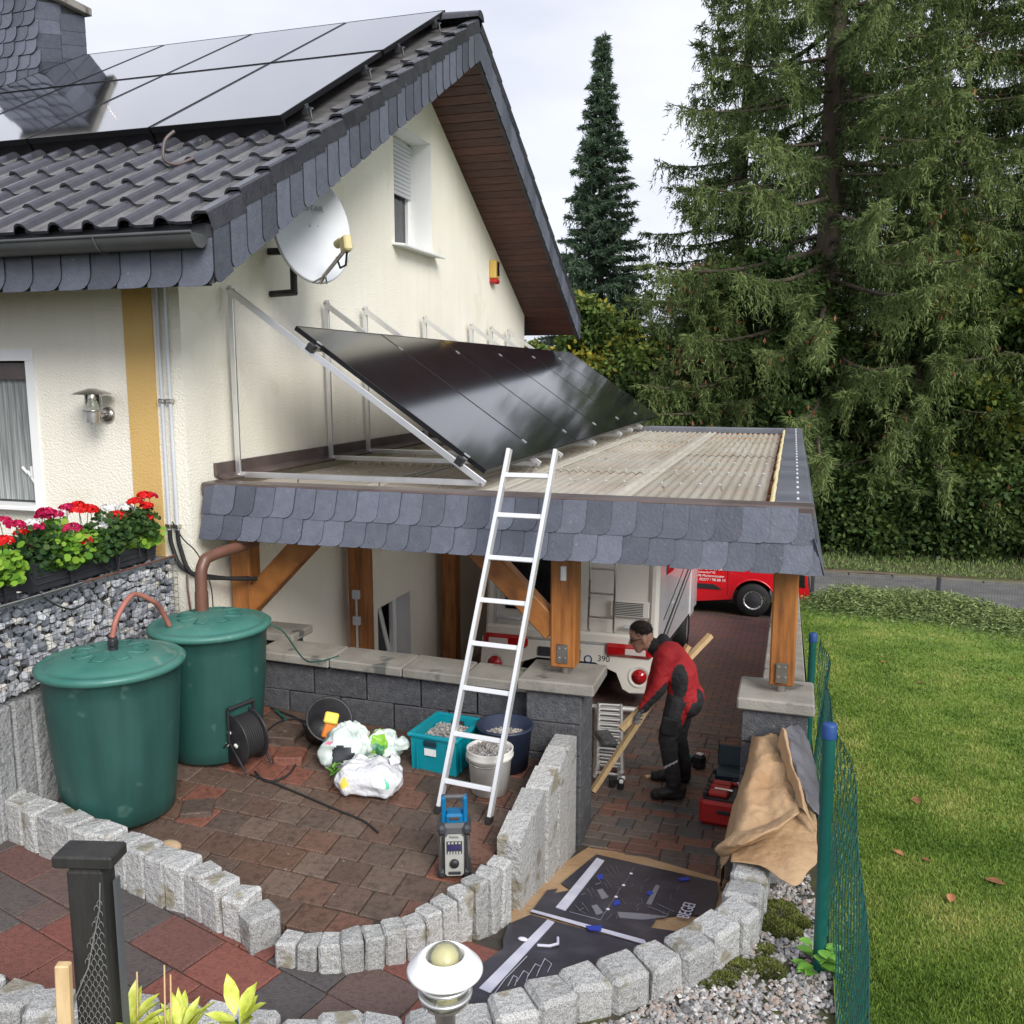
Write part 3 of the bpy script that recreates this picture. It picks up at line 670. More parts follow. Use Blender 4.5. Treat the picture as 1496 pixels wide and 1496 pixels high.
# rake boards + slates
def slate(w, h, r, left=True, n=6):
    p = [(0, h), (0, r)] if left else [(0, h), (0, 0)]
    if left: p += [(r-r*math.cos(math.pi/2*i/n), r-r*math.sin(math.pi/2*i/n)) for i in range(1, n+1)]+[(w, 0), (w, h)]
    else: p += [(w-r, 0)]+[(w-r+r*math.sin(math.pi/2*i/n), r-r*math.cos(math.pi/2*i/n)) for i in range(1, n+1)]+[(w, h)]
    return p
b = MB()
for s_, ya, yb in ((1, YE, YR), (-1, YR, YE2)):
    q = [(ya, zb(ya)+.01), (yb, zb(yb)+.01), (yb, zb(yb)+.37), (ya, zb(ya)+.37)]; b.prism(q, (XRK-.055, 0, 0), (0, 1, 0), (0, 0, 1), (.045, 0, 0))
b.build('rake_board', 'fascia_dark', roof)
ns = 27; w = (YR-YE)/ns
sp = [(a, c+a*RM) for a, c in slate(w*1.14, .345, .085, True)]
sm_ = MB().prism(sp, (0, 0, 0), (0, 1, 0), (0, 0, 1), (.009, 0, 0), 0, 1).mesh('slate', ['slate', 'slate_edge'])
for i in range(ns): y = YE+i*w; link('slate', sm_, roof, (XRK+.004, y-.02, zb(y-.02)+random.uniform(-.006, .004)), (random.uniform(-.012, .012), 0, R(2.2+random.uniform(-.5, .8))))
sp = [(a, c-a*RM) for a, c in slate(w*1.14, .345, .085, False)]
sm_ = MB().prism(sp, (0, 0, 0), (0, 1, 0), (0, 0, 1), (.009, 0, 0), 0, 1).mesh('slate', ['slate', 'slate_edge'])
for i in range(ns): y = YR+i*w; link('slate', sm_, roof, (XRK-.004, y, zb(y)), (0, 0, R(-1.6)))
# eave fascia slates below the gutter
zf = zb(YE); b = MB().box(((HX0+XRK)/2-.03, YE+.03, zf+.17), (XRK-HX0-.06, .03, .34)); b.build('eave_board', 'fascia_dark', roof)
b = MB().prism(slate(.27, .29, .11, True), (0, 0, 0), (-1, 0, 0), (0, 0, 1), (0, -.009, 0), 0, 1); sm_ = b.mesh('slate', ['slate', 'slate_edge'])
for i in range(24): link('slate', sm_, roof, (XRK-.0-i*.235, YE-.006, zf-.005), (0, 0, R(-2)))
# gutter
b = MB(); gy, gz = YE-.1, zf+.3
for i in range(9):
    pass
def gut(u, v): a = math.pi*(1+v); return (HX0+(XRK-.03-HX0)*u, gy+.085*math.cos(a), gz+.085*math.sin(a))
b.grid(gut, 2, 14); b.grid(lambda u, v: (HX0+(XRK-.03-HX0)*u, gy+.08*math.cos(math.pi*(1+v)), gz+.002+.08*math.sin(math.pi*(1+v))), 2, 14)
b.tube([(HX0, gy-.085, gz), (XRK-.03, gy-.085, gz)], .011, 8)
b.add([(XRK-.03, gy+.085*math.cos(math.pi*(1+i/10)), gz+.085*math.sin(math.pi*(1+i/10))) for i in range(11)], [tuple(range(11))])
gt = b.build('gutter', 'gutter_zinc', roof)
b = MB()
for i in range(9): b.tube([(XRK-.75-i*.9, gy+.089*math.cos(math.pi*(1+k/10)), gz+.089*math.sin(math.pi*(1+k/10))) for k in range(11)], .008, 5)
b.build('gutter_bracket', 'gutter_zinc', roof)
# ---------------- roof tiles
TW, TL = .275, .43
def tilemesh(verge=False):
    b = MB(); prof = []
    for i in range(13):
        x = -TW/2-.02+(TW+.03)*i/12; u = (x-(TW/2-.055))/.055
        z = .055*math.sqrt(max(0, 1-u*u)) if abs(u) < 1 else 0
        if x < -TW/2+.02: z = .01
        prof.append((x, z))
    if verge:
        prof = [(-TW/2-.02, .01), (-TW/2+.05, 0)]+[(TW/2-.12+.06*(1-math.cos(a)), .06*math.sin(a)) for a in [math.pi*k/12 for k in range(7)]]+[(TW/2-.0, .058), (TW/2+.012, .045), (TW/2+.014, -.07)]
    top = [(x, 0, z) for x, z in prof]; N = len(prof)
    vs = [(x, 0, z) for x, z in prof]+[(x, TL, z) for x, z in prof]+[(x, 0, z-.018) for x, z in prof]
    for i in range(N-1): b.add([vs[i], vs[i+1], vs[N+i+1], vs[N+i]], [(0, 1, 2, 3)], 1 if (prof[i][1]+prof[i+1][1] < .022 and prof[i+1][1] > -.05) else 0, True)
    b.add(vs, [(2*N+i, 2*N+i+1, i+1, i) for i in range(N-1)], 0, False)
    return b.mesh('tile', ['roof_tile', 'tile_grime'])
tm, tv = tilemesh(), tilemesh(True)
rowd = .366; TIL = R(3.2)
ztile = lambda y: zb(y)+.395
for r_ in range(14):
    y = YE-.05+r_*rowd
    link('tile', tv, roof, (XRK-TW/2, y, ztile(y)+.02), (ang_-TIL*1.3, 0, 0))
    if r_ <= 4:
        for c in range(1, 15): link('tile', tm, roof, (XRK-.012-TW/2-c*TW+random.uniform(-.003, .003), y, ztile(y)+random.uniform(.008, .014)), (ang_-TIL, 0, 0))
tvb = tilemesh(True); tvb.transform(Matrix.Rotation(math.pi, 4, 'Z')); tvb.transform(Matrix.Scale(-1, 4, (1, 0, 0))); tvb.flip_normals()
for r_ in range(14):
    y = YE2+.05-r_*rowd; link('tile', tvb, roof, (XRK-TW/2, y, ztile(y)+.012), (-(ang_-TIL), 0, 0))
# dirt lying in the tile troughs
b = MB(); 
q = [(YE, zb(YE)+.385), (YR, zb(YR)+.385)]
b.add([(HX0, q[0][0], q[0][1]), (XRK-.1, q[0][0], q[0][1]), (XRK-.1, q[1][0], q[1][1]), (HX0, q[1][0], q[1][1])], [(0, 1, 2, 3)])
b.add([(HX0, YE2, zb(YE2)+.385), (XRK-.1, YE2, zb(YE2)+.385), (XRK-.1, YR, zb(YR)+.385), (HX0, YR, zb(YR)+.385)], [(3, 2, 1, 0)]); b.build('underlay', 'tile_grime', roof)
rc = MB(); rc.grid(lambda u, v: (-.21+.42*u, (.125-.02*u)*math.cos(math.pi*v), (.11-.02*u)*math.sin(math.pi*v)), 3, 10)
rc.add([(-.21, .125*math.cos(math.pi*i/10), .11*math.sin(math.pi*i/10)) for i in range(11)], [tuple(range(11))]); rc.add([(.21, .105*math.cos(math.pi*i/10), .09*math.sin(math.pi*i/10)) for i in range(11)], [tuple(range(11))[::-1]])
rcm = rc.mesh('ridge_tile', 'roof_tile')
for i in range(18): link('ridge_tile', rcm, roof, (XRK-.19-i*.37, YR, ztile(YR)+.03), (0, 0, 0))
# snow hook
hk = MB().tube(sm([(-4.35, 6.1, ztile(6.1)+.06), (-4.42, 5.98, ztile(6.)+.05), (-4.46, 5.9, ztile(5.9)+.13), (-4.46, 5.92, ztile(5.9)+.26), (-4.42, 5.98, ztile(5.9)+.34)]), .012, 8).build('roof_hook', 'brown_metal', roof)
# ---------------- chimney
ch = MB().box((-9.5, 10.0, 7.43), (1.0, .82, 1.1)).build('chimney', 'fascia_dark', house)
b = MB().prism(slate(.25, .2, .1, False), (0, 0, 0), (1, 0, 0), (0, 0, 1), (0, -.009, 0), 0, 1); s1 = b.mesh('slate', ['slate', 'slate_edge'])
b = MB().prism([(0, 0), (.44, .12), (.44, .32), (0, .2)], (0, 0, 0), (0, 1, 0), (0, 0, 1), (.009, 0, 0), 0, 1); s2 = b.mesh('slate', ['slate', 'slate_edge'])
for r_ in range(6):
    z = 6.92+r_*.165
    for c in range(6): link('slate', s1, ch, (-10.06+c*.17+(.05 if r_ % 2 else 0), 9.582-.004*(c % 2), z), (R(-5), 0, R(-4)))
    for c in range(2): link('slate', s2, ch, (-8.99+.003*c, 9.59+c*.41, z-.09), (0, R(-1.2), 0))
MB().box((-9.5, 10.0, 8.03), (1.18, 1.0, .1), bev=.01).build('chimney_cap', 'coping', ch)
MB().tube([(-9.1, 10.2, 8.06), (-9.1, 10.2, 8.4)], .012, 6).build('chimney_rod', 'steel', ch)
# ================================================================ things on the house
PX = [-3.9, -5.13, -6.38, -7.62, -8.85]; PYS = [(6.62, 8.5), (8.55, 10.22)]
nrm = Vector((0, -math.sin(ang_), math.cos(ang_)))
for ri, (ya, yb) in enumerate(PYS):
    for ci in range(4):
        xa, xb = PX[ci+1]+.012, PX[ci]-.012; zc = lambda y: ztile(y)+.16
        yc = (ya+yb)/2; Lp = (yb-ya)/math.cos(ang_)
        r_ = root('solar_panel', ((xa+xb)/2, yc, zc(yc)-.05), ['lower', 'upper'][ri]+' row solar panel on the house roof, '+['at the slate clad rake', 'second from the slate clad rake', 'third from the slate clad rake', 'next to the chimney'][ci], 'solar panel', 'solar panels on the tiled roof')
        Mx = Euler((ang_, 0, 0)).to_matrix(); c_ = Vector(((xa+xb)/2, yc, zc(yc)))
        MB().box(c_+nrm*.0, (xb-xa-.02, Lp-.02, .012), rot=Mx).build('glass', 'solar_roof', r_)
        b = MB()
        for dx, dy_, sx_, sy_ in ((0, Lp/2-.006, xb-xa, .012), (0, -Lp/2+.006, xb-xa, .012), ((xb-xa)/2-.006, 0, .012, Lp-.026), (-(xb-xa)/2+.006, 0, .012, Lp-.026)):
            b.box(c_+Mx @ Vector((dx, dy_, -.014)), (sx_, sy_, .045), rot=Mx)
        b.build('frame', 'solar_frame', r_)
        if ri == 0:
            MB().box(c_+Mx @ Vector((0, -Lp/2+.03, -.075)), (xb-xa, .02, .11), rot=Mx).build('skirt', 'solar_frame', r_)
        for dy_ in (-.3, .3):
            b = MB(); b.box(c_+Mx @ Vector(((xb-xa)/2*.98, dy_*Lp, -.06)), (.05, .05, .075), rot=Mx)
            b.tube([c_+Mx @ Vector(((xb-xa)/2+.06, dy_*Lp, -.06)), c_+Mx @ Vector(((xb-xa)/2+.06, dy_*Lp-.05, -.06)), c_+Mx @ Vector(((xb-xa)/2+.07, dy_*Lp-.08, -.13))], .009, 5); b.box(c_+Mx @ Vector(((xb-xa)/2*.98+.03, dy_*Lp, -.06)), (.06, .02, .02), rot=Mx); b.build('rail_clamp', 'gutter_zinc', r_)
# satellite dish
dn = Vector((.74, -.56, .22)).normalized(); dc = Vector((-3.82, 6.9, 4.58)); du = Vector((0, 0, 1)).cross(dn).normalized(); dv = dn.cross(du)
ds = root('satellite_dish', dc-Vector((.48, 0, .45)), 'light grey satellite dish on a black bracket on the gable wall', 'satellite dish')
MD = Matrix((du, dv, dn)).transposed() @ Matrix.Diagonal((.33, .45, 1))
pr = [(max(1e-3, i/14), .085*(i/14)**2) for i in range(15)]
b = MB(); b.lathe([(r_, z_-.085) for r_, z_ in pr], dc, 48, 0, MD); b.lathe([(1.0, 0), (1.025, -.004), (1.025, -.03), (1.0, -.034)]+[(r_, z_-.1) for r_, z_ in pr[::-1]], dc, 48, 0, MD); b.build('reflector', 'dish_grey', ds)
low = dc-dv*.46; lnb = dc+dn*.42-dv*.34+du*.04
MB().tube([low+dn*.01, low+dn*.1+dv*.03, lnb], .016, 8).tube([low-du*.06, low+dn*.12+dv*.02], .008, 6).tube([low+du*.06, low+dn*.12+dv*.02], .008, 6).build('feed_arm', 'steel', ds)
b = MB(); q = lnb+dv*.06; MQ = Matrix((du, dv, dn)).transposed()
b.cyl(q-dn*.1+dv*.03, q+dn*.0+dv*.03, .034, .03, 14); b.box(q+dn*.05-dv*.02, (.07, .12, .1), rot=MQ, bev=.012); b.build('receiver', 'lnb', ds)
MB().tube([q+dn*.05-dv*.08, q+dn*.0-dv*.17, q-dn*.1-dv*.16, lnb-dn*.14], .009, 6).build('feed_cable', 'black_rubber', ds)
b = MB(); bk = dc-dn*.1
b.box((-4.18, 7.0, 4.42), (.24, .05, .055), bev=.004); b.tube([(-4.07, 7.0, 4.66), (-4.07, 7.0, 4.08)], .03, 10)
b.tube([(-4.3, 7.0, 4.07), (-4.05, 7.0, 4.08)], .028, 8); b.tube([bk-dn*.02, (-4.07, 7.0, 4.56)], .035, 8); b.build('bracket', 'black_plastic', ds)
for a_, b_ in ((.02, .05), (.09, .05)): MB().ball(dc+du*a_+dv*b_-dn*.08, .008, 6).build('bolt', 'steel', ds)
text('lettering', 'TELESTAR', .07, dc-du*.17+dv*.16-dn*.04, du, dv, 'print_grey', ds)
# wall lamp
lp = Vector((-4.985, YF, 3.09)); lr = root('wall_lamp', lp, 'stainless wall lamp with round hat beside the yellow stripe', 'lamp')
MB().lathe([(.001, 0), (.06, 0), (.062, .012), (.05, .03), (.001, .034)], lp, 24, 0, Euler((R(90), 0, 0)).to_matrix()).build('wall_plate', 'steel', lr)
lc = lp+Vector((-.0, -.16, 0))
b = MB(); b.cyl(lp+Vector((0, -.02, 0)), lc, .016, n=10); b.cyl(lc+Vector((0, 0, -.05)), lc+Vector((0, 0, .03)), .05, n=20); b.cyl(lc+Vector((0, 0, -.07)), lc+Vector((0, 0, -.05)), .025, n=12); b.build('socket', 'steel', lr)
b = MB(); b.lathe([(.055, .032), (.075, .034), (.075, .042), (.001, .044)], lc, 24)
for k in range(3): a = 2*math.pi*k/3+.4; b.cyl(lc+Vector((.066*math.cos(a), .066*math.sin(a), .04)), lc+Vector((.066*math.cos(a), .066*math.sin(a), .16)), .004, n=6)
b.build('cage', 'steel', lr)
MB().lathe([(.05, .044), (.05, .155), (.048, .155), (.048, .044)], lc, 20).build('glass', 'lamp_glass', lr)
MB().ball(lc+Vector((0, 0, .1)), .026, 10).build('bulb', 'lamp_white', lr)
MB().lathe([(.145, .158), (.12, .172), (.06, .19), (.03, .2), (.001, .202)], lc, 32).lathe([(.001, .155), (.145, .158)], lc, 32).build('hat', 'steel', lr)
# alarm siren
sr = root('alarm_siren', (XG, 13.0, 4.72), 'small yellow alarm siren with red base on the gable wall', 'siren')
MB().box((XG+.05, 13.0, 4.9), (.1, .2, .26), bev=.015).build('housing', 'siren_y', sr); MB().box((XG+.05, 13.0, 4.735), (.11, .19, .07), bev=.02).build('beacon', 'red_plastic', sr); MB().box((XG+.102, 13.02, 4.91), (.006, .1, .2)).build('solar_cell', 'glass_dark', sr)
# conduits
for i, x in enumerate((-4.475, -4.405)):
    r_ = root('conduit', (x, YF-.03, 2.25), ['grey conduit pipe next to the yellow stripe', 'grey conduit pipe at the corner of the house'][i], 'conduit', 'conduit pipes beside the yellow stripe')
    MB().tube([(x, YF-.025, 2.22), (x, YF-.025, zsof(YF)-.02)], .014, 10).build('pipe', 'gutter_zinc' if 0 else 'dish_grey', r_)
    for z in (2.26, 3.2): MB().box((x, YF-.025, z), (.05, .05, .03), bev=.006).build('clip', 'steel', r_)
    MB().tube(sm([(x, YF-.025, 2.23), (x+.02, YF-.03, 2.1), (x+.12, YF-.03, 1.93-.03*i), (x+.3, YF+.15, 1.84), (x+.42, YF+.36, 1.8)]), .016, 8).build('cable', 'black_rubber', r_)
c_ = MB().tube(sm([(-4.42, YF-.06, 2.3), (-4.3, YF-.1, 2.18), (-4.15, YF-.14, 2.08), (-4.04, YF-.16, 1.86), (-4.0, YF-.2, 1.66)]), .005, 6).build('thin_cable', 'black_rubber', loc=(-4.2, YF, 1.66))
props(c_, 'thin black cable hanging from the flower box past the downpipe', 'cable')
# ================================================================ carport
cp = root('carport', (-2, 9.5, -.4), 'timber carport with slate clad edge and corrugated plastic roof against the gable wall', 'carport')
CX0, CX1, CY0, CY1 = -4.24, .06, 5.98, 14.4; ZT = 2.56; ZF0 = 2.185
def post(x, y, z0, z1, s_=.17, m='timber'): return MB().box((x, y, (z0+z1)/2), (s_, s_, z1-z0), bev=.012).build('post', m, cp)
p1 = post(-1.505, 6.24, 1.3, 2.4, .185); p2 = post(.01, 6.26, 1.31, 2.4, .165); p3 = post(-4.16, 6.25, .55, 2.4, .17)
post(-4.12, 8.2, zdrive(0, 8.2), 2.4, .19); post(-4.1, 10.7, zdrive(0, 10.7), 2.4, .19); post(.01, 10.4, .5, 2.4, .165); post(.01, 14.1, .1, 2.4, .165)
for px_, py_, n in ((-1.505, 6.24, p1), (.01, 6.26, p2)):
    MB().box((px_, py_-.1, 1.41), (.08, .008, .14), bev=.003).build('bracket_plate', 'steel', n)
    MB().cyl((px_, py_, 1.23), (px_, py_, 1.32), .03, n=10).build('post_foot', 'steel', n)
    b = MB()
    for dx in (-.022, .022):
        for dz in (-.035, .035): b.cyl((px_+dx, py_-.115, 1.41+dz), (px_+dx, py_-.1, 1.41+dz), .011, n=6)
    b.build('bolt', 'steel', n)
MB().box((-1.5, 6.143, 2.0), (.042, .012, .105), bev=.004).build('white_box', 'white_plastic', p1)
def beam(a, b_, w, h, name='beam', m='timber_slant', up=(0, 0, 1)):
    a, b_ = Vector(a), Vector(b_); d = b_-a; t = d.normalized(); s_ = t.cross(Vector(up)).normalized(); u = s_.cross(t)
    return MB().box((a+b_)/2, (w, d.length, h), rot=Matrix((s_, t, u)).transposed(), bev=.01).build(name, m, cp)
beam((-1.58, 6.24, 1.55), (-2.25, 6.24, 2.22), .13, .17, 'brace'); beam((-4.14, 6.25, 1.55), (-3.47, 6.25, 2.22), .14, .18, 'brace')
beam((-4.2, 6.24, 2.3), (.1, 6.24, 2.3), .14, .2, 'front_beam'); beam((-4.12, 6.3, 2.3), (-4.12, 14.3, 2.3), .14, .2); beam((.01, 6.3, 2.3), (.01, 14.3, 2.3), .14, .2)
for i in range(9): beam((-4.2, 7+i*.9, 2.45), (.05, 7+i*.9, 2.45), .07, .1, 'rafter')
for z in (1.2, .93): MB().box((-4.12, 8.09, z), (.08, .04, .09), bev=.006).build('switch_box', 'dish_grey', cp)
MB().tube([(-4.12, 8.09, .6), (-4.12, 8.09, 1.2)], .012, 6).build('switch_pipe', 'dish_grey', cp)
# corrugated sheets
nx_, ny_ = 4, 4; xw = (CX1-.24-CX0-.1)/nx_; yl = (CY1-.1-CY0-.08)/ny_
for i in range(nx_):
    for j in range(ny_):
        x0 = CX0+.1+i*xw; y0 = CY0+.08+j*yl; b = MB(); nw = int(xw/.076*6); zo = ZT-.045+.006*((i+j) % 2)-.006*j
        b.grid(lambda u, v: (x0-.03+(xw+.06)*u, y0-.06+(yl+.06)*v, zo+.012*math.sin((x0-.03+(xw+.06)*u)/.076*2*math.pi)+(.012 if v < .02 else 0)), nw, 6)
        b.build('roof_sheet', 'corrugated', cp)
for i in range(1, nx_):
    xc = CX0+.1+i*xw; b = MB(); b.grid(lambda u, v: (xc-.075+.15*u, CY0+.1+(CY1-CY0-.2)*v, ZT-.034-.018*v+.012*math.sin((xc-.075+.15*u)/.076*2*math.pi)), 14, 4); b.build('lap_strip', 'sheet_lap', cp)
for j in range(1, ny_):
    yc = CY0+.08+j*yl; b = MB(); b.grid(lambda u, v: (CX0+.1+(CX1-.34-CX0)*u, yc-.05+.06*v, ZT-.03-.006*j+.012*math.sin((CX0+.1+(CX1-.34-CX0)*u)/.076*2*math.pi)), 330, 1); b.build('lap_strip', 'sheet_lap', cp)
b = MB()
for j in range(9):
    y = CY0+.4+j*.95
    for i in range(27): b.ball((CX0+.2+i*.152+.019, y+random.uniform(-.01, .01), ZT-.024-.006*((y-CY0)/yl)), .011, 5, sc=(1, 1, .5))
fc = b.build('fastener_caps', 'dish_grey', cp); fc['kind'] = 'stuff'
# front cap, side cap, rear cap, wall flashing
MB().box(((CX0+CX1)/2+.03, CY0+.0, ZT-.02), (CX1-CX0+.14, .2, .085), bev=.012).build('front_cap', 'brown_metal', cp)
MB().box((CX1-.03, (CY0+CY1)/2+.1, ZT-.022), (.24, CY1-CY0-.0, .09), bev=.015).build('side_cap', 'lead_cap', cp)
MB().box(((CX0+CX1)/2-.1, CY1+.05, ZT-.024), (CX1-CX0-.1, .16, .09), bev=.012).build('rear_cap', 'lead_cap', cp)
b = MB()
for i in range(26): y = CY0+.25+i*.32; b.ball((CX1+.0, y, ZT+.024), .011, 5)
b.build('cap_screws', 'dish_grey', cp)['kind'] = 'stuff'
b = MB(); b.tube([(CX1-.16+random.uniform(-.006, .006), CY0+.12+i*.2, ZT-.002) for i in range(41)], [random.uniform(.018, .023) for _ in range(41)], 8); b.build('foam_strip', 'foam', cp)
MB().box((XG+.018, (6.08+CY1)/2, 2.66), (.03, CY1-6.08, .1)).box((XG+.07, (6.1+CY1)/2, 2.6), (.1, CY1-6.1, .02), rot=(0, .35, 0)).build('wall_flashing', 'brown_metal', cp)
# sloping slate skirt: front
b = MB().prism([(CY0-.1, ZT-.05), (CY0-.19, ZF0), (CY0-.15, ZF0), (CY0-.04, ZT-.05)], (CX0, 0, 0), (0, 1, 0), (0, 0, 1), (CX1+.1-CX0, 0, 0)); b.build('skirt_board', 'fascia_dark', cp)
b = MB().prism([(CX1+.06, ZT-.05), (CX1+.15, ZF0), (CX1+.12, ZF0), (CX1+.03, ZT-.05)], (0, CY0-.06, 0), (1, 0, 0), (0, 0, 1), (0, CY1-CY0, 0)); b.build('side_skirt_board', 'fascia_dark', cp)
tl = math.atan2(.09, .35)
s1 = MB().prism(slate(.195, .225, .07, False), (0, 0, 0), (1, 0, 0), (0, 0, 1), (0, -.009, 0), 0, 1).mesh('slate', ['slate', 'slate_edge'])
for r_ in range(2):
    zz = ZF0-.015+r_*.18
    for i in range(27):
        x = CX0+.0+i*.168+(.08 if r_ else 0)
        if x+.2 > CX1+.16-.04*r_: continue
        link('slate', s1, cp, (x+random.uniform(-.003, .003), CY0-.203+.047*r_, zz+random.uniform(-.004, .004)), (-tl+R(-2.6+random.uniform(-.6, .3)), random.uniform(-.012, .012), R(-2.4+random.uniform(-.7, .4))))
sh_ = MB().prism(slate(.12, .225, .07, False), (0, 0, 0), (1, 0, 0), (0, 0, 1), (0, -.009, 0), 0, 1).mesh('slate', ['slate', 'slate_edge']); link('slate', sh_, cp, (CX0-.005, CY0-.153, ZF0+.165), (-tl+R(-2.6), 0, R(-2.4)))
sq = MB().prism([(0, 0), (.15, 0), (.11, .2), (0, .2)], (0, 0, 0), (1, 0, 0), (0, 0, 1), (0, -.008, 0)).mesh('slate', 'slate')
link('slate', sq, cp, (CX1+.01, CY0-.206, ZF0-.015), (-tl+R(-2.5), 0, 0)); link('slate', sq, cp, (CX1-.03, CY0-.16, ZF0+.165), (-tl+R(-2.5), 0, 0))
s3 = MB().prism(slate(.25, .235, .085, False), (0, 0, 0), (0, 1, 0), (0, 0, 1), (.009, 0, 0), 0, 1).mesh('slate', ['slate', 'slate_edge'])
for r_ in range(2):
    for i in range(39): link('slate', s3, cp, (CX1+.165-.047*r_, CY0-.18+i*.215+(.1 if r_ else 0), ZF0-.015+r_*.18), (0, -tl+R(-2.5), R(-1.6)))
# ================================================================ mounting frames + panel array
FX0, FXF = -4.22, -2.16; ZB0 = 2.6; ZTOP = 4.05
FYS = (6.3, 7.84, 8.65, 10.24, 11.9, 12.75, 13.6)
A_ = Vector((FXF, 0, ZB0+.02)); B_ = Vector((FX0, 0, ZTOP)); adir = (B_-A_).normalized(); anr = Vector((-adir.z, 0, adir.x)); anr = anr if anr.z > 0 else -anr
def bar(b, p, q, w=.045, t=.022):
    p, q = Vector(p), Vector(q); d = (q-p).normalized(); s_ = Vector((0, 1, 0)); u = d.cross(s_).normalized(); b.box((p+q)/2, (w, (q-p).length, t), rot=Matrix((u, d, s_)).transposed(), bev=.003)
for i, y in enumerate(FYS):
    r_ = root('panel_stand', (FX0, y, ZB0), ['triangular aluminium stand in full view under the open end of the tilted panels', *[q+' triangular aluminium panel stand from the house corner' for q in ('second', 'third', 'fourth', 'fifth', 'sixth')], 'last triangular aluminium panel stand along the gable wall'][i], 'stand', 'stands carrying the tilted solar panels')
    b = MB(); bar(b, (FX0, y, ZB0-.03), (FX0, y, ZTOP+.03)); b.build('upright', 'alu', r_)
    b = MB(); bar(b, (FX0-.02, y+.024, ZB0), (FXF, y+.024, ZB0)); b.build('base_bar', 'alu', r_)
    b = MB(); bar(b, (FX0-.01, y-.024, ZTOP), (FXF+.03, y-.024, ZB0), .05); b.build('sloping_bar', 'alu', r_)
    b = MB()
    for q in ((FX0, y, ZB0), (FX0, y, ZTOP), (FXF, y, ZB0)): b.cyl((q[0], y-.045, q[2]), (q[0], y+.045, q[2]), .012, n=8)
    for x in (-3.7, -3.0, -2.5): b.cyl((x, y+.024, ZB0-.09), (x, y+.024, ZB0-.01), .006, n=6)
    b.build('bolt', 'steel', r_)
PL = 1.86; pw = 1.505; base = Vector((FXF+.0, 0, ZB0+.055))+anr*.05
MP = Matrix((adir, Vector((0, 1, 0)), anr)).transposed()   # x along slope
if MP.determinant() < 0: MP = Matrix((adir, Vector((0, -1, 0)), anr)).transposed()
r_ = root('mounting_rail', (-2.5, 10.5, 2.7), 'pair of aluminium rails under the tilted solar panels', 'rail')
for s_ in (.18, 1.62): MB().box(base+adir*s_+Vector((0, 10.85, 0))-anr*.035, (.04, 9.2, .04), rot=Matrix((adir, Vector((0, 1, 0)), anr)).transposed(), bev=.004).box(base+adir*s_+Vector((0, 6.21, 0))-anr*.035, (.06, .05, .06), rot=MP, m=1).build('rail', ['alu', 'black_plastic'], r_)
for i in range(6):
    y = 6.3+pw*(i+.5); c_ = base+adir*PL/2+Vector((0, y, 0))
    r_ = root('solar_panel', base+Vector((0, y, 0)), ['black solar panel at the open end of the tilted carport row, next to the ladder', 'second', 'third', 'fourth', 'fifth', 'black solar panel at the far end of the tilted carport row by the trees'][i]+('' if i in (0, 5) else ' black solar panel from the ladder end of the tilted carport row'), 'solar panel', 'tilted solar panels on the carport')
    MB().box(c_, (PL-.02, pw-.03, .01), rot=MP).build('glass', 'solar', r_)
    b = MB()
    for dx, dy_, sx_, sy_ in ((PL/2-.005, 0, .012, pw-.008), (-PL/2+.005, 0, .012, pw-.008), (0, pw/2-.01, PL-.022, .013), (0, -pw/2+.01, PL-.022, .013)): b.box(c_+MP @ Vector((dx, dy_, -.012)), (sx_, sy_, .036), rot=MP)
    b.build('frame', 'solar_frame', r_)
    b = MB()
    for s_ in (.18, 1.62): b.box(base+adir*s_+Vector((0, y-pw/2, 0))+anr*.009, (.05, .02, .008), rot=MP)
    b.build('clamp', 'alu', r_)
    MB().box(c_+MP @ Vector((.3, 0, -.03)), (.1, .25, .02), rot=MP).build('junction_box', 'black_plastic', r_)
# ================================================================ leaning ladder
la = root('ladder', (-1.88, 5.1, zterr(-1.9, 5.1)), 'bright aluminium ladder leaning from the terrace against the carport edge', 'ladder')
Lb, Rb = onz(640, 1187, zterr(-2.05, 5.05)), onz(714, 1203, zterr(-1.7, 5.05)); Lt, Rt = ony(744, 657, 5.74), ony(812, 660, 5.76)
Lt.z = Rt.z = (Lt.z+Rt.z)/2
for a, c in ((Lb, Lt), (Rb, Rt)):
    d = (c-a).normalized(); s_ = (Rb-Lb).normalized(); u = s_.cross(d).normalized(); s2 = d.cross(u)
    Mr = Matrix((s2, d, u)).transposed()
    MB().box((a+c)/2+d*.02, (.026, (c-a).length-.02, .062), rot=Mr, bev=.003).build('rail', 'alu_bright', la)
    MB().box(a+d*.02, (.034, .055, .07), rot=Mr, bev=.006).build('foot', 'black_rubber', la)
nr = 9; rz = [1140, 1070, 1003, 938, 877, 815, 753, 695]
H_ = Lt.z-Lb.z
for yv in (1140, 1071, 1004, 939, 876, 814, 752, 694):
    # rung height from its picture position on the leaning plane
    lo_, hi_ = 0., 1.
    for _ in range(30):
        mid = (lo_+hi_)/2
        if topx(Lb.lerp(Lt, mid))[1] > yv: lo_ = mid
        else: hi_ = mid
    a, c = Lb.lerp(Lt, lo_), Rb.lerp(Rt, lo_); d = (c-a).normalized(); u = (Lt-Lb).normalized(); s2 = d.cross(u).normalized()
    MB().box((a+c)/2, ((c-a).length-.02, .032, .03), rot=Matrix((d, s2.cross(d), s2)).transposed(), bev=.004).build('rung', 'alu_bright', la)
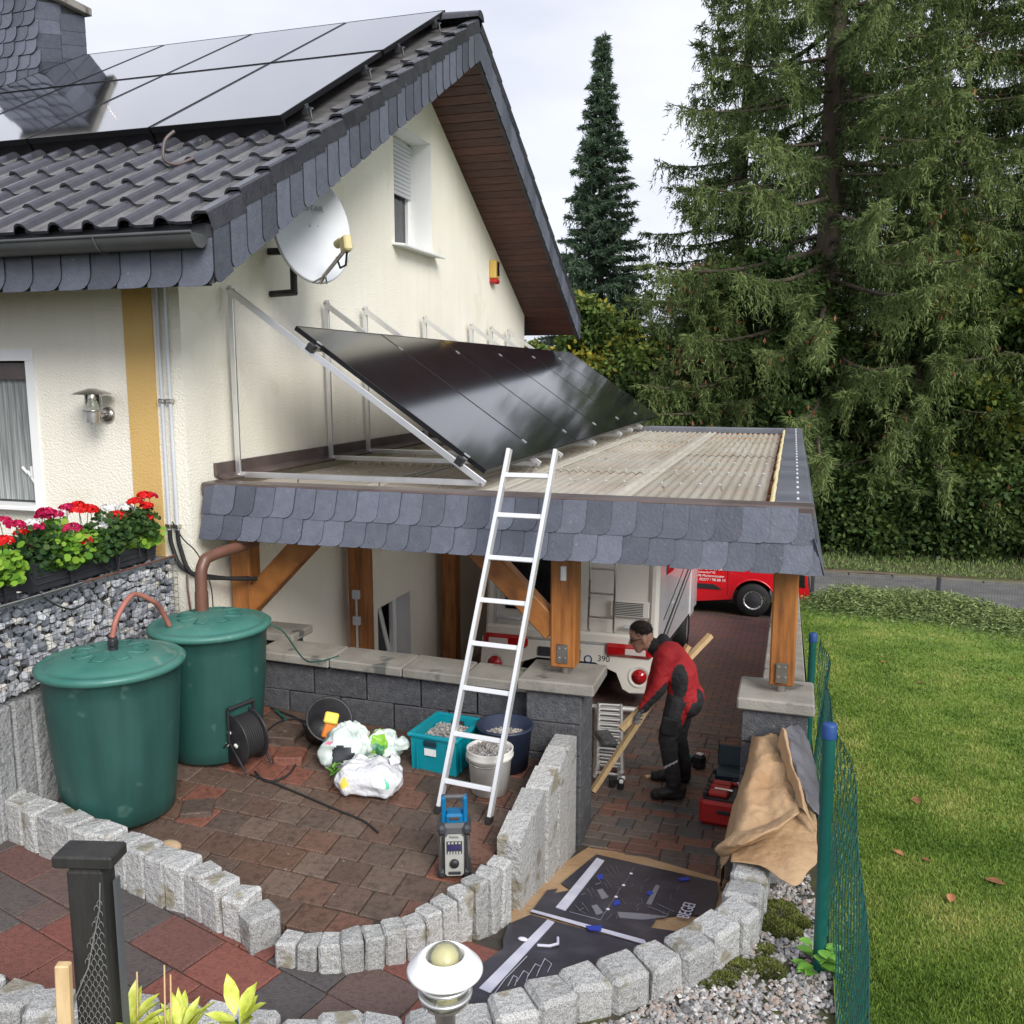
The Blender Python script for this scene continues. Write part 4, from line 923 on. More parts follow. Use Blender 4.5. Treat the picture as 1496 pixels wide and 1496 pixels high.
# ================================================================ rain barrels
def barrel(c, zt_, rb, rt, zr, lab, hump):
    r_ = root('rain_barrel', (c[0], c[1], zt_), lab, 'barrel', 'green rain barrels on the terrace')
    H = zr-zt_
    MB().lathe([(.001, .0), (rb-.02, 0), (rb, .02)]+[(rb+(rt-rb)*(i/10)+.008*math.sin(i/10*math.pi), .02+(H-.06)*i/10) for i in range(1, 11)]+[(rt+.012, H-.03), (rt+.012, H)], (c[0], c[1], zt_), 56).build('body', 'barrel_green', r_)
    rl = rt+.03
    lid = MB().lathe([(rl-.02, -.045), (rl, -.04), (rl+.006, -.012), (rl-.01, 0), (rl-.035, .004), (rl-.05, -.006), (rl-.07, .01), (rl*.7, .035), (rl*.45, .05), (rl*.2, .058), (.001, .06)], (c[0], c[1], zr+.02), 56).build('lid', 'lid_green', r_)
    b = MB()
    for k in range(8):
        a = 2*math.pi*k/8+.3
        P = lambda rr_, da, z_: (c[0]+rr_*math.cos(a+da), c[1]+rr_*math.sin(a+da), zr+.02+z_)
        b.tube([P(.13, -.3, .056), P(.22, -.17, .05), P(.22, .17, .05), P(.13, .3, .056)], .005, 4)
    b.build('lid_ribs', 'lid_green', lid)
    if hump:
        MB().cyl((c[0]+.02, c[1], zr+.07), (c[0]+.02, c[1], zr+.16), .028, n=10).box((c[0]+.03, c[1]-.01, zr+.13), (.05, .06, .05), bev=.01).build('hose_valve', 'black_plastic', lid)
    return r_
B1, B2 = (-3.955, 4.46), (-3.86, 5.33)
zb1 = zterr(*B1); zb2 = zterr(*B2)
barrel(B1, zb1, .325, .4, 1.64, 'green plastic rain barrel with a black hose valve on its lid', True)
barrel(B2, zb2, .315, .385, 1.65, 'green plastic rain barrel with the brown downpipe going into its lid', False)
h_ = MB().tube(sm([(B1[0]+.02, B1[1], 1.8), (B1[0]+.03, B1[1]+.03, 1.9), (B1[0]+.02, B1[1]+.14, 1.99), (B1[0]-.02, B1[1]+.28, 2.0), (B2[0]-.1, B1[1]+.42, 1.92), (B2[0]-.12, B1[1]+.52, 1.83), (B2[0]-.12, B2[1]-.28, 1.71)]), .017, 8).build('hose', 'hose_red', loc=(B1[0], B1[1], 1.72))
props(h_, 'reddish brown hose looping from one barrel lid to the other', 'hose')
dp = root('downpipe', (-3.98, 5.5, 1.7), 'brown rainwater downpipe dropping into the rear barrel lid', 'downpipe')
MB().tube(sm([(-3.985, 5.42, 1.68), (-3.987, 5.43, 1.95), (-3.985, 5.46, 2.05), (-3.97, 5.55, 2.1), (-3.9, 6.0, 2.12)]), .042, 14).build('pipe', 'copper_brown', dp)
MB().cyl((-3.985, 5.42, 1.7), (-3.986, 5.425, 1.86), .047, n=14).build('sleeve', 'copper_brown', dp)
c_ = MB().tube(sm([(-3.52, 5.55, 1.62), (-3.45, 5.62, 1.55), (-3.4, 5.8, 1.3), (-3.42, 6.05, 1.2), (-3.35, 6.25, 1.19)]), .006, 6).build('garden_hose', 'leaf_dark' if 0 else 'wire_green', loc=(-3.45, 5.8, 1.18)); props(c_, 'thin green and yellow line trailing from the rear barrel over the low wall', 'cable')
# ================================================================ cable reel
rp_ = onz(345, 1122, zterr(-3.6)); zr_ = zterr(rp_.x); reel = root('cable_reel', (rp_.x, rp_.y, zr_), 'black cable reel on wire stand in front of the rear barrel', 'cable reel')
ax = Vector((.36, .93, .06)).normalized(); cc = Vector((rp_.x, rp_.y+.08, zr_+.2)); MX = Vector((0, 0, 1)).rotation_difference(ax).to_matrix()
for s_ in (-.075, .085): MB().lathe([(.001, s_-.006), (.18, s_-.006), (.187, s_), (.18, s_+.006), (.05, s_+.012), (.001, s_+.012)], cc, 36, 0, MX).build('flange', 'black_plastic', reel)
b = MB(); b.lathe([(.13, -.07), (.13, .08)], cc, 28, 0, MX)
for k in range(9): b.tube([cc+MX @ Vector((.15*math.cos(a), .15*math.sin(a), -.06+k*.016)) for a in [2*math.pi*i/28 for i in range(28)]], .009, 6, closed=True)
b.build('cable_winding', 'black_rubber', reel)
b = MB(); e1 = cc-ax*.1; e2 = cc+ax*.11; fw = Vector((ax.y, -ax.x, 0)).normalized()
for e in (e1, e2):
    b.tube([Vector((e.x, e.y, zr_+.012))-fw*.2, e+Vector((0, 0, .0)), Vector((e.x, e.y, zr_+.012))+fw*.18], .009, 8); b.tube([e, e+Vector((0, 0, .1)), e+Vector((0, 0, .225))], .009, 8)
b.build('stand', 'black_plastic', reel); MB().tube([e1+Vector((0, 0, .225)), e2+Vector((0, 0, .225))], .015, 10).build('grip', 'black_rubber', reel)
b = MB()
for k in range(3): b.box(e1+MX @ Vector((.06*math.cos(k*2.1), .06*math.sin(k*2.1), .012)), (.028, .016, .012), rot=MX)
b.build('socket', 'white_plastic', reel)
zt_ = lambda x: zterr(x)+.012
def ground_line(name, pix, r, m, label, cat='cable'):
    P = [onz(x, y, zterr(-3)) for x, y in pix]; Q = []
    for i in range(len(P)-1):
        for k in range(5): 
            p0, p1, p2, p3 = P[max(i-1, 0)], P[i], P[i+1], P[min(i+2, len(P)-1)]; t = k/5
            q = .5*((2*p1)+(p2-p0)*t+(2*p0-5*p1+4*p2-p3)*t*t+(3*p1-p0-3*p2+p3)*t**3); q.z = zterr(q.x, q.y)+.004+r; Q.append(q)
    Q.append(Vector((P[-1].x, P[-1].y, zterr(P[-1].x, P[-1].y)+.004+r)))
    return props(MB().tube(Q, r, 6).build(name, m, loc=Q[0]-Vector((0, 0, r))), label, cat)
ground_line('power_cable', [(372, 1128), (390, 1140), (420, 1132), (438, 1110), (455, 1090), (452, 1066), (436, 1058), (410, 1062), (390, 1078), (398, 1089), (425, 1088), (445, 1076), (440, 1060), (415, 1050), (396, 1044)], .007, 'black_rubber', 'loose black cable coiled on the terrace beside the reel')
ground_line('power_cable', [(365, 1132), (400, 1142), (440, 1155), (490, 1172), (530, 1185), (552, 1199)], .007, 'black_rubber', 'black cable running straight across the terrace pavers past the bags')
c_ = ground_line('hose_end', [(403, 1048), (418, 1060)], .012, 'wire_green', 'short green hose end lying by the low block wall', 'hose')
for i, (x, y, lab) in enumerate(((418, 1082, 'loose paver slab lying inside the cable coil'), (425, 1108, 'loose paver slab below the cable coil'), (288, 1172, 'loose raised paver lying in front of the green barrels'))):
    p = onz(x, y, zterr(-3.2)); o = link('loose_paver', MB().box((0, 0, .03), (.2, .2, .06), bev=.008, jit=.006).mesh('loose_paver', 'paver_terrace'), None, (p.x, p.y, zterr(p.x, p.y)-(.008 if i < 2 else .035)), (0, .03, R(8+i*9))); props(o, lab, 'paver')
for i, (x, y, s_, lab) in enumerate(((248, 1225, .055, 'large tan field stone lying behind the granite palisades'), (283, 1247, .035, 'small tan field stone lying behind the granite palisades'))):
    p = onz(x, y, zterr(-3)); o = MB().ball((0, 0, 0), s_, 10, sc=(1.3, .9, .6)).mesh('field_stone', 'tan_stone'); props(link('field_stone', o, None, (p.x, p.y, zterr(p.x, p.y)+s_*.4)), lab, 'stone')
# ================================================================ bags (crumpled sacks)
def sack(name, c, dims, m, seed, parent=None, rz=0, top=1.0, pinch=.0, crump=.035, ex=.42, patches=()):
    """crumpled plastic sack: boxy, flat on the ground, with sharp folds"""
    b = MB(); nu, nv = 72, 40; e = lambda t, k: math.copysign(abs(t)**k, t); sv = Vector((seed*1.7, seed*.9, seed*2.3))
    def fn(u, v):
        th = 2*math.pi*u; ph = math.pi*(v-.5); q = Vector((math.cos(th)*math.cos(ph), math.sin(th)*math.cos(ph), math.sin(ph)))
        p = Vector((e(math.cos(th), ex)*abs(math.cos(ph))**.45*dims[0]/2, e(math.sin(th), ex)*abs(math.cos(ph))**.45*dims[1]/2, e(q.z, .8)*dims[2]/2))
        w = p+Vector((pn(p*6+sv), pn(p*6-sv), pn(p*6+sv*2)))*.06
        f = (abs(pn(w*8+sv))-.22)*-crump*1.6+(abs(pn(w*17-sv))-.2)*-crump*.8+pn(p*4+sv)*crump
        p += q*f; zr = p.z/(dims[2]/2)
        if zr > 0: p.x *= 1-pinch*zr; p.y *= 1-pinch*zr
        p.z = max(p.z, -dims[2]*.42); return Vector(c)+Matrix.Rotation(rz, 3, 'Z') @ p+Vector((0, 0, dims[2]*.42))
    b.grid(fn, nu, nv); mats = [m]
    for u0, u1, v0, v1, pm in patches:
        mats.append(pm)
        for a in range(nu):
            for d_ in range(nv):
                eu, ev = ((a+.5)/nu-(u0+u1)/2)/(u1-u0)*2, ((d_+.5)/nv-(v0+v1)/2)/(v1-v0)*2
                if eu*eu+ev*ev+.7*pn(Vector((a*.35, d_*.35, seed))) < 1: b.m[a*nv+d_] = len(mats)-1
    return b.build(name, mats, parent)
def onT(x, y): p = onz(x, y, zterr(-2.6)); return Vector((p.x, p.y, zterr(p.x)))
p = onT(540, 1152); r_ = root('sack', p, 'white plastic sack lying in front of the other bags on the terrace', 'sack'); ry = R(12)
sack('body', p, (.44, .27, .21), 'bag_white', 3, r_, ry, pinch=.22, crump=.034, patches=[(.66, .715, .42, .6, 'print_yellow'), (.8, .83, .45, .6, 'print_green')]); sack('open_mouth', p+Vector((.14, .08, .09)), (.1, .09, .15), 'bag_white', 9, r_, .4, pinch=.1, crump=.05, ex=.8); sack('open_mouth', p+Vector((-.08, .07, .1)), (.2, .08, .1), 'bag_white', 5, r_, .2, pinch=.1, crump=.05, ex=.8)
p = onT(508, 1118); r_ = root('sack', p, 'crumpled pale plastic bag with pink and grey print behind the white sack', 'sack'); sack('body', p, (.31, .24, .29), 'bag_pale', 11, r_, .3, pinch=.25, crump=.055, patches=[(.62, .72, .6, .66, 'print_pink'), (.71, .77, .42, .58, 'charcoal')])
p = onT(562, 1112); r_ = root('sack', p, 'bright green plastic bag with dark green lower half beside the pale bag', 'sack')
sack('body', p, (.22, .2, .24), 'bag_pale', 21, r_, .1, pinch=.2, crump=.055, patches=[(.5, .62, .45, 1, 'bag_green'), (.68, .8, .5, .9, 'bag_green'), (.6, .95, 0, .45, 'bag_darkgreen')]); sack('lower_half', p+Vector((-.03, -.1, .0)), (.2, .12, .2), 'bag_darkgreen', 24, r_, .1, pinch=.1, crump=.04); sack('loose_corner', p+Vector((.13, .0, .1)), (.1, .05, .1), 'bag_pale', 29, r_, .7, crump=.03)
p = onT(478, 1098); r_ = root('black_tub', p, 'black plastic tub lying on its side with a yellow and orange packet by the bags', 'tub')
d = Vector((-.35, .75, .0)).normalized(); Mq = Vector((0, 0, 1)).rotation_difference(Vector((.55, -.55, .62)).normalized()).to_matrix()
MB().lathe([(.001, -.15), (.12, -.15), (.16, .12), (.172, .125), (.172, .14), (.155, .14), (.115, -.135), (.001, -.14)], p+Vector((-.04, .06, .145)), 30, 0, Mq).build('body', 'black_plastic', r_)
MB().box(p+Vector((.06, -.06, .17)), (.09, .03, .13), rot=(-.3, .3, .3), bev=.01).build('packet', 'print_orange', r_); MB().box(p+Vector((.07, -.05, .255)), (.1, .03, .08), rot=(-.5, .2, .3), bev=.01).build('packet_flap', 'print_yellow', r_)
weed = []
# ================================================================ crate, bucket, tub
def pebbles(b_, c, rx, ry, z, n, s_=.011, rnd=True):
    for _ in range(n):
        while True:
            a, d_ = random.uniform(-1, 1), random.uniform(-1, 1)
            if not rnd or a*a+d_*d_ < 1: break
        q = random.uniform(.7, 1.3)*s_
        addrock(b_, random.choice(rocks), (c[0]+a*rx, c[1]+d_*ry, z+.02*(1-a*a)*(1-d_*d_)+random.uniform(-.004, .006)), q*2, (random.random()*6, random.random()*6, 0))
def tonemesh(o):
    me = o.data; a = me.attributes.new('tone', 'FLOAT', 'FACE'); v = []; k = 0
    tone = random.random()
    vi = -1; vals = []
    for f in me.polygons:
        g_i = f.vertices[0]//9; rr_ = random.Random(g_i).random(); vals.append(rr_)
    a.data.foreach_set('value', vals)
zc_ = zterr(-2.27); cr = root('crate', (-2.25, 5.76, zc_), 'teal plastic crate filled with gravel beside the ladder', 'crate', rot=(0, 0, R(-6)))
b = MB(); w, d, h = .36, .42, .27; wt = .014
b.box((0, 0, .012), (w-.03, d-.03, .02))
for s_ in (-1, 1):
    b.box((s_*(w/2-wt/2-.006), 0, h/2), (wt, d-.012, h), rot=(0, s_*R(2.5), 0)); b.box((0, s_*(d/2-wt/2-.006), h/2), (w-.012, wt, h), rot=(-s_*R(2.5), 0, 0))
b.build('shell', 'teal_plastic', cr)
b = MB()
for s_ in (-1, 1): b.box((s_*(w/2), 0, h-.012), (.032, d+.03, .026), bev=.006); b.box((0, s_*(d/2), h-.012), (w-.03, .032, .026), bev=.006)
for s_ in (-1, 1):
    for dy_ in (-.14, 0, .14): b.box((s_*(w/2+.002), dy_, h/2-.02), (.012, .012, h-.06))
for dx in (-.12, .12): b.box((dx, -d/2-.002, h/2-.02), (.012, .012, h-.06))
b.build('rim', 'teal_plastic', cr); MB().box((-.02, -d/2-.004, h*.55), (.09, .004, .05)).build('label_card', 'white_plastic', cr); MB().box((-.02, -d/2-.006, h*.78), (.1, .014, .045), bev=.006).build('handle_slot', 'teal_dark', cr); MB().box((0, d/2-.03, h*.8), (.1, .004, .05)).build('handle_hole', 'charcoal', cr)
b = MB(); b.box((0, 0, .19), (w-.05, d-.05, .02)); pebbles(b, (0, 0), w/2-.04, d/2-.04, .205, 520, rnd=False); o = b.build('gravel_fill', 'gravel', cr); o['kind'] = 'stuff'; tonemesh(o)
bp_ = (-1.83, 5.47); zb_ = zterr(bp_[0]); bk_ = root('bucket', (bp_[0], bp_[1], zb_), 'white plastic bucket filled with gravel behind the ladder foot', 'bucket')
MB().lathe([(.001, 0), (.125, 0), (.145, .24), (.158, .245), (.16, .262), (.152, .29), (.158, .3), (.15, .302), (.143, .26), (.14, .24)], (bp_[0], bp_[1], zb_), 40).build('body', 'bucket_white', bk_)
b = MB(); b.lathe([(.143, .262), (.001, .268)], (bp_[0], bp_[1], zb_), 24); pebbles(b, bp_, .14, .14, zb_+.272, 420); o = b.build('gravel_fill', 'gravel', bk_); o['kind'] = 'stuff'; tonemesh(o)
MB().tube([(bp_[0]+.16*math.cos(a), bp_[1]+.16*math.sin(a), zb_+.255-.035*abs(math.sin((a-math.pi)))) for a in [math.pi+math.pi*i/14 for i in range(15)]], .004, 6).build('handle', 'steel', bk_)
tp_ = (-1.845, 5.86); tb = root('tub', (tp_[0], tp_[1], zb_), 'dark blue mortar tub against the wall behind the white bucket', 'tub')
MB().lathe([(.001, 0), (.16, 0), (.19, .29), (.205, .3), (.205, .315), (.185, .315), (.155, .03), (.001, .02)], (tp_[0], tp_[1], zb_), 40).build('body', 'navy_plastic', tb)
b = MB(); b.lathe([(.18, .2), (.001, .21)], (tp_[0], tp_[1], zb_), 24); pebbles(b, tp_, .16, .16, zb_+.215, 380); o = b.build('gravel_fill', 'gravel', tb); o['kind'] = 'stuff'; tonemesh(o)
# ================================================================ jobsite radio
rc_ = onz(660, 1284, zterr(-1.7, 4.4)); rz_ = zterr(rc_.x, rc_.y+.05); rd = root('radio', (rc_.x, rc_.y+.05, rz_), 'black and blue jobsite radio with carrying handle in front of the ladder', 'radio', rot=(0, 0, R(20)))
RW, RD, RH = .165, .15, .32
MB().box((0, 0, RH/2+.01), (RW-.02, RD-.02, RH-.01), bev=.02).build('body', 'radio_grey', rd)
fc_ = MB().prism([(-.052, .03), (-.04, .018), (.04, .018), (.052, .03), (.052, .245), (.038, .262), (-.038, .262), (-.052, .245)], (0, -RD/2+.004, .01), (1, 0, 0), (0, 0, 1), (0, -.014, 0)).build('face_plate', 'radio_face', rd)
MB().box((0, -RD/2-.012, .2), (.088, .006, .075), bev=.002).build('display', 'charcoal', fc_); MB().box((0, -RD/2-.0165, .203), (.076, .004, .03)).build('screen', 'screen', fc_)
b = MB()
for k in range(5): b.box((-.032+k*.016, -RD/2-.017, .172), (.01, .005, .012))
for k in range(4): b.box((-.03+k*.02, -RD/2-.017, .229), (.011, .005, .01))
b.build('buttons', 'radio_face', fc_)['kind'] = 'stuff'; MB().lathe([(.026, 0), (.026, .012), (.02, .02), (.001, .02)], (0, -RD/2-.01, .105), 24, 0, Euler((R(90), 0, 0)).to_matrix()).build('knob', 'black_plastic', fc_)
MB().box((0, -RD/2-.011, .045), (.07, .006, .02), bev=.003).build('socket_cover', 'charcoal', fc_); text('lettering', 'makita'.capitalize(), .02, (-.03, -RD/2-.0105, .255), (1, 0, 0), (0, 0, 1), 'black_plastic', fc_)
for sx_ in (-1, 1):
    for zz in (.035, .295):
        MB().box((sx_*(RW/2-.012), 0, zz), (.05, RD+.02, .055), bev=.016).build('bumper', 'charcoal', rd)
    b = MB(); b.tube([(sx_*(RW/2-.004), -RD/2+.0, .06), (sx_*(RW/2-.004), -RD/2+.0, .27)], .011, 8); b.build('guard_bar', 'steel', rd)
    MB().box((sx_*(RW/2-.022), 0, .385), (.026, .06, .17), bev=.008).build('handle_arm', 'blue_plastic', rd)
MB().tube([(-RW/2+.02, 0, .462), (RW/2-.02, 0, .462)], .014, 10).build('handle_grip', 'radio_grey', rd)
MB().box((0, .005, .345), (.1, .1, .06), bev=.012).build('battery_cover', 'blue_plastic', rd); MB().box((0, -.047, .352), (.06, .006, .022), bev=.003).build('latch', 'charcoal', rd)
# ================================================================ flower boxes
def flowerbox(y0, y1, lab, nfl, seed):
    rr_ = random.Random(seed); yc = (y0+y1)/2
    r_ = root('flower_box', (-4.56, yc, 2.045), lab, 'flower box', 'geranium boxes on the gabion')
    b = MB(); h = .17; n = 7
    P = [(-.075, 0), (.075, 0), (.095, h), (.105, h), (.105, h+.015), (-.105, h+.015), (-.105, h), (-.095, h)]
    b.prism(P, (-4.56, y0, 2.045), (1, 0, 0), (0, 0, 1), (0, y1-y0, 0))
    for z in (.05, .09): b.box((-4.478+z*.1, yc, 2.045+z), (.012, y1-y0-.02, .008))
    b.build('box', 'charcoal', r_)
    b = MB()
    for k in (0.25, .62, .9): b.box((-4.462, y0+(y1-y0)*k, 2.13), (.012, .018, .19), rot=(0, R(-7), 0))
    b.build('strap', 'black_plastic', r_)
    for nm, mt, cnt, zs in (('foliage', 'leaf_gdark', 3600, (2.22, 2.38)), ('bright_foliage', 'leaf_ger', 2300, (2.2, 2.42))):
        C = []
        for _ in range(16 if nm == 'foliage' else 9): C.append((-4.54+rr_.uniform(-.05, .09), rr_.uniform(y0, y1), rr_.uniform(*zs)))
        C = np.array(C); idx = rng.integers(0, len(C), cnt); Pp = C[idx]+np.clip(rng.normal(size=(cnt, 3)), -1.7, 1.7)*np.array([.065, .08, .055]); Pp[:, 2] = np.maximum(Pp[:, 2], 2.19)+rng.uniform(-.03, .01, cnt)
        D = rng.normal(size=(cnt, 3))*.6+np.array([.5, -.4, .6]); q = discs(Pp, D, (.021 if nm != 'foliage' else .016)*rng.uniform(.7, 1.3, cnt), 7)
        tn = rng.random(cnt); link(nm, npmesh(nm, q.reshape(-1, 3), 7, mt, tn), r_, (0, 0, 0))
    fl = [('petal_red', .4), ('petal_mag', .35), ('petal_white', .25)]
    b = MB()
    for k in range(nfl):
        c = Vector((-4.54+rr_.uniform(-.1, .12), y0+(y1-y0)*(k+.5)/nfl+rr_.uniform(-.03, .03), rr_.uniform(2.34, 2.53) if rr_.random() > .18 else rr_.uniform(2.2, 2.33)))
        u = rr_.random(); mt = 'petal_red' if u < .42 else ('petal_mag' if u < .82 else 'petal_white'); cnt = 110; rad = rr_.uniform(.04, .062)
        d = unit(rng.normal(size=(cnt, 3))); d[:, 2] = np.abs(d[:, 2])-.15; Pp = np.array(c)+d*rad*np.array([1.1, 1.1, .7])
        q = discs(Pp, d+rng.normal(size=(cnt, 3))*.5, .012, 5); link('flower', npmesh('flower', q.reshape(-1, 3), 5, mt, rng.random(cnt)), r_, (0, 0, 0))
        b.tube([c, c+Vector((rr_.uniform(-.03, .03), rr_.uniform(-.03, .03), -.16))], .003, 4, cap=False)
    b.build('stems', 'wire_green', r_)['kind'] = 'stuff'
flowerbox(4.43, 5.58, 'long dark box of red, magenta and white geraniums nearest the house corner', 38, 4)
flowerbox(3.2, 4.3, 'dark flower box of pink geraniums and lime leaves past a gap along the gabion', 28, 8)
for i, pts_ in enumerate((((-4.42, 4.3, 2.3), (-4.4, 4.4, 2.05), (-4.39, 4.62, 1.9), (-4.39, 4.8, 1.92)), ((-4.45, 4.9, 2.24), (-4.44, 5.0, 2.1), (-4.4, 5.08, 2.06), (-4.41, 5.14, 2.2), (-4.42, 5.3, 2.24), (-4.4, 5.32, 2.1)))):
    props(MB().tube(sm(pts_), .006, 6).build('irrigation_line', 'black_rubber', loc=pts_[0]), ['thin black irrigation line dangling over the gabion face', 'thin black irrigation line looping over the long flower box'][i], 'cable')
props(MB().tube([(-4.33, 5.73, 1.9), (-4.31, 5.7, 1.8), (-4.28, 5.68, 1.65), (-4.27, 5.68, 1.5)], .008, 6).build('drain_hose', 'copper_brown', loc=(-4.3, 5.7, 1.5)), 'brown hose hanging at the house corner beside the gabion', 'hose')
# ================================================================ motorhome (local frame: x across, y forward from its rear, z up)
MHY = 10.2; mh = root('motorhome', (-2.44, MHY, zdrive(0, MHY)), 'cream motorhome parked under the carport with its rear to the terrace', 'motorhome', rot=(-math.atan(.115), 0, 0))
def mq(x, y, dy=0): p = ony(x, y, MHY); return (p.x+2.44, dy, p.z-zdrive(0, MHY))
MW, MLN = 2.1, 5.1
b = MB(); b.box((0, MLN/2+.05, 1.62), (MW-.08, MLN, 2.1), bev=.09); b.build('body', 'camper', mh)
for s_ in (-1, 1): MB().box((s_*(MW/2-.055), .06, 1.6), (.12, .12, 2.0), bev=.04).build('corner_trim', 'camper', mh)
b = MB(); b.box((MW/2-.035, MLN/2+.1, 1.2), (.02, MLN-.3, 1.2)); b.build('side_panel', 'camper_white', mh)
b = MB()
for z0, z1, w in ((.75, 1.55, .05), (.62, 1.42, .03), (.95, 1.75, .02)): b.box((MW/2-.022, 2.6, (z0+z1)/2), (.006, 3.8, w), rot=(R(12), 0, 0))
b.build('side_stripe', 'charcoal', mh)
b = MB()
for y_, z_, w, h in ((1.2, 1.75, .7, .5), (2.9, 1.75, .7, .5)): b.box((MW/2-.02, y_, z_), (.012, w, h), bev=.004)
b.build('side_window', 'glass_dark', mh); MB().box((MW/2-.018, 4.2, 1.3), (.012, .55, 1.5), bev=.004).build('side_door', 'camper_white', mh); MB().box((MW/2-.01, .95, 1.9), (.01, .22, .7)).build('red_mark', 'red_plastic', mh)
# rear lower moulding with a wheel-arch like cut in the middle
LB = .22
mo = [(-MW/2, LB), (-MW/2+.28, LB-.02), (-MW/2+.36, LB+.02), (-MW/2+.44, LB+.2), (-.35, LB+.3), (.35, LB+.3), (MW/2-.44, LB+.2), (MW/2-.36, LB+.02), (MW/2-.28, LB-.02), (MW/2, LB), (MW/2+.01, .42), (MW/2, .72), (-MW/2, .72), (-MW/2-.01, .42)]
bp2 = MB().prism(mo, (0, -.12, 0), (1, 0, 0), (0, 0, 1), (0, .45, 0)).build('bumper', 'camper', mh)
MB().box((0, -.05, .8), (MW-.06, .12, .14), bev=.03).build('upper_bumper', 'camper', mh)
MB().box((0, -.065, .68), (MW-.4, .1, .09)).build('recess', 'dish_grey', mh)
for s_ in (-1, 1):
    tl_ = MB().box((s_*(MW/2-.3), -.13, .69), (.56, .08, .155), bev=.04).build('tail_light', 'tail_red', mh)
    MB().box((s_*(MW/2-.22), -.172, .685), (.24, .01, .07), bev=.004).build('reversing_lens', 'tail_clear', tl_)
    MB().lathe([(.001, 0), (.085, 0), (.09, .01), (.125, .012)], (s_*(MW/2-.17), -.122, .4), 28, 0, Euler((R(90), 0, 0)).to_matrix()).build('fog_surround', 'camper', mh)
    MB().lathe([(.085, -.005), (.085, .02), (.001, .03)], (s_*(MW/2-.17), -.122, .4), 28, 0, Euler((R(90), 0, 0)).to_matrix()).build('fog_light', 'tail_red', mh)
pl_ = MB().box((-.08, -.135, .6), (.52, .02, .11), bev=.004).build('licence_plate', 'charcoal', mh)
text('lettering', '390', .1, (.38, -.123, .54), (1, 0, 0), (0, 0, 1), 'charcoal', mh)
MB().lathe([(.035, 0), (.05, 0), (.05, .003), (.035, .003)], (.27, -.122, .55), 20, 0, Euler((R(90), 0, 0)).to_matrix()).build('badge', 'cap_blue', mh)
MB().box((-.38, -.001, 1.42), (.86, .03, .72), bev=.03).build('rear_window', 'glass_dark', mh)
MB().box((-.9, -.005, 1.25), (.02, .03, 1.2)).build('trim_line', 'dish_grey', mh)
MB().tube([(-.9, -.0, .98), (-.9, -.06, .96), (-.6, -.06, .95), (-.56, 0, 1.0)], .022, 8).build('grab_handle', 'dish_grey', mh)
b = MB()
for x in (.25, .55): b.tube([(x, 0, .85), (x, -.09, .92), (x, -.09, 2.5), (x, 0, 2.56)], .013, 8)
for z in (1.05, 1.33, 1.62, 1.92, 2.2): b.tube([(.25, -.09, z), (.55, -.09, z)], .011, 8)
b.build('rear_ladder', 'steel', mh)
b = MB(); b.box((.72, -.0, 1.16), (.46, .025, .19), bev=.008)
gr_ = b.build('vent', 'camper', mh); b = MB()
for k in range(8): b.box((.7, -.016, 1.09+k*.02), (.36, .008, .008))
b.build('louvre', 'charcoal', gr_); MB().tube([(.55, -.09, 1.95), (.62, -.1, 1.93), (.65, -.1, 1.82)], .012, 6).build('hook_cable', 'black_rubber', mh)
MB().box((.75, -.03, .95), (.2, .05, .04), bev=.01).build('latch', 'dish_grey', mh)
for s_ in (-1, 1):
    for y_ in (1.3, 4.1):
        w_ = MB().lathe([(.2, -.1), (.32, -.1), (.335, -.06), (.335, .06), (.32, .1), (.2, .1)], (s_*(MW/2-.16), y_, .335), 28, 0, Euler((0, R(90), 0)).to_matrix()).build('wheel', 'black_rubber', mh)
        MB().lathe([(.2, s_*.09), (.001, s_*.08)], (s_*(MW/2-.16), y_, .335), 20, 0, Euler((0, R(90), 0)).to_matrix()).build('rim', 'alu', w_)
MB().box((0, MLN/2+.2, .5), (MW-.3, MLN-.5, .3)).build('chassis', 'trim_black', mh)
# ================================================================ red van (local: x forward = world +X, nose right)
VY = 18.35; zv = -1.42
van = root('van', (-.586, VY+.9, zv), 'red delivery van with white lettering parked across the foot of the driveway', 'van', rot=(0, 0, 0)); VL0, VL1 = -4.0, 1.02
side = [(VL0, .35), (VL0-.03, 1.0), (VL0+.05, 1.85), (VL0+.25, 1.93), (-.75, 1.93), (-.35, 1.86), (.25, 1.22), (.85, 1.06), (1.0, .9), (1.06, .55), (1.02, .3)]
def arch(cx, n=10, r=.41): return [(cx+r*math.cos(a), max(.24, .335+r*math.sin(a))) for a in [math.pi*i/n for i in range(n+1)]]
prof = side+[(.5, .24)]+arch(0)+[(-1.2, .24), (-2.3, .24)]+arch(-3.1)+[(-3.6, .3)]
b = MB(); N = len(prof)
for yy, mxx in ((-.9, -1), (.9, 1)):
    pass
inset = lambda p, y_: (p[0], y_*(1-.09*max(0, (p[1]-1.0)/.95)), p[1])
A = [inset(p, -.9) for p in prof]; Bv = [inset(p, .9) for p in prof]
b.add(A+Bv, [tuple(range(N))[::-1], tuple(range(N, 2*N))]+[(i, (i+1) % N, N+(i+1) % N, N+i) for i in range(N)])
b.build('body', 'red_van', van)
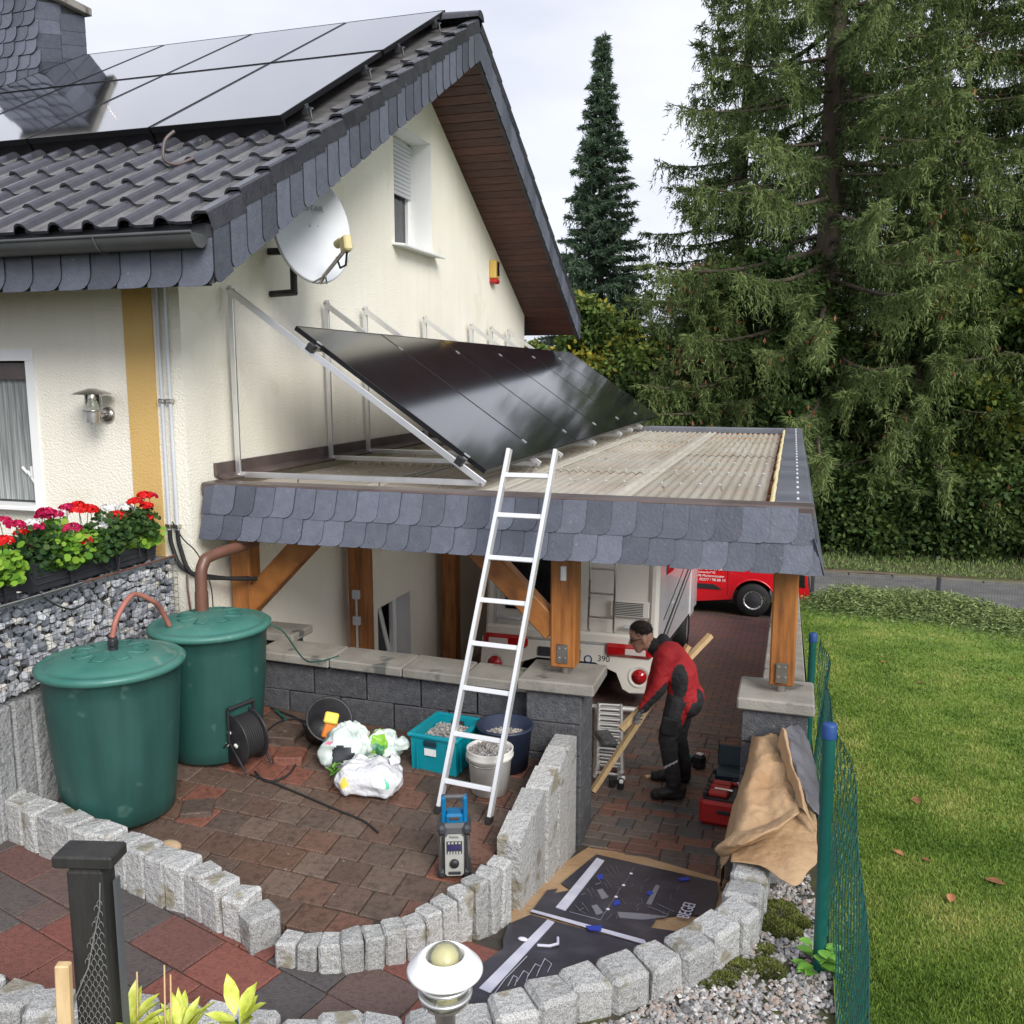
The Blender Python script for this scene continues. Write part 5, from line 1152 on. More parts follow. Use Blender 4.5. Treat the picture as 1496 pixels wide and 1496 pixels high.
for cx in (0, -3.1):
    for s_ in (-1, 1):
        MR = Euler((R(90), 0, 0)).to_matrix(); sg = -s_
        w_ = MB().lathe([(.19, -.11), (.31, -.11), (.337, -.08), (.337, .08), (.31, .11), (.19, .11)], (cx, s_*.79, .337), 32, 0, MR).build('wheel', 'black_rubber', van)
        MB().lathe([(.205, .1*sg), (.19, .11*sg), (.165, .085*sg)], (cx, s_*.79, .337), 28, 0, MR).build('rim', 'alu', w_); MB().lathe([(.165, .082*sg), (.1, .1*sg), (.001, .11*sg)], (cx, s_*.79, .337), 24, 0, MR).build('hub_cap', 'charcoal', w_)
        b = MB()
        for k in range(14): a = 2*math.pi*k/14; b.box((cx+.175*math.cos(a), s_*.79-sg*0+s_*.1, .337+.175*math.sin(a)), (.03, .012, .014), rot=(0, -a, 0))
        b.build('rim_slots', 'alu', w_)
MB().box((-1.5, 0, .36), (3.6, 1.5, .26)).build('underbody', 'trim_black', van)
b = MB(); b.prism([(-2.4, .52), (-.62, .52), (-.68, .57), (-.78, .62), (-2.4, .64)], (0, -.915, 0), (1, 0, 0), (0, 0, 1), (0, .02, 0)); b.build('side_trim', 'trim_black', van)
b = MB(); b.tube([(r_*math.cos(a), -.905, .337+r_*math.sin(a)) for r_ in (.425,) for a in [math.pi*i/16 for i in range(17)]], .018, 6); b.build('arch_lip', 'red_van', van)
MB().prism([(-1.1, 1.15), (-.95, 1.78), (-.5, 1.76), (.02, 1.28), (-.0, 1.15)], (0, -.885, 0), (1, 0, 0), (0, 0, 1), (0, -.012, .0)).build('side_window', 'glass_dark', van)
MB().box((-.62, -.93, 1.22), (.2, .12, .16), bev=.03).build('mirror', 'trim_black', van)
MB().prism([(.62, .72), (.98, .66), (.96, .94), (.7, 1.0)], (0, -.9, 0), (1, 0, 0), (0, 0, 1), (0, -.014, 0)).build('headlight', 'glass_dark', van)
MB().box((1.03, 0, .42), (.12, 1.78, .26), bev=.04).build('front_bumper', 'trim_black', van)
b = MB(); b.box((-.5, -.902, .85), (.008, .006, .9)); b.box((-1.75, -.902, 1.0), (.008, .006, 1.2)); b.build('door_gap', 'trim_black', van)
MB().box((-.3, -.92, .97), (.16, .03, .035), bev=.01).build('door_handle', 'red_van', van)
for s_, sz, z_, x_ in (('Patthent & Sohn', .11, .88, -1.2), ('Löwendorf 30', .06, .81, -1.1), ('37696 Marienmünster', .07, .735, -1.2), ('Tel. 05277 / 98 88 10', .075, .655, -1.2)): text('lettering', s_, sz, (x_, -.905, z_+.03), (1, 0, 0), (0, 0, 1), 'white_plastic', van)
# ================================================================ worker
wk = root('person', (-.82, 7.45, zdrive(0, 7.4)), 'person in red and black work jacket bending forward to handle timber battens', 'person')
def capsule(b, p0, p1, r0, r1, n=14):
    p0, p1 = Vector(p0), Vector(p1); d = (p1-p0).normalized(); P = []; Rr = []
    for i in range(5): a = math.pi/2*(1-i/4); P.append(p0-d*r0*math.sin(a)); Rr.append(max(.002, r0*math.cos(a)))
    for i in range(5): a = math.pi/2*i/4; P.append(p1+d*r1*math.sin(a)); Rr.append(max(.002, r1*math.cos(a)))
    b.tube(P, Rr, n)
Q = lambda x, y, Y: ony(x, y, Y)
YC = 7.45
hipN, hipF = Q(993, 1022, YC-.1), Q(1000, 1012, YC+.1); knN, knF = Q(975, 1078, YC-.16), Q(990, 1076, YC+.2); anN = Q(984, 1140, 7.3); anF = Q(1000, 1116, 7.78)
gN, gF = zdrive(0, 7.28), zdrive(0, 7.8)
toeN, toeF = Q(957, 1157, 7.26), Q(957, 1130, 7.74); heN, heF = Q(994, 1152, 7.32), Q(1002, 1126, 7.8)
toeN.z = gN+.045; heN.z = gN+.05; toeF.z = gF+.045; heF.z = gF+.05
pel = Q(1000, 1014, YC); mid = Q(995, 985, YC); che = Q(978, 962, YC); shN, shF = Q(973, 958, YC-.17), Q(972, 950, YC+.17); nek = Q(957, 945, YC); hed = Q(938, 931, YC)
elN, elF = Q(963, 1004, YC-.25), Q(955, 1000, YC+.16); wrN, wrF = Q(940, 1034, YC-.27), Q(945, 1028, YC+.05)
caps = []   # (p0,p1,r0,r1,material)
def cap_(p0, p1, r0, r1, m): caps.append((Vector(p0), Vector(p1), r0, r1, m))
for s_ in (-.07, 0, .07):
    o_ = Vector((0, s_, 0)); cap_(pel+o_, mid+o_, .125, .128, 0); cap_(mid+o_, che+o_, .13, .13, 0)
cap_(shN+Vector((.02, .05, 0)), shF+Vector((.02, -.05, 0)), .1, .1, 0); cap_(pel+Vector((.03, -.07, -.04)), pel+Vector((.03, .07, -.04)), .135, .135, 0)
cap_(che, nek, .1, .075, 1); cap_(nek+Vector((.09, -.03, .03)), nek+Vector((.06, .06, .05)), .055, .055, 1)
for a, e, w in ((shN, elN, wrN), (shF, elF, wrF)): cap_(a, e, .085, .066, 0); cap_(e, w, .066, .046, 0)
for h, k, a in ((hipN, knN, anN), (hipF, knF, anF)): cap_(h, k, .112, .082, 2); cap_(k, a, .08, .062, 2)
for t, h, a in ((toeN, heN, anN), (toeF, heF, anF)): cap_(t, h, .045, .05, 3); cap_(h+Vector((-.03, 0, .03)), a+Vector((0, 0, -.02)), .058, .066, 3); cap_(t+Vector((.05, 0, .02)), h+Vector((0, 0, .04)), .045, .052, 3)
fd = Vector((-.93, -.2, -.3)).normalized(); fu = Vector((-.28, -.05, .96)); fu = (fu-fd*fu.dot(fd)).normalized(); fl_ = fu.cross(fd)
cap_(hed+fu*.02-fd*.01, hed+fu*.045+fd*.01, .092, .088, 4); cap_(hed-fu*.055+fd*.04, hed-fu*.02+fd*.02, .055, .075, 4); cap_(hed-fu*.09+fd*.055, hed-fu*.06+fd*.05, .038, .045, 4)
cap_(nek, hed-fu*.04, .06, .06, 4); cap_(hed+fu*.01+fd*.095, hed-fu*.025+fd*.112, .012, .017, 4)
for s_ in (-1, 1): cap_(hed+fl_*s_*.088-fd*.012+fu*.012, hed+fl_*s_*.088-fd*.008-fu*.03, .017, .013, 4)
b = MB()
for p0, p1, r0, r1, m_ in caps: capsule(b, p0, p1, r0, r1)
me = b.mesh('tmp', 'skin'); to = bpy.data.objects.new('tmp', me); COL.objects.link(to)
md = to.modifiers.new('r', 'REMESH'); md.mode = 'VOXEL'; md.voxel_size = .011
md2 = to.modifiers.new('s', 'SMOOTH'); md2.iterations = 4; md2.factor = .5
bm_ = bpy.data.meshes.new_from_object(to.evaluated_get(bpy.context.evaluated_depsgraph_get())); bpy.data.objects.remove(to)
bm_.materials.clear()
for q in ('jacket_red', 'jacket_black', 'trousers', 'boot', 'skin', 'reflector'): bm_.materials.append(MATS[q])
cen = np.zeros(len(bm_.polygons)*3); bm_.polygons.foreach_get('center', cen); cen = cen.reshape(-1, 3)
D_ = []
for p0, p1, r0, r1, m_ in caps:
    a = np.array(p0); d = np.array(p1)-a; t = np.clip(((cen-a)@d)/(d@d+1e-9), 0, 1); D_.append(np.linalg.norm(cen-(a+t[:, None]*d), axis=1)-(r0+(r1-r0)*t))
mi = np.array([c[4] for c in caps])[np.argmin(np.array(D_), 0)]
for i in range(len(cen)):
    x, y = topx(cen[i])
    if mi[i] == 0 and cen[i][1] < YC+.02:
        ex, ey = (x-993)/12.5, (y-996)/26
        if ex*ex+ey*ey < 1: mi[i] = 1
        if y > 1006 and x > 1018: mi[i] = 1
        if y > 992 and x < 975 and (y-1000)-( -1.05)*(x-966) > 4: mi[i] = 1       # dark underside of the sleeve
        if y > 1026 and x > 972: mi[i] = 2
    if mi[i] == 2 and cen[i][1] < YC:
        if abs((y-1118)-.5*(x-978)*-1) < 1.6 and 968 < x < 990: mi[i] = 5
        if 996 < x-(.0) and y < 1060 and abs((x-1006)+(y-1030)*.42) < 4: mi[i] = 0
bm_.polygons.foreach_set('material_index', mi.astype(np.int32)); bm_.polygons.foreach_set('use_smooth', np.ones(len(mi), bool))
# cloth folds
no = np.zeros(len(bm_.vertices)*3); bm_.vertices.foreach_get('normal', no); no = no.reshape(-1, 3)
for i, v in enumerate(bm_.vertices):
    if (v.co-hed).length < .16: continue
    n_ = Vector(no[i]); v.co += n_*(.006*(.3-abs(pn(Vector((v.co.x*9+v.co.z*5, v.co.y*7, v.co.z*15-v.co.x*6))))*1.6)+.002*pn(v.co*40))
bm_.transform(Matrix.Translation(-OFF[wk.name])); bm_.name = 'body'; body = link('body', bm_, wk)
# hair cap: the head's upper back shell
b = MB()
def hair(u, v):
    th = math.pi*2*u; ph = v*math.pi*(.33+.36*((1-math.cos(th))/2)**.7); d = fu*math.cos(ph)+(fd*math.cos(th)+fl_*math.sin(th))*math.sin(ph)
    r_ = .106+.008*pn(d*6)+.008*pn(d*19)-.024*smoothstep(.5, 1, v)
    return hed+fu*.036-fd*.006+d*r_
b.grid(hair, 28, 12); hb = b.build('hair', 'hair', wk)
HP = np.array([hair(random.random(), random.random()**.6) for _ in range(2600)]); HD = HP-np.array(hed+fu*.03); HT = np.array(fd)*.5-np.array(fu)*.35
link('hair_strands', npmesh('hair_strands', tri_cards(HP-unit(HD)*.004, unit(HD)*.45+HT+rng.normal(size=HD.shape)*.3, .022, .006).reshape(-1, 3), 3, 'hair'), hb, (0, 0, 0))
b = MB()
for s_ in (-1, 1): b.tube([hed+fl_*s_*.045+fd*.098+fu*.004+(fl_*math.cos(a)*.024+fu*math.sin(a)*.018) for a in [2*math.pi*i/14 for i in range(14)]], .0035, 5, closed=True); b.tube([hed+fl_*s_*.07+fd*.09+fu*.008, hed+fl_*s_*.092-fd*.0+fu*.015], .003, 5)
b.build('glasses', 'black_plastic', wk)
b = MB()
for s_ in (-1, 1): b.ball(hed+fl_*s_*.036+fd*.083+fu*.006, .013, 8)
b.build('eyes', 'charcoal', wk); MB().box(hed-fu*.058+fd*.093, (.012, .042, .006), rot=Matrix((fd, fl_, fu)).transposed()).build('mouth', 'hose_red', wk)
# battens held in the hands
def batten(p, q, w, h, label):
    p, q = Vector(p), Vector(q); d = (q-p).normalized(); s_ = d.cross(Vector((0, 0, 1))).normalized()
    o = MB().box((p+q)/2, (w, (q-p).length, h), rot=Matrix((s_, d, s_.cross(d))).transposed(), bev=.002).build('timber_batten', 'raw_timber', loc=p); return props(o, label, 'batten')
b0, b1 = Q(866, 1163, 7.2), Q(1006, 943, 7.62); b0.z = max(b0.z, zdrive(0, 7.2)+.02)
batten(b0, b1, .055, .04, 'long raw timber batten resting on the pavers and held by the worker')
c0, c1 = Q(907, 1066, 7.13), Q(1038, 928, 7.75)
batten(c0, c1, .055, .04, 'shorter raw timber batten held level above the long one by the worker')
# gloves with curled fingers
def glove(wr, el, grip, side):
    b = MB(); d = (wr-el).normalized(); ax_ = (b1-b0).normalized(); back = d; pal = wr+d*.075
    sd = ax_; nn_ = sd.cross(d).normalized()*side
    for k in (-.03, -.01, .01, .03): capsule(b, wr+sd*k*.6, pal+sd*k, .02, .018, 8)
    for k, ln in ((-.036, .8), (-.012, 1.), (.013, .95), (.037, .75)):
        p = pal+sd*k; k1 = p+(d*.032-nn_*.006)*ln; k2 = k1+(d*.016-nn_*.026)*ln; k3 = k2+(-d*.014-nn_*.02)*ln
        capsule(b, p, k1, .0115, .0105, 8); capsule(b, k1, k2, .0105, .0098, 8); capsule(b, k2, k3, .0098, .0085, 8)
    t0 = wr+d*.03+sd*.035; t1 = t0+sd*.022+d*.025-nn_*.018; t2 = t1+d*.022-nn_*.022; capsule(b, t0, t1, .014, .012, 8); capsule(b, t1, t2, .012, .0095, 8)
    capsule(b, wr-d*.03, wr+d*.01, .046, .04, 12); return b.build('glove', 'glove', wk)
glove(wrN, elN, None, 1); glove(wrF, elF, None, -1)
pk = MB().box(Q(978, 1062, YC-.27), (.13, .02, .15), rot=(0, R(8), R(-8)), bev=.008).build('thigh_pocket', 'jacket_black', wk)
# ================================================================ things on the driveway
fl2 = root('ladder', (-1.6, 8.6, zdrive(0, 8.6)), 'folded aluminium ladder with stabiliser bar lying on the driveway behind the block pillar', 'ladder')
def fl(x, y, h=.0): return Vector((x, y, zdrive(0, y)+.05+h))
L0, L1 = (-1.53, 7.5), (-1.98, 9.75); R0, R1 = (-1.31, 7.5), (-1.73, 9.8)
for lay in (0, .07):
    for a, c in ((L0, L1), (R0, R1)):
        o_ = .02 if lay else 0; MB().tube([fl(a[0]+o_, a[1], lay), fl(c[0]+o_, c[1], lay)], .022, 4).build('rail', 'alu_bright', fl2)
    for i in range(11):
        t = (i+.5)/11; p = [L0[k]+(L1[k]-L0[k])*t for k in (0, 1)]; q = [R0[k]+(R1[k]-R0[k])*t for k in (0, 1)]; dy_ = .1 if lay else 0
        MB().tube([fl(p[0], p[1]+dy_, lay), fl(q[0], q[1]+dy_, lay)], .014, 6).build('rung', 'alu_bright', fl2)
MB().tube([fl(-2.15, 9.78, .02), fl(-1.5, 9.86, .02)], .035, 4).build('stabiliser_bar', 'alu_bright', fl2)
for x, y in ((-1.36, 7.42), (-1.28, 7.4)): MB().box(fl(x, y, -.01), (.05, .07, .09), bev=.01).build('foot', 'black_rubber', fl2)
for x, y in ((-1.27, 7.46), (-1.27, 7.36)): MB().box(fl(x, y, .03), (.035, .03, .03), bev=.006).build('end_cap', 'white_plastic', fl2)
cl = MB().box(fl(-1.6, 8.35, .1), (.16, .3, .06), rot=(.05, 0, .5), bev=.02).build('work_cloth', 'glove', loc=fl(-1.6, 8.35)); props(cl, 'grey cloth lying over the folded ladder', 'cloth')
# red tool case, open tray
tc_ = Vector((-.4, 7.05, zdrive(0, 7.05))); ts = root('tool_case', tc_, 'open red tool case with fitted tools beside the brown paper', 'tool case', rot=(-math.atan(.115), 0, R(-4)))
b = MB(); b.box((0, 0, .1), (.3, .46, .2), bev=.03); b.build('shell', 'red_plastic', ts)
MB().box((0, 0, .197), (.25, .41, .02)).build('tray', 'trim_black', ts)
b = MB()
for x, y, w, d, h in ((-.02, .13, .16, .07, .05), (-.02, .02, .17, .05, .05), (-.02, -.1, .16, .11, .045), (.05, .18, .1, .03, .04)): b.box((x, y, .21+h/2-.01), (w, d, h), bev=.015)
b.build('insert', 'red_plastic', ts); b = MB()
for y in (.16, .06, -.04, -.14): b.box((-.115, y, .215), (.04, .05, .05), bev=.01)
b.build('tool_clip', 'black_plastic', ts); MB().tube([(-.06, -.03, .235), (.08, -.035, .235)], .012, 8).build('tool_bar', 'steel', ts); MB().box((.1, .19, .225), (.025, .025, .03)).build('white_tag', 'white_plastic', ts); MB().box((.04, -.234, .12), (.1, .012, .03), bev=.004).build('latch', 'black_plastic', ts)
tq = Vector((-.36, 7.72, zdrive(0, 7.72))); t2 = root('tool_box', tq, 'dark teal open tool box behind the red tool case', 'tool box', rot=(-math.atan(.115), 0, 0))
b = MB(); b.box((0, 0, .09), (.28, .3, .18), bev=.015); b.build('base', 'teal_dark', t2); MB().box((0, .2, .2), (.28, .03, .28), rot=(R(-12), 0, 0), bev=.01).build('lid', 'teal_dark', t2)
b = MB()
for k in range(6): b.box((.05, -.152, .05+k*.02), (.1-.01*abs(k-2.5), .004, .006))
b.build('grille_print', 'print_grey', t2)
for z in (.05, .17): MB().box((-.15, -.05, z), (.03, .06, .04), bev=.008).build('latch', 'teal_dark', t2)
tp2 = Vector((-.83, 8.3, zdrive(0, 8.3))); t3 = root('cordless_saw', tp2, 'teal cordless power tool lying on the driveway behind the worker', 'power tool', rot=(-math.atan(.115), 0, R(-25)))
MB().tube([(-.2, 0, .1), (-.05, 0, .085), (.08, 0, .07)], [.035, .045, .04], 12).build('body', 'makita_teal', t3); MB().box((.15, 0, .07), (.11, .1, .13), bev=.02).build('battery', 'black_plastic', t3); MB().tube([(-.22, 0, .11), (-.12, .02, .17), (.0, 0, .14)], .02, 8).build('handle', 'black_plastic', t3); MB().cyl((-.26, 0, .1), (-.2, 0, .1), .03, n=14).build('head', 'steel', t3); MB().box((.15, 0, .142), (.06, .05, .02), bev=.005).build('contact', 'reflector', t3)
oc = batten((-1.12, 7.75, zdrive(0, 7.75)+.015), (-.95, 7.85, zdrive(0, 7.85)+.015), .04, .02, 'short timber offcut on the pavers behind the worker')
# ---------------- printed packaging sheets lying on the ramp
def ramp(x, y, dz=.0):
    r = ray(x, y); n = Vector((0, .215, 1)).normalized(); return CAM+r*((Vector((0, 6, dz))-CAM).dot(n)/r.dot(n))
def flat(name, poly, m, label=None, parent=None, dz=.014, th=.004, cat='sheet'):
    P = [ramp(x, y, dz) for x, y in poly]; b = MB(); N = len(P); lo_ = [p-Vector((0, 0, th)) for p in P]
    b.add(P+lo_, [tuple(range(N)), tuple(range(N, 2*N))[::-1]]+[(i, N+i, N+(i+1) % N, (i+1) % N) for i in range(N)])
    o = b.build(name, m, parent, loc=None if parent is not None else P[0]); return props(o, label, cat) if label else o
flat('kraft_paper', [(862, 1236), (880, 1234), (905, 1246), (925, 1247), (1052, 1284), (1100, 1290), (1080, 1330), (1050, 1400), (1000, 1420), (760, 1420), (742, 1335), (790, 1290), (812, 1268)], 'kraft', 'flat brown kraft paper spread on the driveway ramp under the printed sheets', dz=.008, cat='paper')
sA = flat('packaging_sheet', [(866, 1252), (872, 1248), (1048, 1288), (1050, 1304), (1040, 1340), (1000, 1335), (960, 1340), (950, 1355), (1000, 1362), (960, 1384), (950, 1376), (775, 1333), (800, 1300), (815, 1298), (808, 1305), (835, 1300), (820, 1290)], 'sheet_print', 'black printed packaging sheet with diagrams and white lettering at the driveway side of the ramp', dz=.02)
sB = flat('packaging_sheet', [(775, 1336), (945, 1382), (930, 1440), (860, 1470), (690, 1475), (672, 1432), (735, 1385), (735, 1372), (742, 1350)], 'sheet_print', 'black printed packaging sheet with wavy line print at the path end of the ramp', dz=.016)
flat('edge_strip', [(775, 1331), (778, 1328.5), (942, 1373), (945, 1379), (935, 1377)], 'print_white', parent=sA, dz=.026)
flat('white_band', [(812, 1325), (872, 1253), (883, 1257), (826, 1330)], 'print_white', parent=sA, dz=.025); flat('white_band', [(700, 1443), (800, 1343), (810, 1347), (716, 1450)], 'print_white', parent=sB, dz=.021)
def lines(parent, segs, m, dz, w=.004):
    b = MB()
    for s_ in segs: b.tube([ramp(x, y, dz) for x, y in s_], w, 4)
    o = b.build('printed_lines', m, parent); o['kind'] = 'stuff'; return o
lines(sA, [((926, 1267), (918, 1282), (905, 1300), (890, 1323), (877, 1344), (832, 1332)), ((870, 1292), (877, 1290)), ((885, 1268), (893, 1278)), ((892, 1265), (900, 1276)), ((900, 1266), (905, 1276)), ((858, 1298), (865, 1310)), ((872, 1280), (878, 1289)), ((884, 1283), (893, 1296)), ((840, 1322), (848, 1331)), ((850, 1318), (860, 1331)), ((960, 1320), (985, 1332)), ((950, 1325), (975, 1336))], 'print_grey', .024, .0022)
random.seed(5)
lines(sA, [((x, y), (x+random.uniform(-9, 9), y+random.uniform(2, 9))) for x, y in [(random.uniform(850, 1010), random.uniform(1275, 1340)) for _ in range(46)] if 1262+(x-866)*.23 < y < 1330+(x-800)*.05], 'print_grey', .0235, .0016)
lines(sB, [((722, 1452), (738, 1430), (770, 1397)), ((742, 1440), (750, 1425), (756, 1428), (752, 1440)), ((755, 1434), (765, 1418), (772, 1422), (768, 1436)), ((770, 1428), (782, 1408), (790, 1412), (784, 1426)), ((786, 1420), (796, 1400), (806, 1408), (800, 1420))], 'print_white', .02, .002)
for k, (x, y) in enumerate(((865, 1304), (857, 1327))): flat('diagram', [(x+7, y-4), (x+15, y-6), (x+24, y+6), (x+14, y+9)], 'print_grey', parent=sA, dz=.024)
flat('diagram', [(944, 1320), (958, 1292), (964, 1294), (952, 1321)], 'print_grey', parent=sA, dz=.024); flat('diagram', [(902, 1332), (935, 1334), (975, 1339), (940, 1343), (905, 1340)], 'print_grey', parent=sA, dz=.024)
b = MB()
for x, y in ((922, 1276), (911, 1293), (900, 1310), (888, 1328)): b.ball(ramp(x, y, .026), .012, 6, sc=(1, 1, .2))
b.build('dots', 'print_white', sA)['kind'] = 'stuff'
for q, pa, dz in (([(872, 1279), (880, 1276), (881, 1283), (873, 1284)], sA, .0255), ([(895, 1317), (905, 1314), (906, 1320), (897, 1323)], sA, .0255), ([(948, 1300), (955, 1304), (950, 1308), (944, 1305)], sA, .0255), ([(855, 1352), (880, 1352), (878, 1360), (860, 1358)], sA, .028), ([(990, 1283), (1005, 1281), (1008, 1285), (995, 1287)], sA, .0255)): flat('blue_mark', q, 'print_blue', parent=pa, dz=dz)
u_ = (ramp(1015, 1316, .03)-ramp(1002, 1342, .03)); text('lettering', 'BEGEI', .105, ramp(1006, 1343, .03), u_, Vector((-u_.y, u_.x, .0)), 'print_white', sA)
b = MB(); p = ramp(757, 1375, .03); b.ball(p+Vector((.02, .02, .004)), .02, 7, sc=(1.4, .8, .4))
b.tube([ramp(785, 1381, .03), ramp(803, 1382, .03), ramp(815, 1379, .03), ramp(815, 1370, .03)], .008, 6); props(b.build('tape_scrap', 'print_white', loc=p-Vector((0, 0, .01))), 'crumpled scrap of white tape on the dark packaging sheet', 'tape')
# ---------------- draped brown paper over the wall end
kp = root('crumpled_paper', (-.05, 5.5, .5), 'crumpled brown kraft paper draped over the wall end beside the green fence', 'paper')
def cr_(p, a=.02, f=6): return Vector((pn(p*f), pn(p*f+Vector((9, 3, 1))), pn(p*f+Vector((2, 8, 5)))))*a
def drapef(rows, name, m, nu=34, nv=26, a=.02, f=6):
    nu, nv = int(nu*1.5), int(nv*1.5)
    """rows of (x,y,z) control points -> smooth crumpled surface"""
    G = [[Vector(p) for p in r_] for r_ in rows]
    def cat(ps, t):
        n = len(ps)-1; s_ = min(int(t*n), n-1); u = t*n-s_; p0, p1, p2, p3 = ps[max(s_-1, 0)], ps[s_], ps[s_+1], ps[min(s_+2, n)]
        return .5*((2*p1)+(p2-p0)*u+(2*p0-5*p1+4*p2-p3)*u*u+(3*p1-p0-3*p2+p3)*u**3)
    def fn(u, v):
        p = cat([cat(r_, v) for r_ in G], u); c = cr_(p, a, f); w = abs(pn(p*3.1+Vector((5, 5, 5)))); q = p+c*1.5; return p+c+Vector((.3, -.3, .9))*a*(2.6*(.25-abs(pn(q*4.5+Vector((1, 2, 3)))))+1.7*(.2-abs(pn(q*10)))+.8*(.2-abs(pn(q*23))))
    b = MB(); b.grid(fn, nu, nv); o = b.build(name, m, kp)
    sd = o.modifiers.new('t', 'SOLIDIFY'); sd.thickness = .004; return o
K = onz
drapef([[K(1090, 1098, .5), K(1100, 1076, 1.0), K(1135, 1073, 1.02), K(1152, 1080, .98)],
        [K(1080, 1150, .35), K(1095, 1122, .95), K(1130, 1120, 1.0), K(1150, 1118, .98)],
        [K(1068, 1195, .2), K(1082, 1160, .86), K(1125, 1165, .93), K(1160, 1155, .95)],
        [K(1058, 1235, .15), K(1076, 1200, .8), K(1125, 1200, .86), K(1166, 1185, .93)],
        [K(1050, 1300, .1), K(1068, 1240, .78), K(1120, 1225, .83), K(1166, 1190, .92)]], 'main_sheet', 'kraft', a=.022, f=5)
drapef([[K(1076, 1212, .8), K(1120, 1205, .9), K(1160, 1180, .96)],
        [K(1060, 1225, .82), K(1110, 1215, .95), K(1158, 1195, .98)],
        [K(1044, 1238, .8), K(1090, 1232, .92), K(1148, 1205, .96)],
        [K(1052, 1254, .7), K(1085, 1240, .84), K(1135, 1218, .9)]], 'rolled_fold', 'kraft', 20, 26, .012, 7)
drapef([[K(1070, 1242, .79), K(1110, 1225, .84), K(1165, 1182, .88), K(1192, 1190, .85)],
        [K(1068, 1258, .8), K(1115, 1245, .83), K(1165, 1215, .85), K(1194, 1230, .83)],
        [K(1074, 1258, .8), K(1118, 1265, .81), K(1160, 1262, .82), K(1194, 1258, .8)],
        [K(1075, 1256, .8), K(1115, 1268, .8), K(1160, 1293, .79), K(1180, 1275, .78)]], 'lower_sheet', 'kraft', 22, 24, .008, 5)
drapef([[K(1140, 1068, 1.1), K(1148, 1063, 1.16), K(1165, 1056, 1.1)],
        [K(1146, 1092, 1.06), K(1155, 1088, 1.12), K(1180, 1080, 1.0)],
        [K(1158, 1130, 1.0), K(1168, 1130, 1.05), K(1194, 1125, .95)],
        [K(1172, 1170, .94), K(1180, 1172, .98), K(1196, 1190, .9)]], 'dark_side', 'kraft_dark', 24, 18, .016, 7)
drapef([[K(1135, 1090, 1.05), K(1141, 1066, 1.17), K(1147, 1068, 1.16)],
        [K(1146, 1120, 1.0), K(1153, 1105, 1.09), K(1158, 1108, 1.08)],
        [K(1158, 1150, .97), K(1166, 1150, 1.02), K(1172, 1155, 1.0)],
        [K(1166, 1180, .94), K(1178, 1185, .96), K(1193, 1215, .86)]], 'torn_edge', 'kraft', 20, 10, .012, 8)
# ================================================================ wire fence beside the lawn
fx = .26
fn = root('wire_fence', (fx, 5.5, zlawn(0, 5.5)), 'green chain link fence with blue capped posts between gravel bed and lawn', 'fence')
for y, h in ((1.1, 1.2), (4.25, 1.2), (7.5, 1.1)):
    z = zlawn(0, y)-.05; x = fx-.02
    p = MB().tube([(x, y, z), (x-.012 if y == 4.25 else x, y, z+h)], .03, 14).build('post', 'fence_green', fn)
    MB().lathe([(.034, -.01), (.034, .05), (.03, .058), (.001, .06)], (x-.012 if y == 4.25 else x, y, z+h), 16).build('post_cap', 'cap_blue', p)
b = MB(); p_ = .055; y0_, y1_ = .9, 7.5; ncol = int((y1_-y0_)/p_); nrow = 22; dzr = 1.06/nrow
fxo = lambda y, k: fx+.035+.025*math.sin(y*2.1)*(k/nrow)+.012*math.sin(y*5+k*.3)
for i in range(ncol):
    y = y0_+i*p_; pts_ = []
    for k in range(nrow+1):
        yy = y+(p_*.5 if k % 2 else -p_*.5)*.98; pts_.append((fxo(yy, k)+(.003 if i % 2 else -.003), yy, zlawn(0, yy)+.02+k*dzr*(1+.0)))
    b.tube(pts_, .003, 3, cap=False)
for k in (0, 11, 22): b.tube([(fxo(y0_+i*.2, k), y0_+i*.2, zlawn(0, y0_+i*.2)+.02+k*dzr) for i in range(int((y1_-y0_)/.2))], .0025, 4, cap=False)
b.build('chain_link', 'wire_green', fn)
# street side mesh fence
sf = root('mesh_fence', (4, 19.15, -1.15), 'low grey wire mesh panel fence along the street behind the lawn', 'fence')
b = MB()
for i in range(230): b.tube([(.5+i*.05, 19.15, -1.12), (.5+i*.05, 19.15, -.58)], .003, 3, cap=False)
for z in (-1.1, -.95, -.8, -.65, -.59): b.tube([(.5, 19.15, z), (12, 19.15, z)], .004, 3, cap=False)
b.build('wire_panel', 'wire_grey', sf)
for x in (.55, 2.9, 5.4, 7.9): MB().box((x, 19.17, -.86), (.07, .05, .64), bev=.006).build('post', 'charcoal', sf)
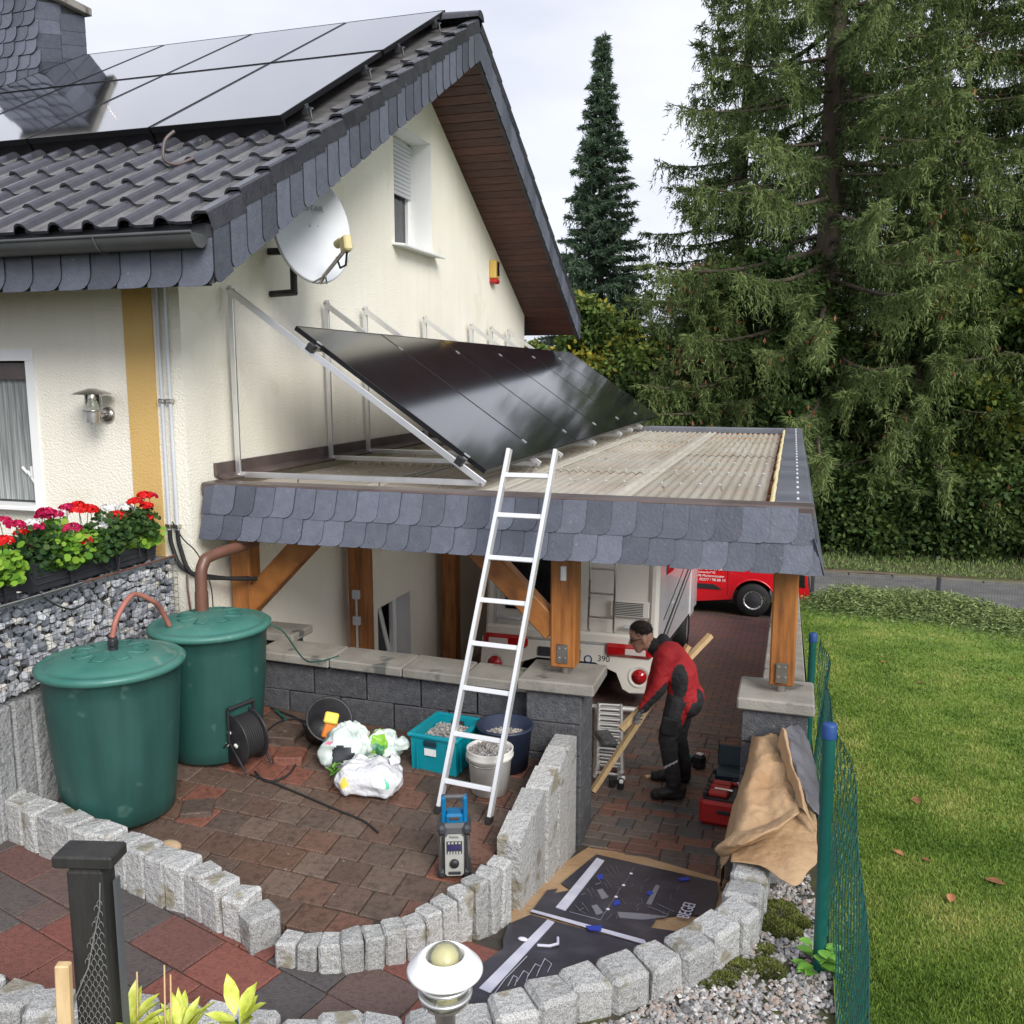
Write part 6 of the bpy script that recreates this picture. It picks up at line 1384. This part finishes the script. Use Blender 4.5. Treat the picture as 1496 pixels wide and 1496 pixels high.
# ================================================================ gravel, moss, lawn
def hull_cloud(pts, sizes, nvar=6, flat=.8):
    """many small pebbles as one vertex soup (8-sided double cones)"""
    n = len(pts); A = rng.random(n)*6.28; out = []; V = np.zeros((n, 12, 3, 3))
    r1 = sizes*rng.uniform(.75, 1.3, n); r2 = sizes*rng.uniform(.7, 1.1, n); hz = sizes*flat*rng.uniform(.6, 1.1, n)
    tilt = rng.normal(size=(n, 2))*.35
    ring = []
    for k in range(6):
        a = A+k*math.pi/3+rng.uniform(-.25, .25, n); rr_ = np.where(k % 3 == 0, r1, r2); x = rr_*np.cos(a); y = rr_*np.sin(a); z = x*tilt[:, 0]+y*tilt[:, 1]+rng.uniform(-.2, .2, n)*hz; ring.append(np.stack([x, y, z], 1))
    top = np.stack([rng.uniform(-.3, .3, n)*r1, rng.uniform(-.3, .3, n)*r1, hz], 1); bot = np.stack([np.zeros(n), np.zeros(n), -hz], 1)
    for k in range(6):
        V[:, k, 0], V[:, k, 1], V[:, k, 2] = ring[k], ring[(k+1) % 6], top
        V[:, 6+k, 0], V[:, 6+k, 1], V[:, 6+k, 2] = ring[(k+1) % 6], ring[k], bot
    return (V+pts[:, None, None, :]).reshape(-1, 3)
GP = [(-2.0, 1.6), (-2.0, 2.95), (-1.35, 3.12), (-.62, 3.62), (-.22, 4.15), (-.03, 4.6), (.0, 5.2), (.2, 5.4), (.3, 4.2), (.3, 1.6)]
P = []
while len(P) < 21000:
    x, y = random.uniform(-2, .3), random.uniform(1.6, 5.4)
    if inside(x, y, GP) and (x < -.05 or pn(Vector((x*4, y*4, 0))) > -.1 or random.random() < .25): P.append((x, y, zgrav(x, y)+random.uniform(-.004, .014)))
P = np.array(P); sz = rng.uniform(.009, .02, len(P)); tn = np.repeat(rng.random(len(P)), 12)
gv = link('gravel', npmesh('gravel', hull_cloud(P, sz), 3, 'gravel', tn)); props(gv, 'grey, white and brown gravel between the granite blocks and the fence', 'gravel', kind='stuff')
# moss cushions
def tuft(name, c, r, n, m, L0_, W0_, label, cat, group=None, up=.6, sc=(1, 1, .7), shell=True, kind=None):
    d = unit(rng.normal(size=(n, 3))); d[:, 2] = np.abs(d[:, 2]); rad = r*(1 if shell else rng.random((n, 1))**.4)
    Pp = np.array(c)+d*rad*np.array(sc); D = d+np.array([0, 0, up])+rng.normal(size=(n, 3))*.4
    o = link(name, npmesh(name, (cards(Pp, D, L0_*rng.uniform(.6, 1.2, n), W0_)-np.array(c)).reshape(-1, 3), 4, m, np.clip(.25+.5*d[:, 2]+rng.normal(size=n)*.2, 0, 1)), None, c); return props(o, label, cat, group, kind)
for x, y, r_ in ((1078, 1415, .075), (1122, 1415, .07), (1058, 1432, .06), (1085, 1380, .05), (1120, 1390, .05), (1030, 1437, .045), (1140, 1330, .08), (1130, 1350, .06), (1150, 1360, .06), (1165, 1345, .05)):
    p = onz(x, y, .57); core = tuft('moss_cushion', (p.x, p.y, .555), r_, 1500, 'moss', .022, .008, 'cushion of olive green moss on the gravel edge beside the granite blocks', 'moss', 'moss cushions along the granite blocks', up=.2, sc=(1.1, 1.1, .4))
    
# weed by the near fence post
wp = onz(1195, 1420, .58); n = 60; Cc = []
b = MB()
def leafpatch(b, c, d, L_, W_, up):
    d = Vector(d).normalized(); s_ = d.cross(Vector(up)).normalized(); u = s_.cross(d)
    rows = [(0, .1), (.25, .8), (.5, 1), (.75, .7), (1, .02)]; vs = []
    for t, w in rows:
        m_ = Vector(c)+d*L_*t-u*L_*.18*t*t; vs += [m_-s_*W_*w*.5+u*.006*w, m_-u*.004, m_+s_*W_*w*.5+u*.006*w]
    fs = []
    for i in range(4): fs += [(i*3, i*3+1, i*3+4, i*3+3), (i*3+1, i*3+2, i*3+5, i*3+4)]
    b.add(vs, fs, 0, True)
for k in range(26):
    a = random.random()*6.28; e = random.uniform(.1, .8); c = Vector((wp.x, wp.y, .56))+Vector((math.cos(a)*.03, math.sin(a)*.03, random.uniform(.03, .16))); leafpatch(b, c, (math.cos(a), math.sin(a), e*.6), random.uniform(.06, .1), .06, (0, 0, 1))
m_ = mat('weed_green', [(.1, .26, .03), (.16, .36, .05)], 20, .5); o = b.build('weed', 'weed_green', loc=(wp.x, wp.y, .55)); props(o, 'bright green broad leaved weed at the foot of the near fence post', 'weed')
b = MB(); wq = onT(488, 1140)
for k in range(9): a = k*2.4; leafpatch(b, wq+Vector((0, 0, .01+.008*k)), (math.cos(a), math.sin(a), .35+.1*k), .065, .03, (0, 0, 1))
props(b.build('weed', 'weed_green', loc=wq), 'small weed growing between the terrace pavers beside the bags', 'weed')
# grass
N1 = 320000
Y_ = 2.9-np.log(rng.random(N1)*.965+.035)*4.7; X = .33+rng.random(N1)**1.15*(.7+Y_*.48)
keep = Y_ < 18.6; X, Y_ = X[keep], Y_[keep]; Zg = .6-.115*(np.maximum(Y_, 4.25)-4.25); n = len(X)
hgt = rng.uniform(.014, .036, n)*(1+.03*Y_); D = rng.normal(size=(n, 3))*.55+np.array([0, 0, 1.0]); D = unit(D); sd = unit(np.cross(D, rng.normal(size=(n, 3))))*(.0022+.00055*Y_)[:, None]
Bp = np.stack([X, Y_, Zg-.004], 1); V = np.stack([Bp-sd, Bp+sd, Bp+D*hgt[:, None]], 1)
pat = np.array([pn(Vector((x*1.1, y*.9, 3))) for x, y in zip(X[::1], Y_[::1])]); pat2 = np.array([pn(Vector((x*3.7, y*2.9, 9))) for x, y in zip(X, Y_)]); tone = np.clip(.42+.55*pat+.35*pat2+rng.normal(size=n)*.17, 0, 1)
gr = link('grass', npmesh('grass', V.reshape(-1, 3), 3, 'grass', tone)); props(gr, 'short mown green grass with yellowish patches covering the lawn', 'grass', kind='stuff')
# fallen leaves
LV = [(1340, 1178, 1), (1320, 1255, .7), (1345, 1258, .5), (1438, 1288, 1.1), (1388, 1323, .8), (1296, 970, .8), (1350, 1000, .7), (1475, 993, .7)]
for x, y, s_ in LV:
    r = ray(x, y); nrm_ = Vector((0, .115, 1)); p = CAM+r*((Vector((0, 4.25, .6))-CAM).dot(nrm_)/r.dot(nrm_)); b = MB(); a = random.random()*6
    leafpatch(b, (0, 0, 0), (math.cos(a), math.sin(a), .25), .085*s_+.02, .05*s_+.01, (0, 0, 1)); props(link('fallen_leaf', b.mesh('fallen_leaf', 'dead_leaf'), None, (p.x, p.y, p.z+.02)), 'brown fallen leaf lying on the lawn', 'leaf', 'fallen leaves on the lawn')
# prostrate juniper along the street fence
def spray(n, cen, rad, zf, h, L0_, W0_, m, name, label, cat, group=None):
    Pp = np.array([cen]*n)+np.stack([rng.normal(size=n)*rad[0], rng.normal(size=n)*rad[1], np.zeros(n)], 1); hh = h*np.exp(-((Pp[:, 0]-cen[0])/rad[0])**2*.4-((Pp[:, 1]-cen[1])/rad[1])**2*.4)
    base_ = np.array([zf(a, b_) for a, b_ in Pp[:, :2]]); fr = rng.random(n); Pp[:, 2] = base_+hh*fr; D = rng.normal(size=(n, 3))*np.array([1, 1, .3])+np.array([0, -.3, .25]); o = link(name, npmesh(name, (cards(Pp, D, L0_*rng.uniform(.5, 1.3, n), W0_)-np.array((cen[0], cen[1], zf(*cen[:2])))).reshape(-1, 3), 4, m, np.clip(fr*.6+rng.normal(size=n)*.2, 0, 1)), None, (cen[0], cen[1], zf(*cen[:2]))); return props(o, label, cat, group)
for i in range(18):
    x = 1.15+i*.34; y = 17.9-.1*max(0, i-2)-.03*max(0, i-4)**1.55+random.uniform(-.25, .25); spray(4200, (x, y, 0), (random.uniform(.35, .6), random.uniform(.4, .75)), zlawn, random.uniform(.25, .55), .1, .02, 'juniper', 'juniper_shrub', 'low spreading juniper at the far end of the lawn by the street fence', 'shrub', 'junipers along the far edge of the lawn')
# ================================================================ foreground: post, stake, lamp, plants
bp3 = CAM+ray(127, 1243)*2.75; bt = root('wooden_post', (bp3.x, bp3.y, .55), 'black stained square post with flat cap and wire netting', 'post')
MB().box((bp3.x, bp3.y+.01, (bp3.z-.05+.5)/2), (.11, .085, bp3.z-.05-.5), rot=(0, 0, R(14)), bev=.006).build('shaft', 'stain_black', bt)
MB().box((bp3.x, bp3.y+.01, bp3.z-.075), (.1, .075, .06), rot=(0, 0, R(14)), bev=.004).build('neck', 'stain_black', bt)
MB().box((bp3.x, bp3.y+.01, bp3.z-.018), (.185, .105, .04), rot=(0, 0, R(14)), bev=.006).build('cap', 'stain_black', bt)
b = MB(); ca2, sa2 = math.cos(R(14)), math.sin(R(14))
def net(s_, z): return (bp3.x+.012*0+s_*ca2+.056*sa2, bp3.y+.01+s_*sa2-.056*ca2, z)
hexw = .02
for i in range(-2, 6):
    for j in range(44):
        z = 1.88-j*.0175; s_ = i*hexw+(hexw/2 if j % 2 else 0)-.03
        if s_ < .055-.0*1 and s_ > -.05 and (s_ > .05-.0035*j*1.2):
            b.tube([net(s_, z), net(s_+hexw*.35, z-.0085), net(s_+hexw*.35, z-.0175)], .0009, 3, cap=False); b.tube([net(s_, z), net(s_-hexw*.35, z-.0085), net(s_-hexw*.35, z-.0175)], .0009, 3, cap=False)
b.tube([net(.056, 1.9), net(.05, 1.82), net(.0, 1.62), net(-.055, 1.5), net(-.06, 1.4)], .002, 5); b.build('wire_netting', 'alu', bt)
MB().box((bp3.x+.06*ca2+.03*sa2, bp3.y+.04, 1.2), (.008, .03, 1.35), rot=(0, 0, R(14))).build('side_batten', 'wire_grey', bt)
sk = CAM+ray(82, 1408)*2.72; stk = MB().box((sk.x, sk.y, (sk.z+.5)/2), (.042, .03, sk.z-.5), rot=(0, R(2), R(20)), bev=.004).build('wooden_stake', 'raw_timber', loc=(sk.x, sk.y, .5)); props(stk, 'pale wooden stake beside the black post', 'stake')
lm = CAM+ray(650, 1408)*3.2; lz = lm.z; gl = root('garden_lamp', (lm.x, lm.y, .55), 'stainless garden bollard lamp with white hat and clear dome over a yellowish bulb', 'lamp')
LP = (lm.x, lm.y, lz)
MB().lathe([(.036, .55-lz), (.036, -.155), (.06, -.15), (.07, -.14)], LP, 24).build('stem', 'steel', gl)
MB().lathe([(.066, -.03), (.135, -.02), (.13, -.012), (.1, .02), (.074, .04), (.068, .036), (.064, .0), (.066, -.03)], LP, 48).build('hat', 'lamp_white', gl)
MB().lathe([(.065, .005)]+[(.066*math.cos(a), .012+.062*math.sin(a)) for a in [math.pi/2*i/8 for i in range(9)]], LP, 32).build('glass_dome', 'lamp_glass', gl); MB().ball((lm.x, lm.y, lz+.018), .04, 14).build('bulb', 'lamp_bulb', gl)
for z in (-.075, -.115): MB().lathe([(.07, z), (.095, z+.004), (.097, z+.012), (.09, z+.016), (.07, z+.012)], LP, 40).build('louvre_ring', 'alu', gl)
MB().lathe([(.085, -.14), (.085, -.03)], LP, 32).build('glass_cylinder', 'lamp_glass', gl); MB().lathe([(.03, -.15), (.03, -.03)], LP, 20).build('inner_column', 'lamp_bulb', gl)
b = MB()
for a in (.5, 2.6, 4.7): b.cyl((lm.x+.088*math.cos(a), lm.y+.088*math.sin(a), lz-.15), (lm.x+.088*math.cos(a), lm.y+.088*math.sin(a), lz-.02), .004, n=6)
b.build('rods', 'steel', gl)
# garden plants along the bottom of the picture
def rosette(px_, py_, dist, n, L_, W_, m, label, zb_=.55):
    c = CAM+ray(px_, py_)*dist; b = MB(); st = MB()
    for k in range(n):
        a = random.random()*6.28; e = random.uniform(.6, 2.2); s_ = random.uniform(.0, .03); leafpatch(b, c+Vector((math.cos(a)*s_, math.sin(a)*s_, random.uniform(-.08, -.01))), (math.cos(a), math.sin(a), e), L_*random.uniform(.7, 1.2), W_*random.uniform(.8, 1.2), (0, 0, 1))
    r_ = root('garden_plant', (c.x, c.y, zb_), label, 'plant'); b.build('leaves', m, r_)
    for k in range(5): st.tube([(c.x+random.uniform(-.03, .03), c.y+random.uniform(-.03, .03), zb_), (c.x, c.y, c.z-.02)], .006, 5)
    st.build('stem', 'wire_green', r_); return r_
mat('leaf_lime', [(.36, .42, .04), (.52, .58, .08), (.66, .68, .2)], 30, .5)
rosette(185, 1492, 2.9, 22, .12, .035, 'leaf_lime', 'lime green leafy plant directly beside the black post'); rosette(262, 1498, 2.9, 30, .12, .035, 'leaf_lime', 'lime green leafy plant with dry stalks between post and lamp'); rosette(345, 1482, 2.95, 12, .11, .05, 'leaf_lime', 'broad yellow green leaf plant at the end of the planting nearest the lamp')
for i, (x, y, h) in enumerate(((200, 1420, 1496), (240, 1410, 1496), (249, 1424, 1500))):
    a_, c2 = CAM+ray(x, y)*2.9, CAM+ray(x-1, h+60)*2.9; props(MB().tube([a_, (a_+c2)/2+Vector((.004, 0, 0)), (c2.x, c2.y, .55)], .003, 5).build('dry_stalk', 'raw_timber', loc=(c2.x, c2.y, .55)), 'thin dry plant stalk standing among the lime green leaves', 'stalk', 'dry stalks in the planting bed')
# ================================================================ trees
def branch_tree(name, base_, H, prof, h0, nl, label, m, droop=.3, curtain=.6, card=(.2, .035), seed=1, dens=1., trunk_r=.3, cones=0, gap=None, azb=None, nmax=None):
    global rng
    rg = np.random.default_rng(seed); r_ = root(name, base_, label, 'tree'); B = np.array(base_, float)
    zs = np.linspace(0, H, 10); MB().tube([(base_[0]+.05*math.sin(z*.7+seed), base_[1], base_[2]+z) for z in zs], [max(.015, trunk_r*(1-z/H)**.8) for z in zs], 12).build('trunk', 'bark', r_)
    lb = MB(); PP_, DD_, TT_, LL_ = [], [], [], []; CP = []
    for i in range(nl):
        t = (i+rg.random())/nl; h = h0+(H-h0)*t; L_ = prof(h/H)*rg.uniform(.62, 1.08)
        if L_ < .12: continue
        az = i*2.39996+rg.normal()*.25; out = np.array([math.cos(az), math.sin(az), 0]); lat = np.array([-math.sin(az), math.cos(az), 0])
        if gap and gap(h, az): continue
        k = 9; s_ = np.linspace(0, 1, k); up0 = .25*(h/H)-.1
        cz = h+L_*(up0*s_-droop*s_**1.3+droop*.75*s_**3); swing = rg.normal()*.15
        C = B+out*(L_*s_)[:, None]+lat*(L_*swing*s_**2)[:, None]+np.array([0, 0, 1])*cz[:, None]
        lb.tube([tuple(c) for c in C], [max(.008, .018*L_*(1-.85*q)) for q in s_], 5, cap=False)
        nt_ = max(6, int(L_/.085*dens)); ss = .08+.92*rg.random(nt_)**.75; ii = np.clip((ss*(k-1)).astype(int), 0, k-2); fr = ss*(k-1)-ii
        P0 = C[ii]*(1-fr)[:, None]+C[ii+1]*fr[:, None]; tan = unit(C[ii+1]-C[ii]); sg = np.where(rg.random(nt_) < .5, -1., 1.)
        hang = rg.random(nt_) < curtain
        D = tan*rg.uniform(.3, .9, nt_)[:, None]+lat*(sg*rg.uniform(.5, 1.1, nt_))[:, None]+np.array([0, 0, -.25])
        D[hang] = np.array([0, 0, -1.])+rg.normal(size=(hang.sum(), 3))*.22+out*.12
        D = unit(D); ln = np.where(hang, rg.uniform(.25, .75, nt_), rg.uniform(.2, .5, nt_)*(1.15-.6*ss))*min(1.2, .45+L_*.25)
        nc = 15
        for q in range(nc):
            f_ = (q+rg.random(nt_))/nc; Pq = P0+D*(ln*f_)[:, None]+rg.normal(size=(nt_, 3))*.03+np.array([0, 0, -1])*((ln*f_)**2*.35)[:, None]
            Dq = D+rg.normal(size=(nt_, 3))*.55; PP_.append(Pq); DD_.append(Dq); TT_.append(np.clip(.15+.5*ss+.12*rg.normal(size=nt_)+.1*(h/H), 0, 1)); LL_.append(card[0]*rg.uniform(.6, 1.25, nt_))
        if cones and rg.random() < cones:
            for _ in range(rg.integers(3, 8)): j = rg.integers(5, k); CP.append(C[j]+rg.normal(size=3)*.15)
    P_, D__, T_, Ln = np.concatenate(PP_), np.concatenate(DD_), np.concatenate(TT_), np.concatenate(LL_)
    lb.build('limbs', 'bark', r_)['kind'] = 'stuff'; sv = rng; rng = rg
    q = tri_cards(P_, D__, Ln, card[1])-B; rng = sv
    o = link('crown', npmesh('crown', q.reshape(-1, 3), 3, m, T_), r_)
    if CP:
        CP = np.array(CP); n = len(CP); q = np.concatenate([cards(CP, np.tile([0, 0, -1.], (n, 1)), .16, .07) for _ in range(3)])-B; link('cones', npmesh('cones', q.reshape(-1, 3), 4, 'cone', rng.random(len(q))), r_)['kind'] = 'stuff'
    print(name, len(P_)); return r_
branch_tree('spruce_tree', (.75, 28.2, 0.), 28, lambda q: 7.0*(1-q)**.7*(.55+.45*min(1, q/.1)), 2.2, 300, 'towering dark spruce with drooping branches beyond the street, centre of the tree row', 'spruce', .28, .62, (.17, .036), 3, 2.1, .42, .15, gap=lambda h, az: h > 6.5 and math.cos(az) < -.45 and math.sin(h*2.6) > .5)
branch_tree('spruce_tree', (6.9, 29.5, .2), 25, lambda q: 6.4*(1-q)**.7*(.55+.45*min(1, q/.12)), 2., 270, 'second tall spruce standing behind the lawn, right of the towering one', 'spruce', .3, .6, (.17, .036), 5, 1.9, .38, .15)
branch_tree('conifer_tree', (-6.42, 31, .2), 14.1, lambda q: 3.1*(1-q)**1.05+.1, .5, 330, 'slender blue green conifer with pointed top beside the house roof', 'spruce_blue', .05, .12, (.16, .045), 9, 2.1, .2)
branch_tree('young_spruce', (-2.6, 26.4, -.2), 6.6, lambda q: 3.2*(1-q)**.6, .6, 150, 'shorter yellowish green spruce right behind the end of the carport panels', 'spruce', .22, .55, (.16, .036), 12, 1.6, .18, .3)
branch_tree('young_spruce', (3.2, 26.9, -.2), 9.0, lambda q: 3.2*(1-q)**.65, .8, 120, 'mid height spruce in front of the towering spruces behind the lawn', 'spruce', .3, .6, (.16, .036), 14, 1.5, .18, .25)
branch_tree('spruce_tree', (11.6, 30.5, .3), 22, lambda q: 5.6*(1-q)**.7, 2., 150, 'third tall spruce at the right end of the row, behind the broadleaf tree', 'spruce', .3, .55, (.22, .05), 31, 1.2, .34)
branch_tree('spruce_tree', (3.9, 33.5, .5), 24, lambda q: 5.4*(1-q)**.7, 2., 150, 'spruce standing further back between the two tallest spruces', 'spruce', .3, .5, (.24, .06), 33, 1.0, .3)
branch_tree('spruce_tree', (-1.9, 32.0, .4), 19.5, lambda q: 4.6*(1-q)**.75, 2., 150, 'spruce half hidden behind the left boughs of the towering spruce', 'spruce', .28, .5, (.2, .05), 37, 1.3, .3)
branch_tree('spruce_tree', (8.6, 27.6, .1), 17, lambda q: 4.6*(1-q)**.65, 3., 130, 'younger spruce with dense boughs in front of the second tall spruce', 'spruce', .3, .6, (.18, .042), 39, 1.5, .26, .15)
def leaf_tree(name, base_, H, crown, n, label, m, leaf=(.15, .1), seed=1, nclump=40, trunk=.16, cat='tree', lowest=.15, spread=.55):
    """crown: (rx,ry,rz,zc) ellipsoid; leaves in uneven clumps on limbs"""
    rg = np.random.default_rng(seed); r_ = root(name, base_, label, cat); B = np.array(base_, float); rx, ry, rz, zc = crown
    d = unit(rg.normal(size=(nclump, 3))); rad = rg.uniform(.25, 1.05, nclump)**.6; Cn = d*rad[:, None]*np.array([rx, ry, rz])+np.array([0, 0, zc]); Cn[:, 2] = np.maximum(Cn[:, 2], lowest)
    b = MB(); b.tube([base_, Vector(base_)+Vector((.1, 0, zc*.6)), Vector(base_)+Vector((0, .1, zc+rz*.4))], [trunk, trunk*.7, trunk*.2], 8)
    b.build('trunk' if cat == 'tree' else 'stem', 'bark', r_); b = MB()
    for c in Cn[::2]: b.tube([Vector(base_)+Vector((0, 0, min(zc, max(.1, c[2]*.55)))), Vector(base_)+Vector(c*.6)+Vector((0, 0, .1)), Vector(base_)+Vector(c)], [trunk*.3, trunk*.18, .01], 5, cap=False)
    b.build('limbs', 'bark', r_)['kind'] = 'stuff'
    idx = rg.integers(0, nclump, n); sg = rg.uniform(.25, .6, nclump)*spread; off = rg.normal(size=(n, 3))*sg[idx][:, None]*np.array([1.1, 1.1, .75]); P_ = Cn[idx]+off; P_[:, 2] = np.maximum(P_[:, 2], .03)
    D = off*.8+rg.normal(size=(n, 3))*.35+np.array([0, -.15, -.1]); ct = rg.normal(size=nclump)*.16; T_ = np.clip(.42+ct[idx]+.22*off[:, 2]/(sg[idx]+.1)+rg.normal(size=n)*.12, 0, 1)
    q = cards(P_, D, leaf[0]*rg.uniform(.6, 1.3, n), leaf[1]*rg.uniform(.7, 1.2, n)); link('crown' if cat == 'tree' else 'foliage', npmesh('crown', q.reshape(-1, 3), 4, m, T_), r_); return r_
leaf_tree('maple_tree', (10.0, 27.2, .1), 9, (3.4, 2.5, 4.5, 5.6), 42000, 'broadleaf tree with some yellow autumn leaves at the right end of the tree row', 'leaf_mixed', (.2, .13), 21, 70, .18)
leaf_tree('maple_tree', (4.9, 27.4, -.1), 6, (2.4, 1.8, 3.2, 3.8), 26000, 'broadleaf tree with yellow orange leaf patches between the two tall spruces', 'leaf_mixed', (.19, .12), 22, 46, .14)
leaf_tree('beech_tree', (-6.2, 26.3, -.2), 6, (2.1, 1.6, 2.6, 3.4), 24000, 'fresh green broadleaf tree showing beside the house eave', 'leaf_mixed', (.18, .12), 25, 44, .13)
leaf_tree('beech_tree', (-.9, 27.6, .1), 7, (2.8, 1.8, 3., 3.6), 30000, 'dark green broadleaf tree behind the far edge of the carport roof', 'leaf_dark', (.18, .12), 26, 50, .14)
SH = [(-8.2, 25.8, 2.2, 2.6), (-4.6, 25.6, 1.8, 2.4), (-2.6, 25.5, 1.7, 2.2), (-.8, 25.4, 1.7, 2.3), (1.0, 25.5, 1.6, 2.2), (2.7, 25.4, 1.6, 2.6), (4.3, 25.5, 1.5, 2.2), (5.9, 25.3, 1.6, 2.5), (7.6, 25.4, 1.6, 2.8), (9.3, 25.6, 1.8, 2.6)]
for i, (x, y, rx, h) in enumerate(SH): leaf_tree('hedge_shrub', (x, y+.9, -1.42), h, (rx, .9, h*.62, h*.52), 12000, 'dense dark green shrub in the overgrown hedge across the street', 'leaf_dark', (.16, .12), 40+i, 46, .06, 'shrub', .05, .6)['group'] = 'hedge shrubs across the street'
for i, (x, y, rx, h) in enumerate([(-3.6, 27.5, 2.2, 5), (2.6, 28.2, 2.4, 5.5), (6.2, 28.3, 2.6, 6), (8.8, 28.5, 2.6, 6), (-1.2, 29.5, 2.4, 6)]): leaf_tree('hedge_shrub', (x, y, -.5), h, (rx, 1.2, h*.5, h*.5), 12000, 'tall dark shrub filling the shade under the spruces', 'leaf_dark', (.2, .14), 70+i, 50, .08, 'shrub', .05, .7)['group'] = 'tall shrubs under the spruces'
# rough grass and weeds at the hedge foot
n = 16000; X = rng.uniform(-4, 11, n); Y_ = 23.7+rng.random(n)**1.5*2.2; hh = rng.uniform(.05, .22, n)*(.4+.6*(Y_-23.6)/2); D = rng.normal(size=(n, 3))*.4+np.array([0, 0, 1.]); q = cards(np.stack([X, Y_, np.full(n, -1.44)], 1), D, hh, .025)
props(link('verge_weeds', npmesh('verge_weeds', q.reshape(-1, 3), 4, 'juniper', np.clip(rng.normal(size=n)*.25+.35, 0, 1))), 'rough weeds and grass on the verge across the street', 'weeds', kind='stuff')
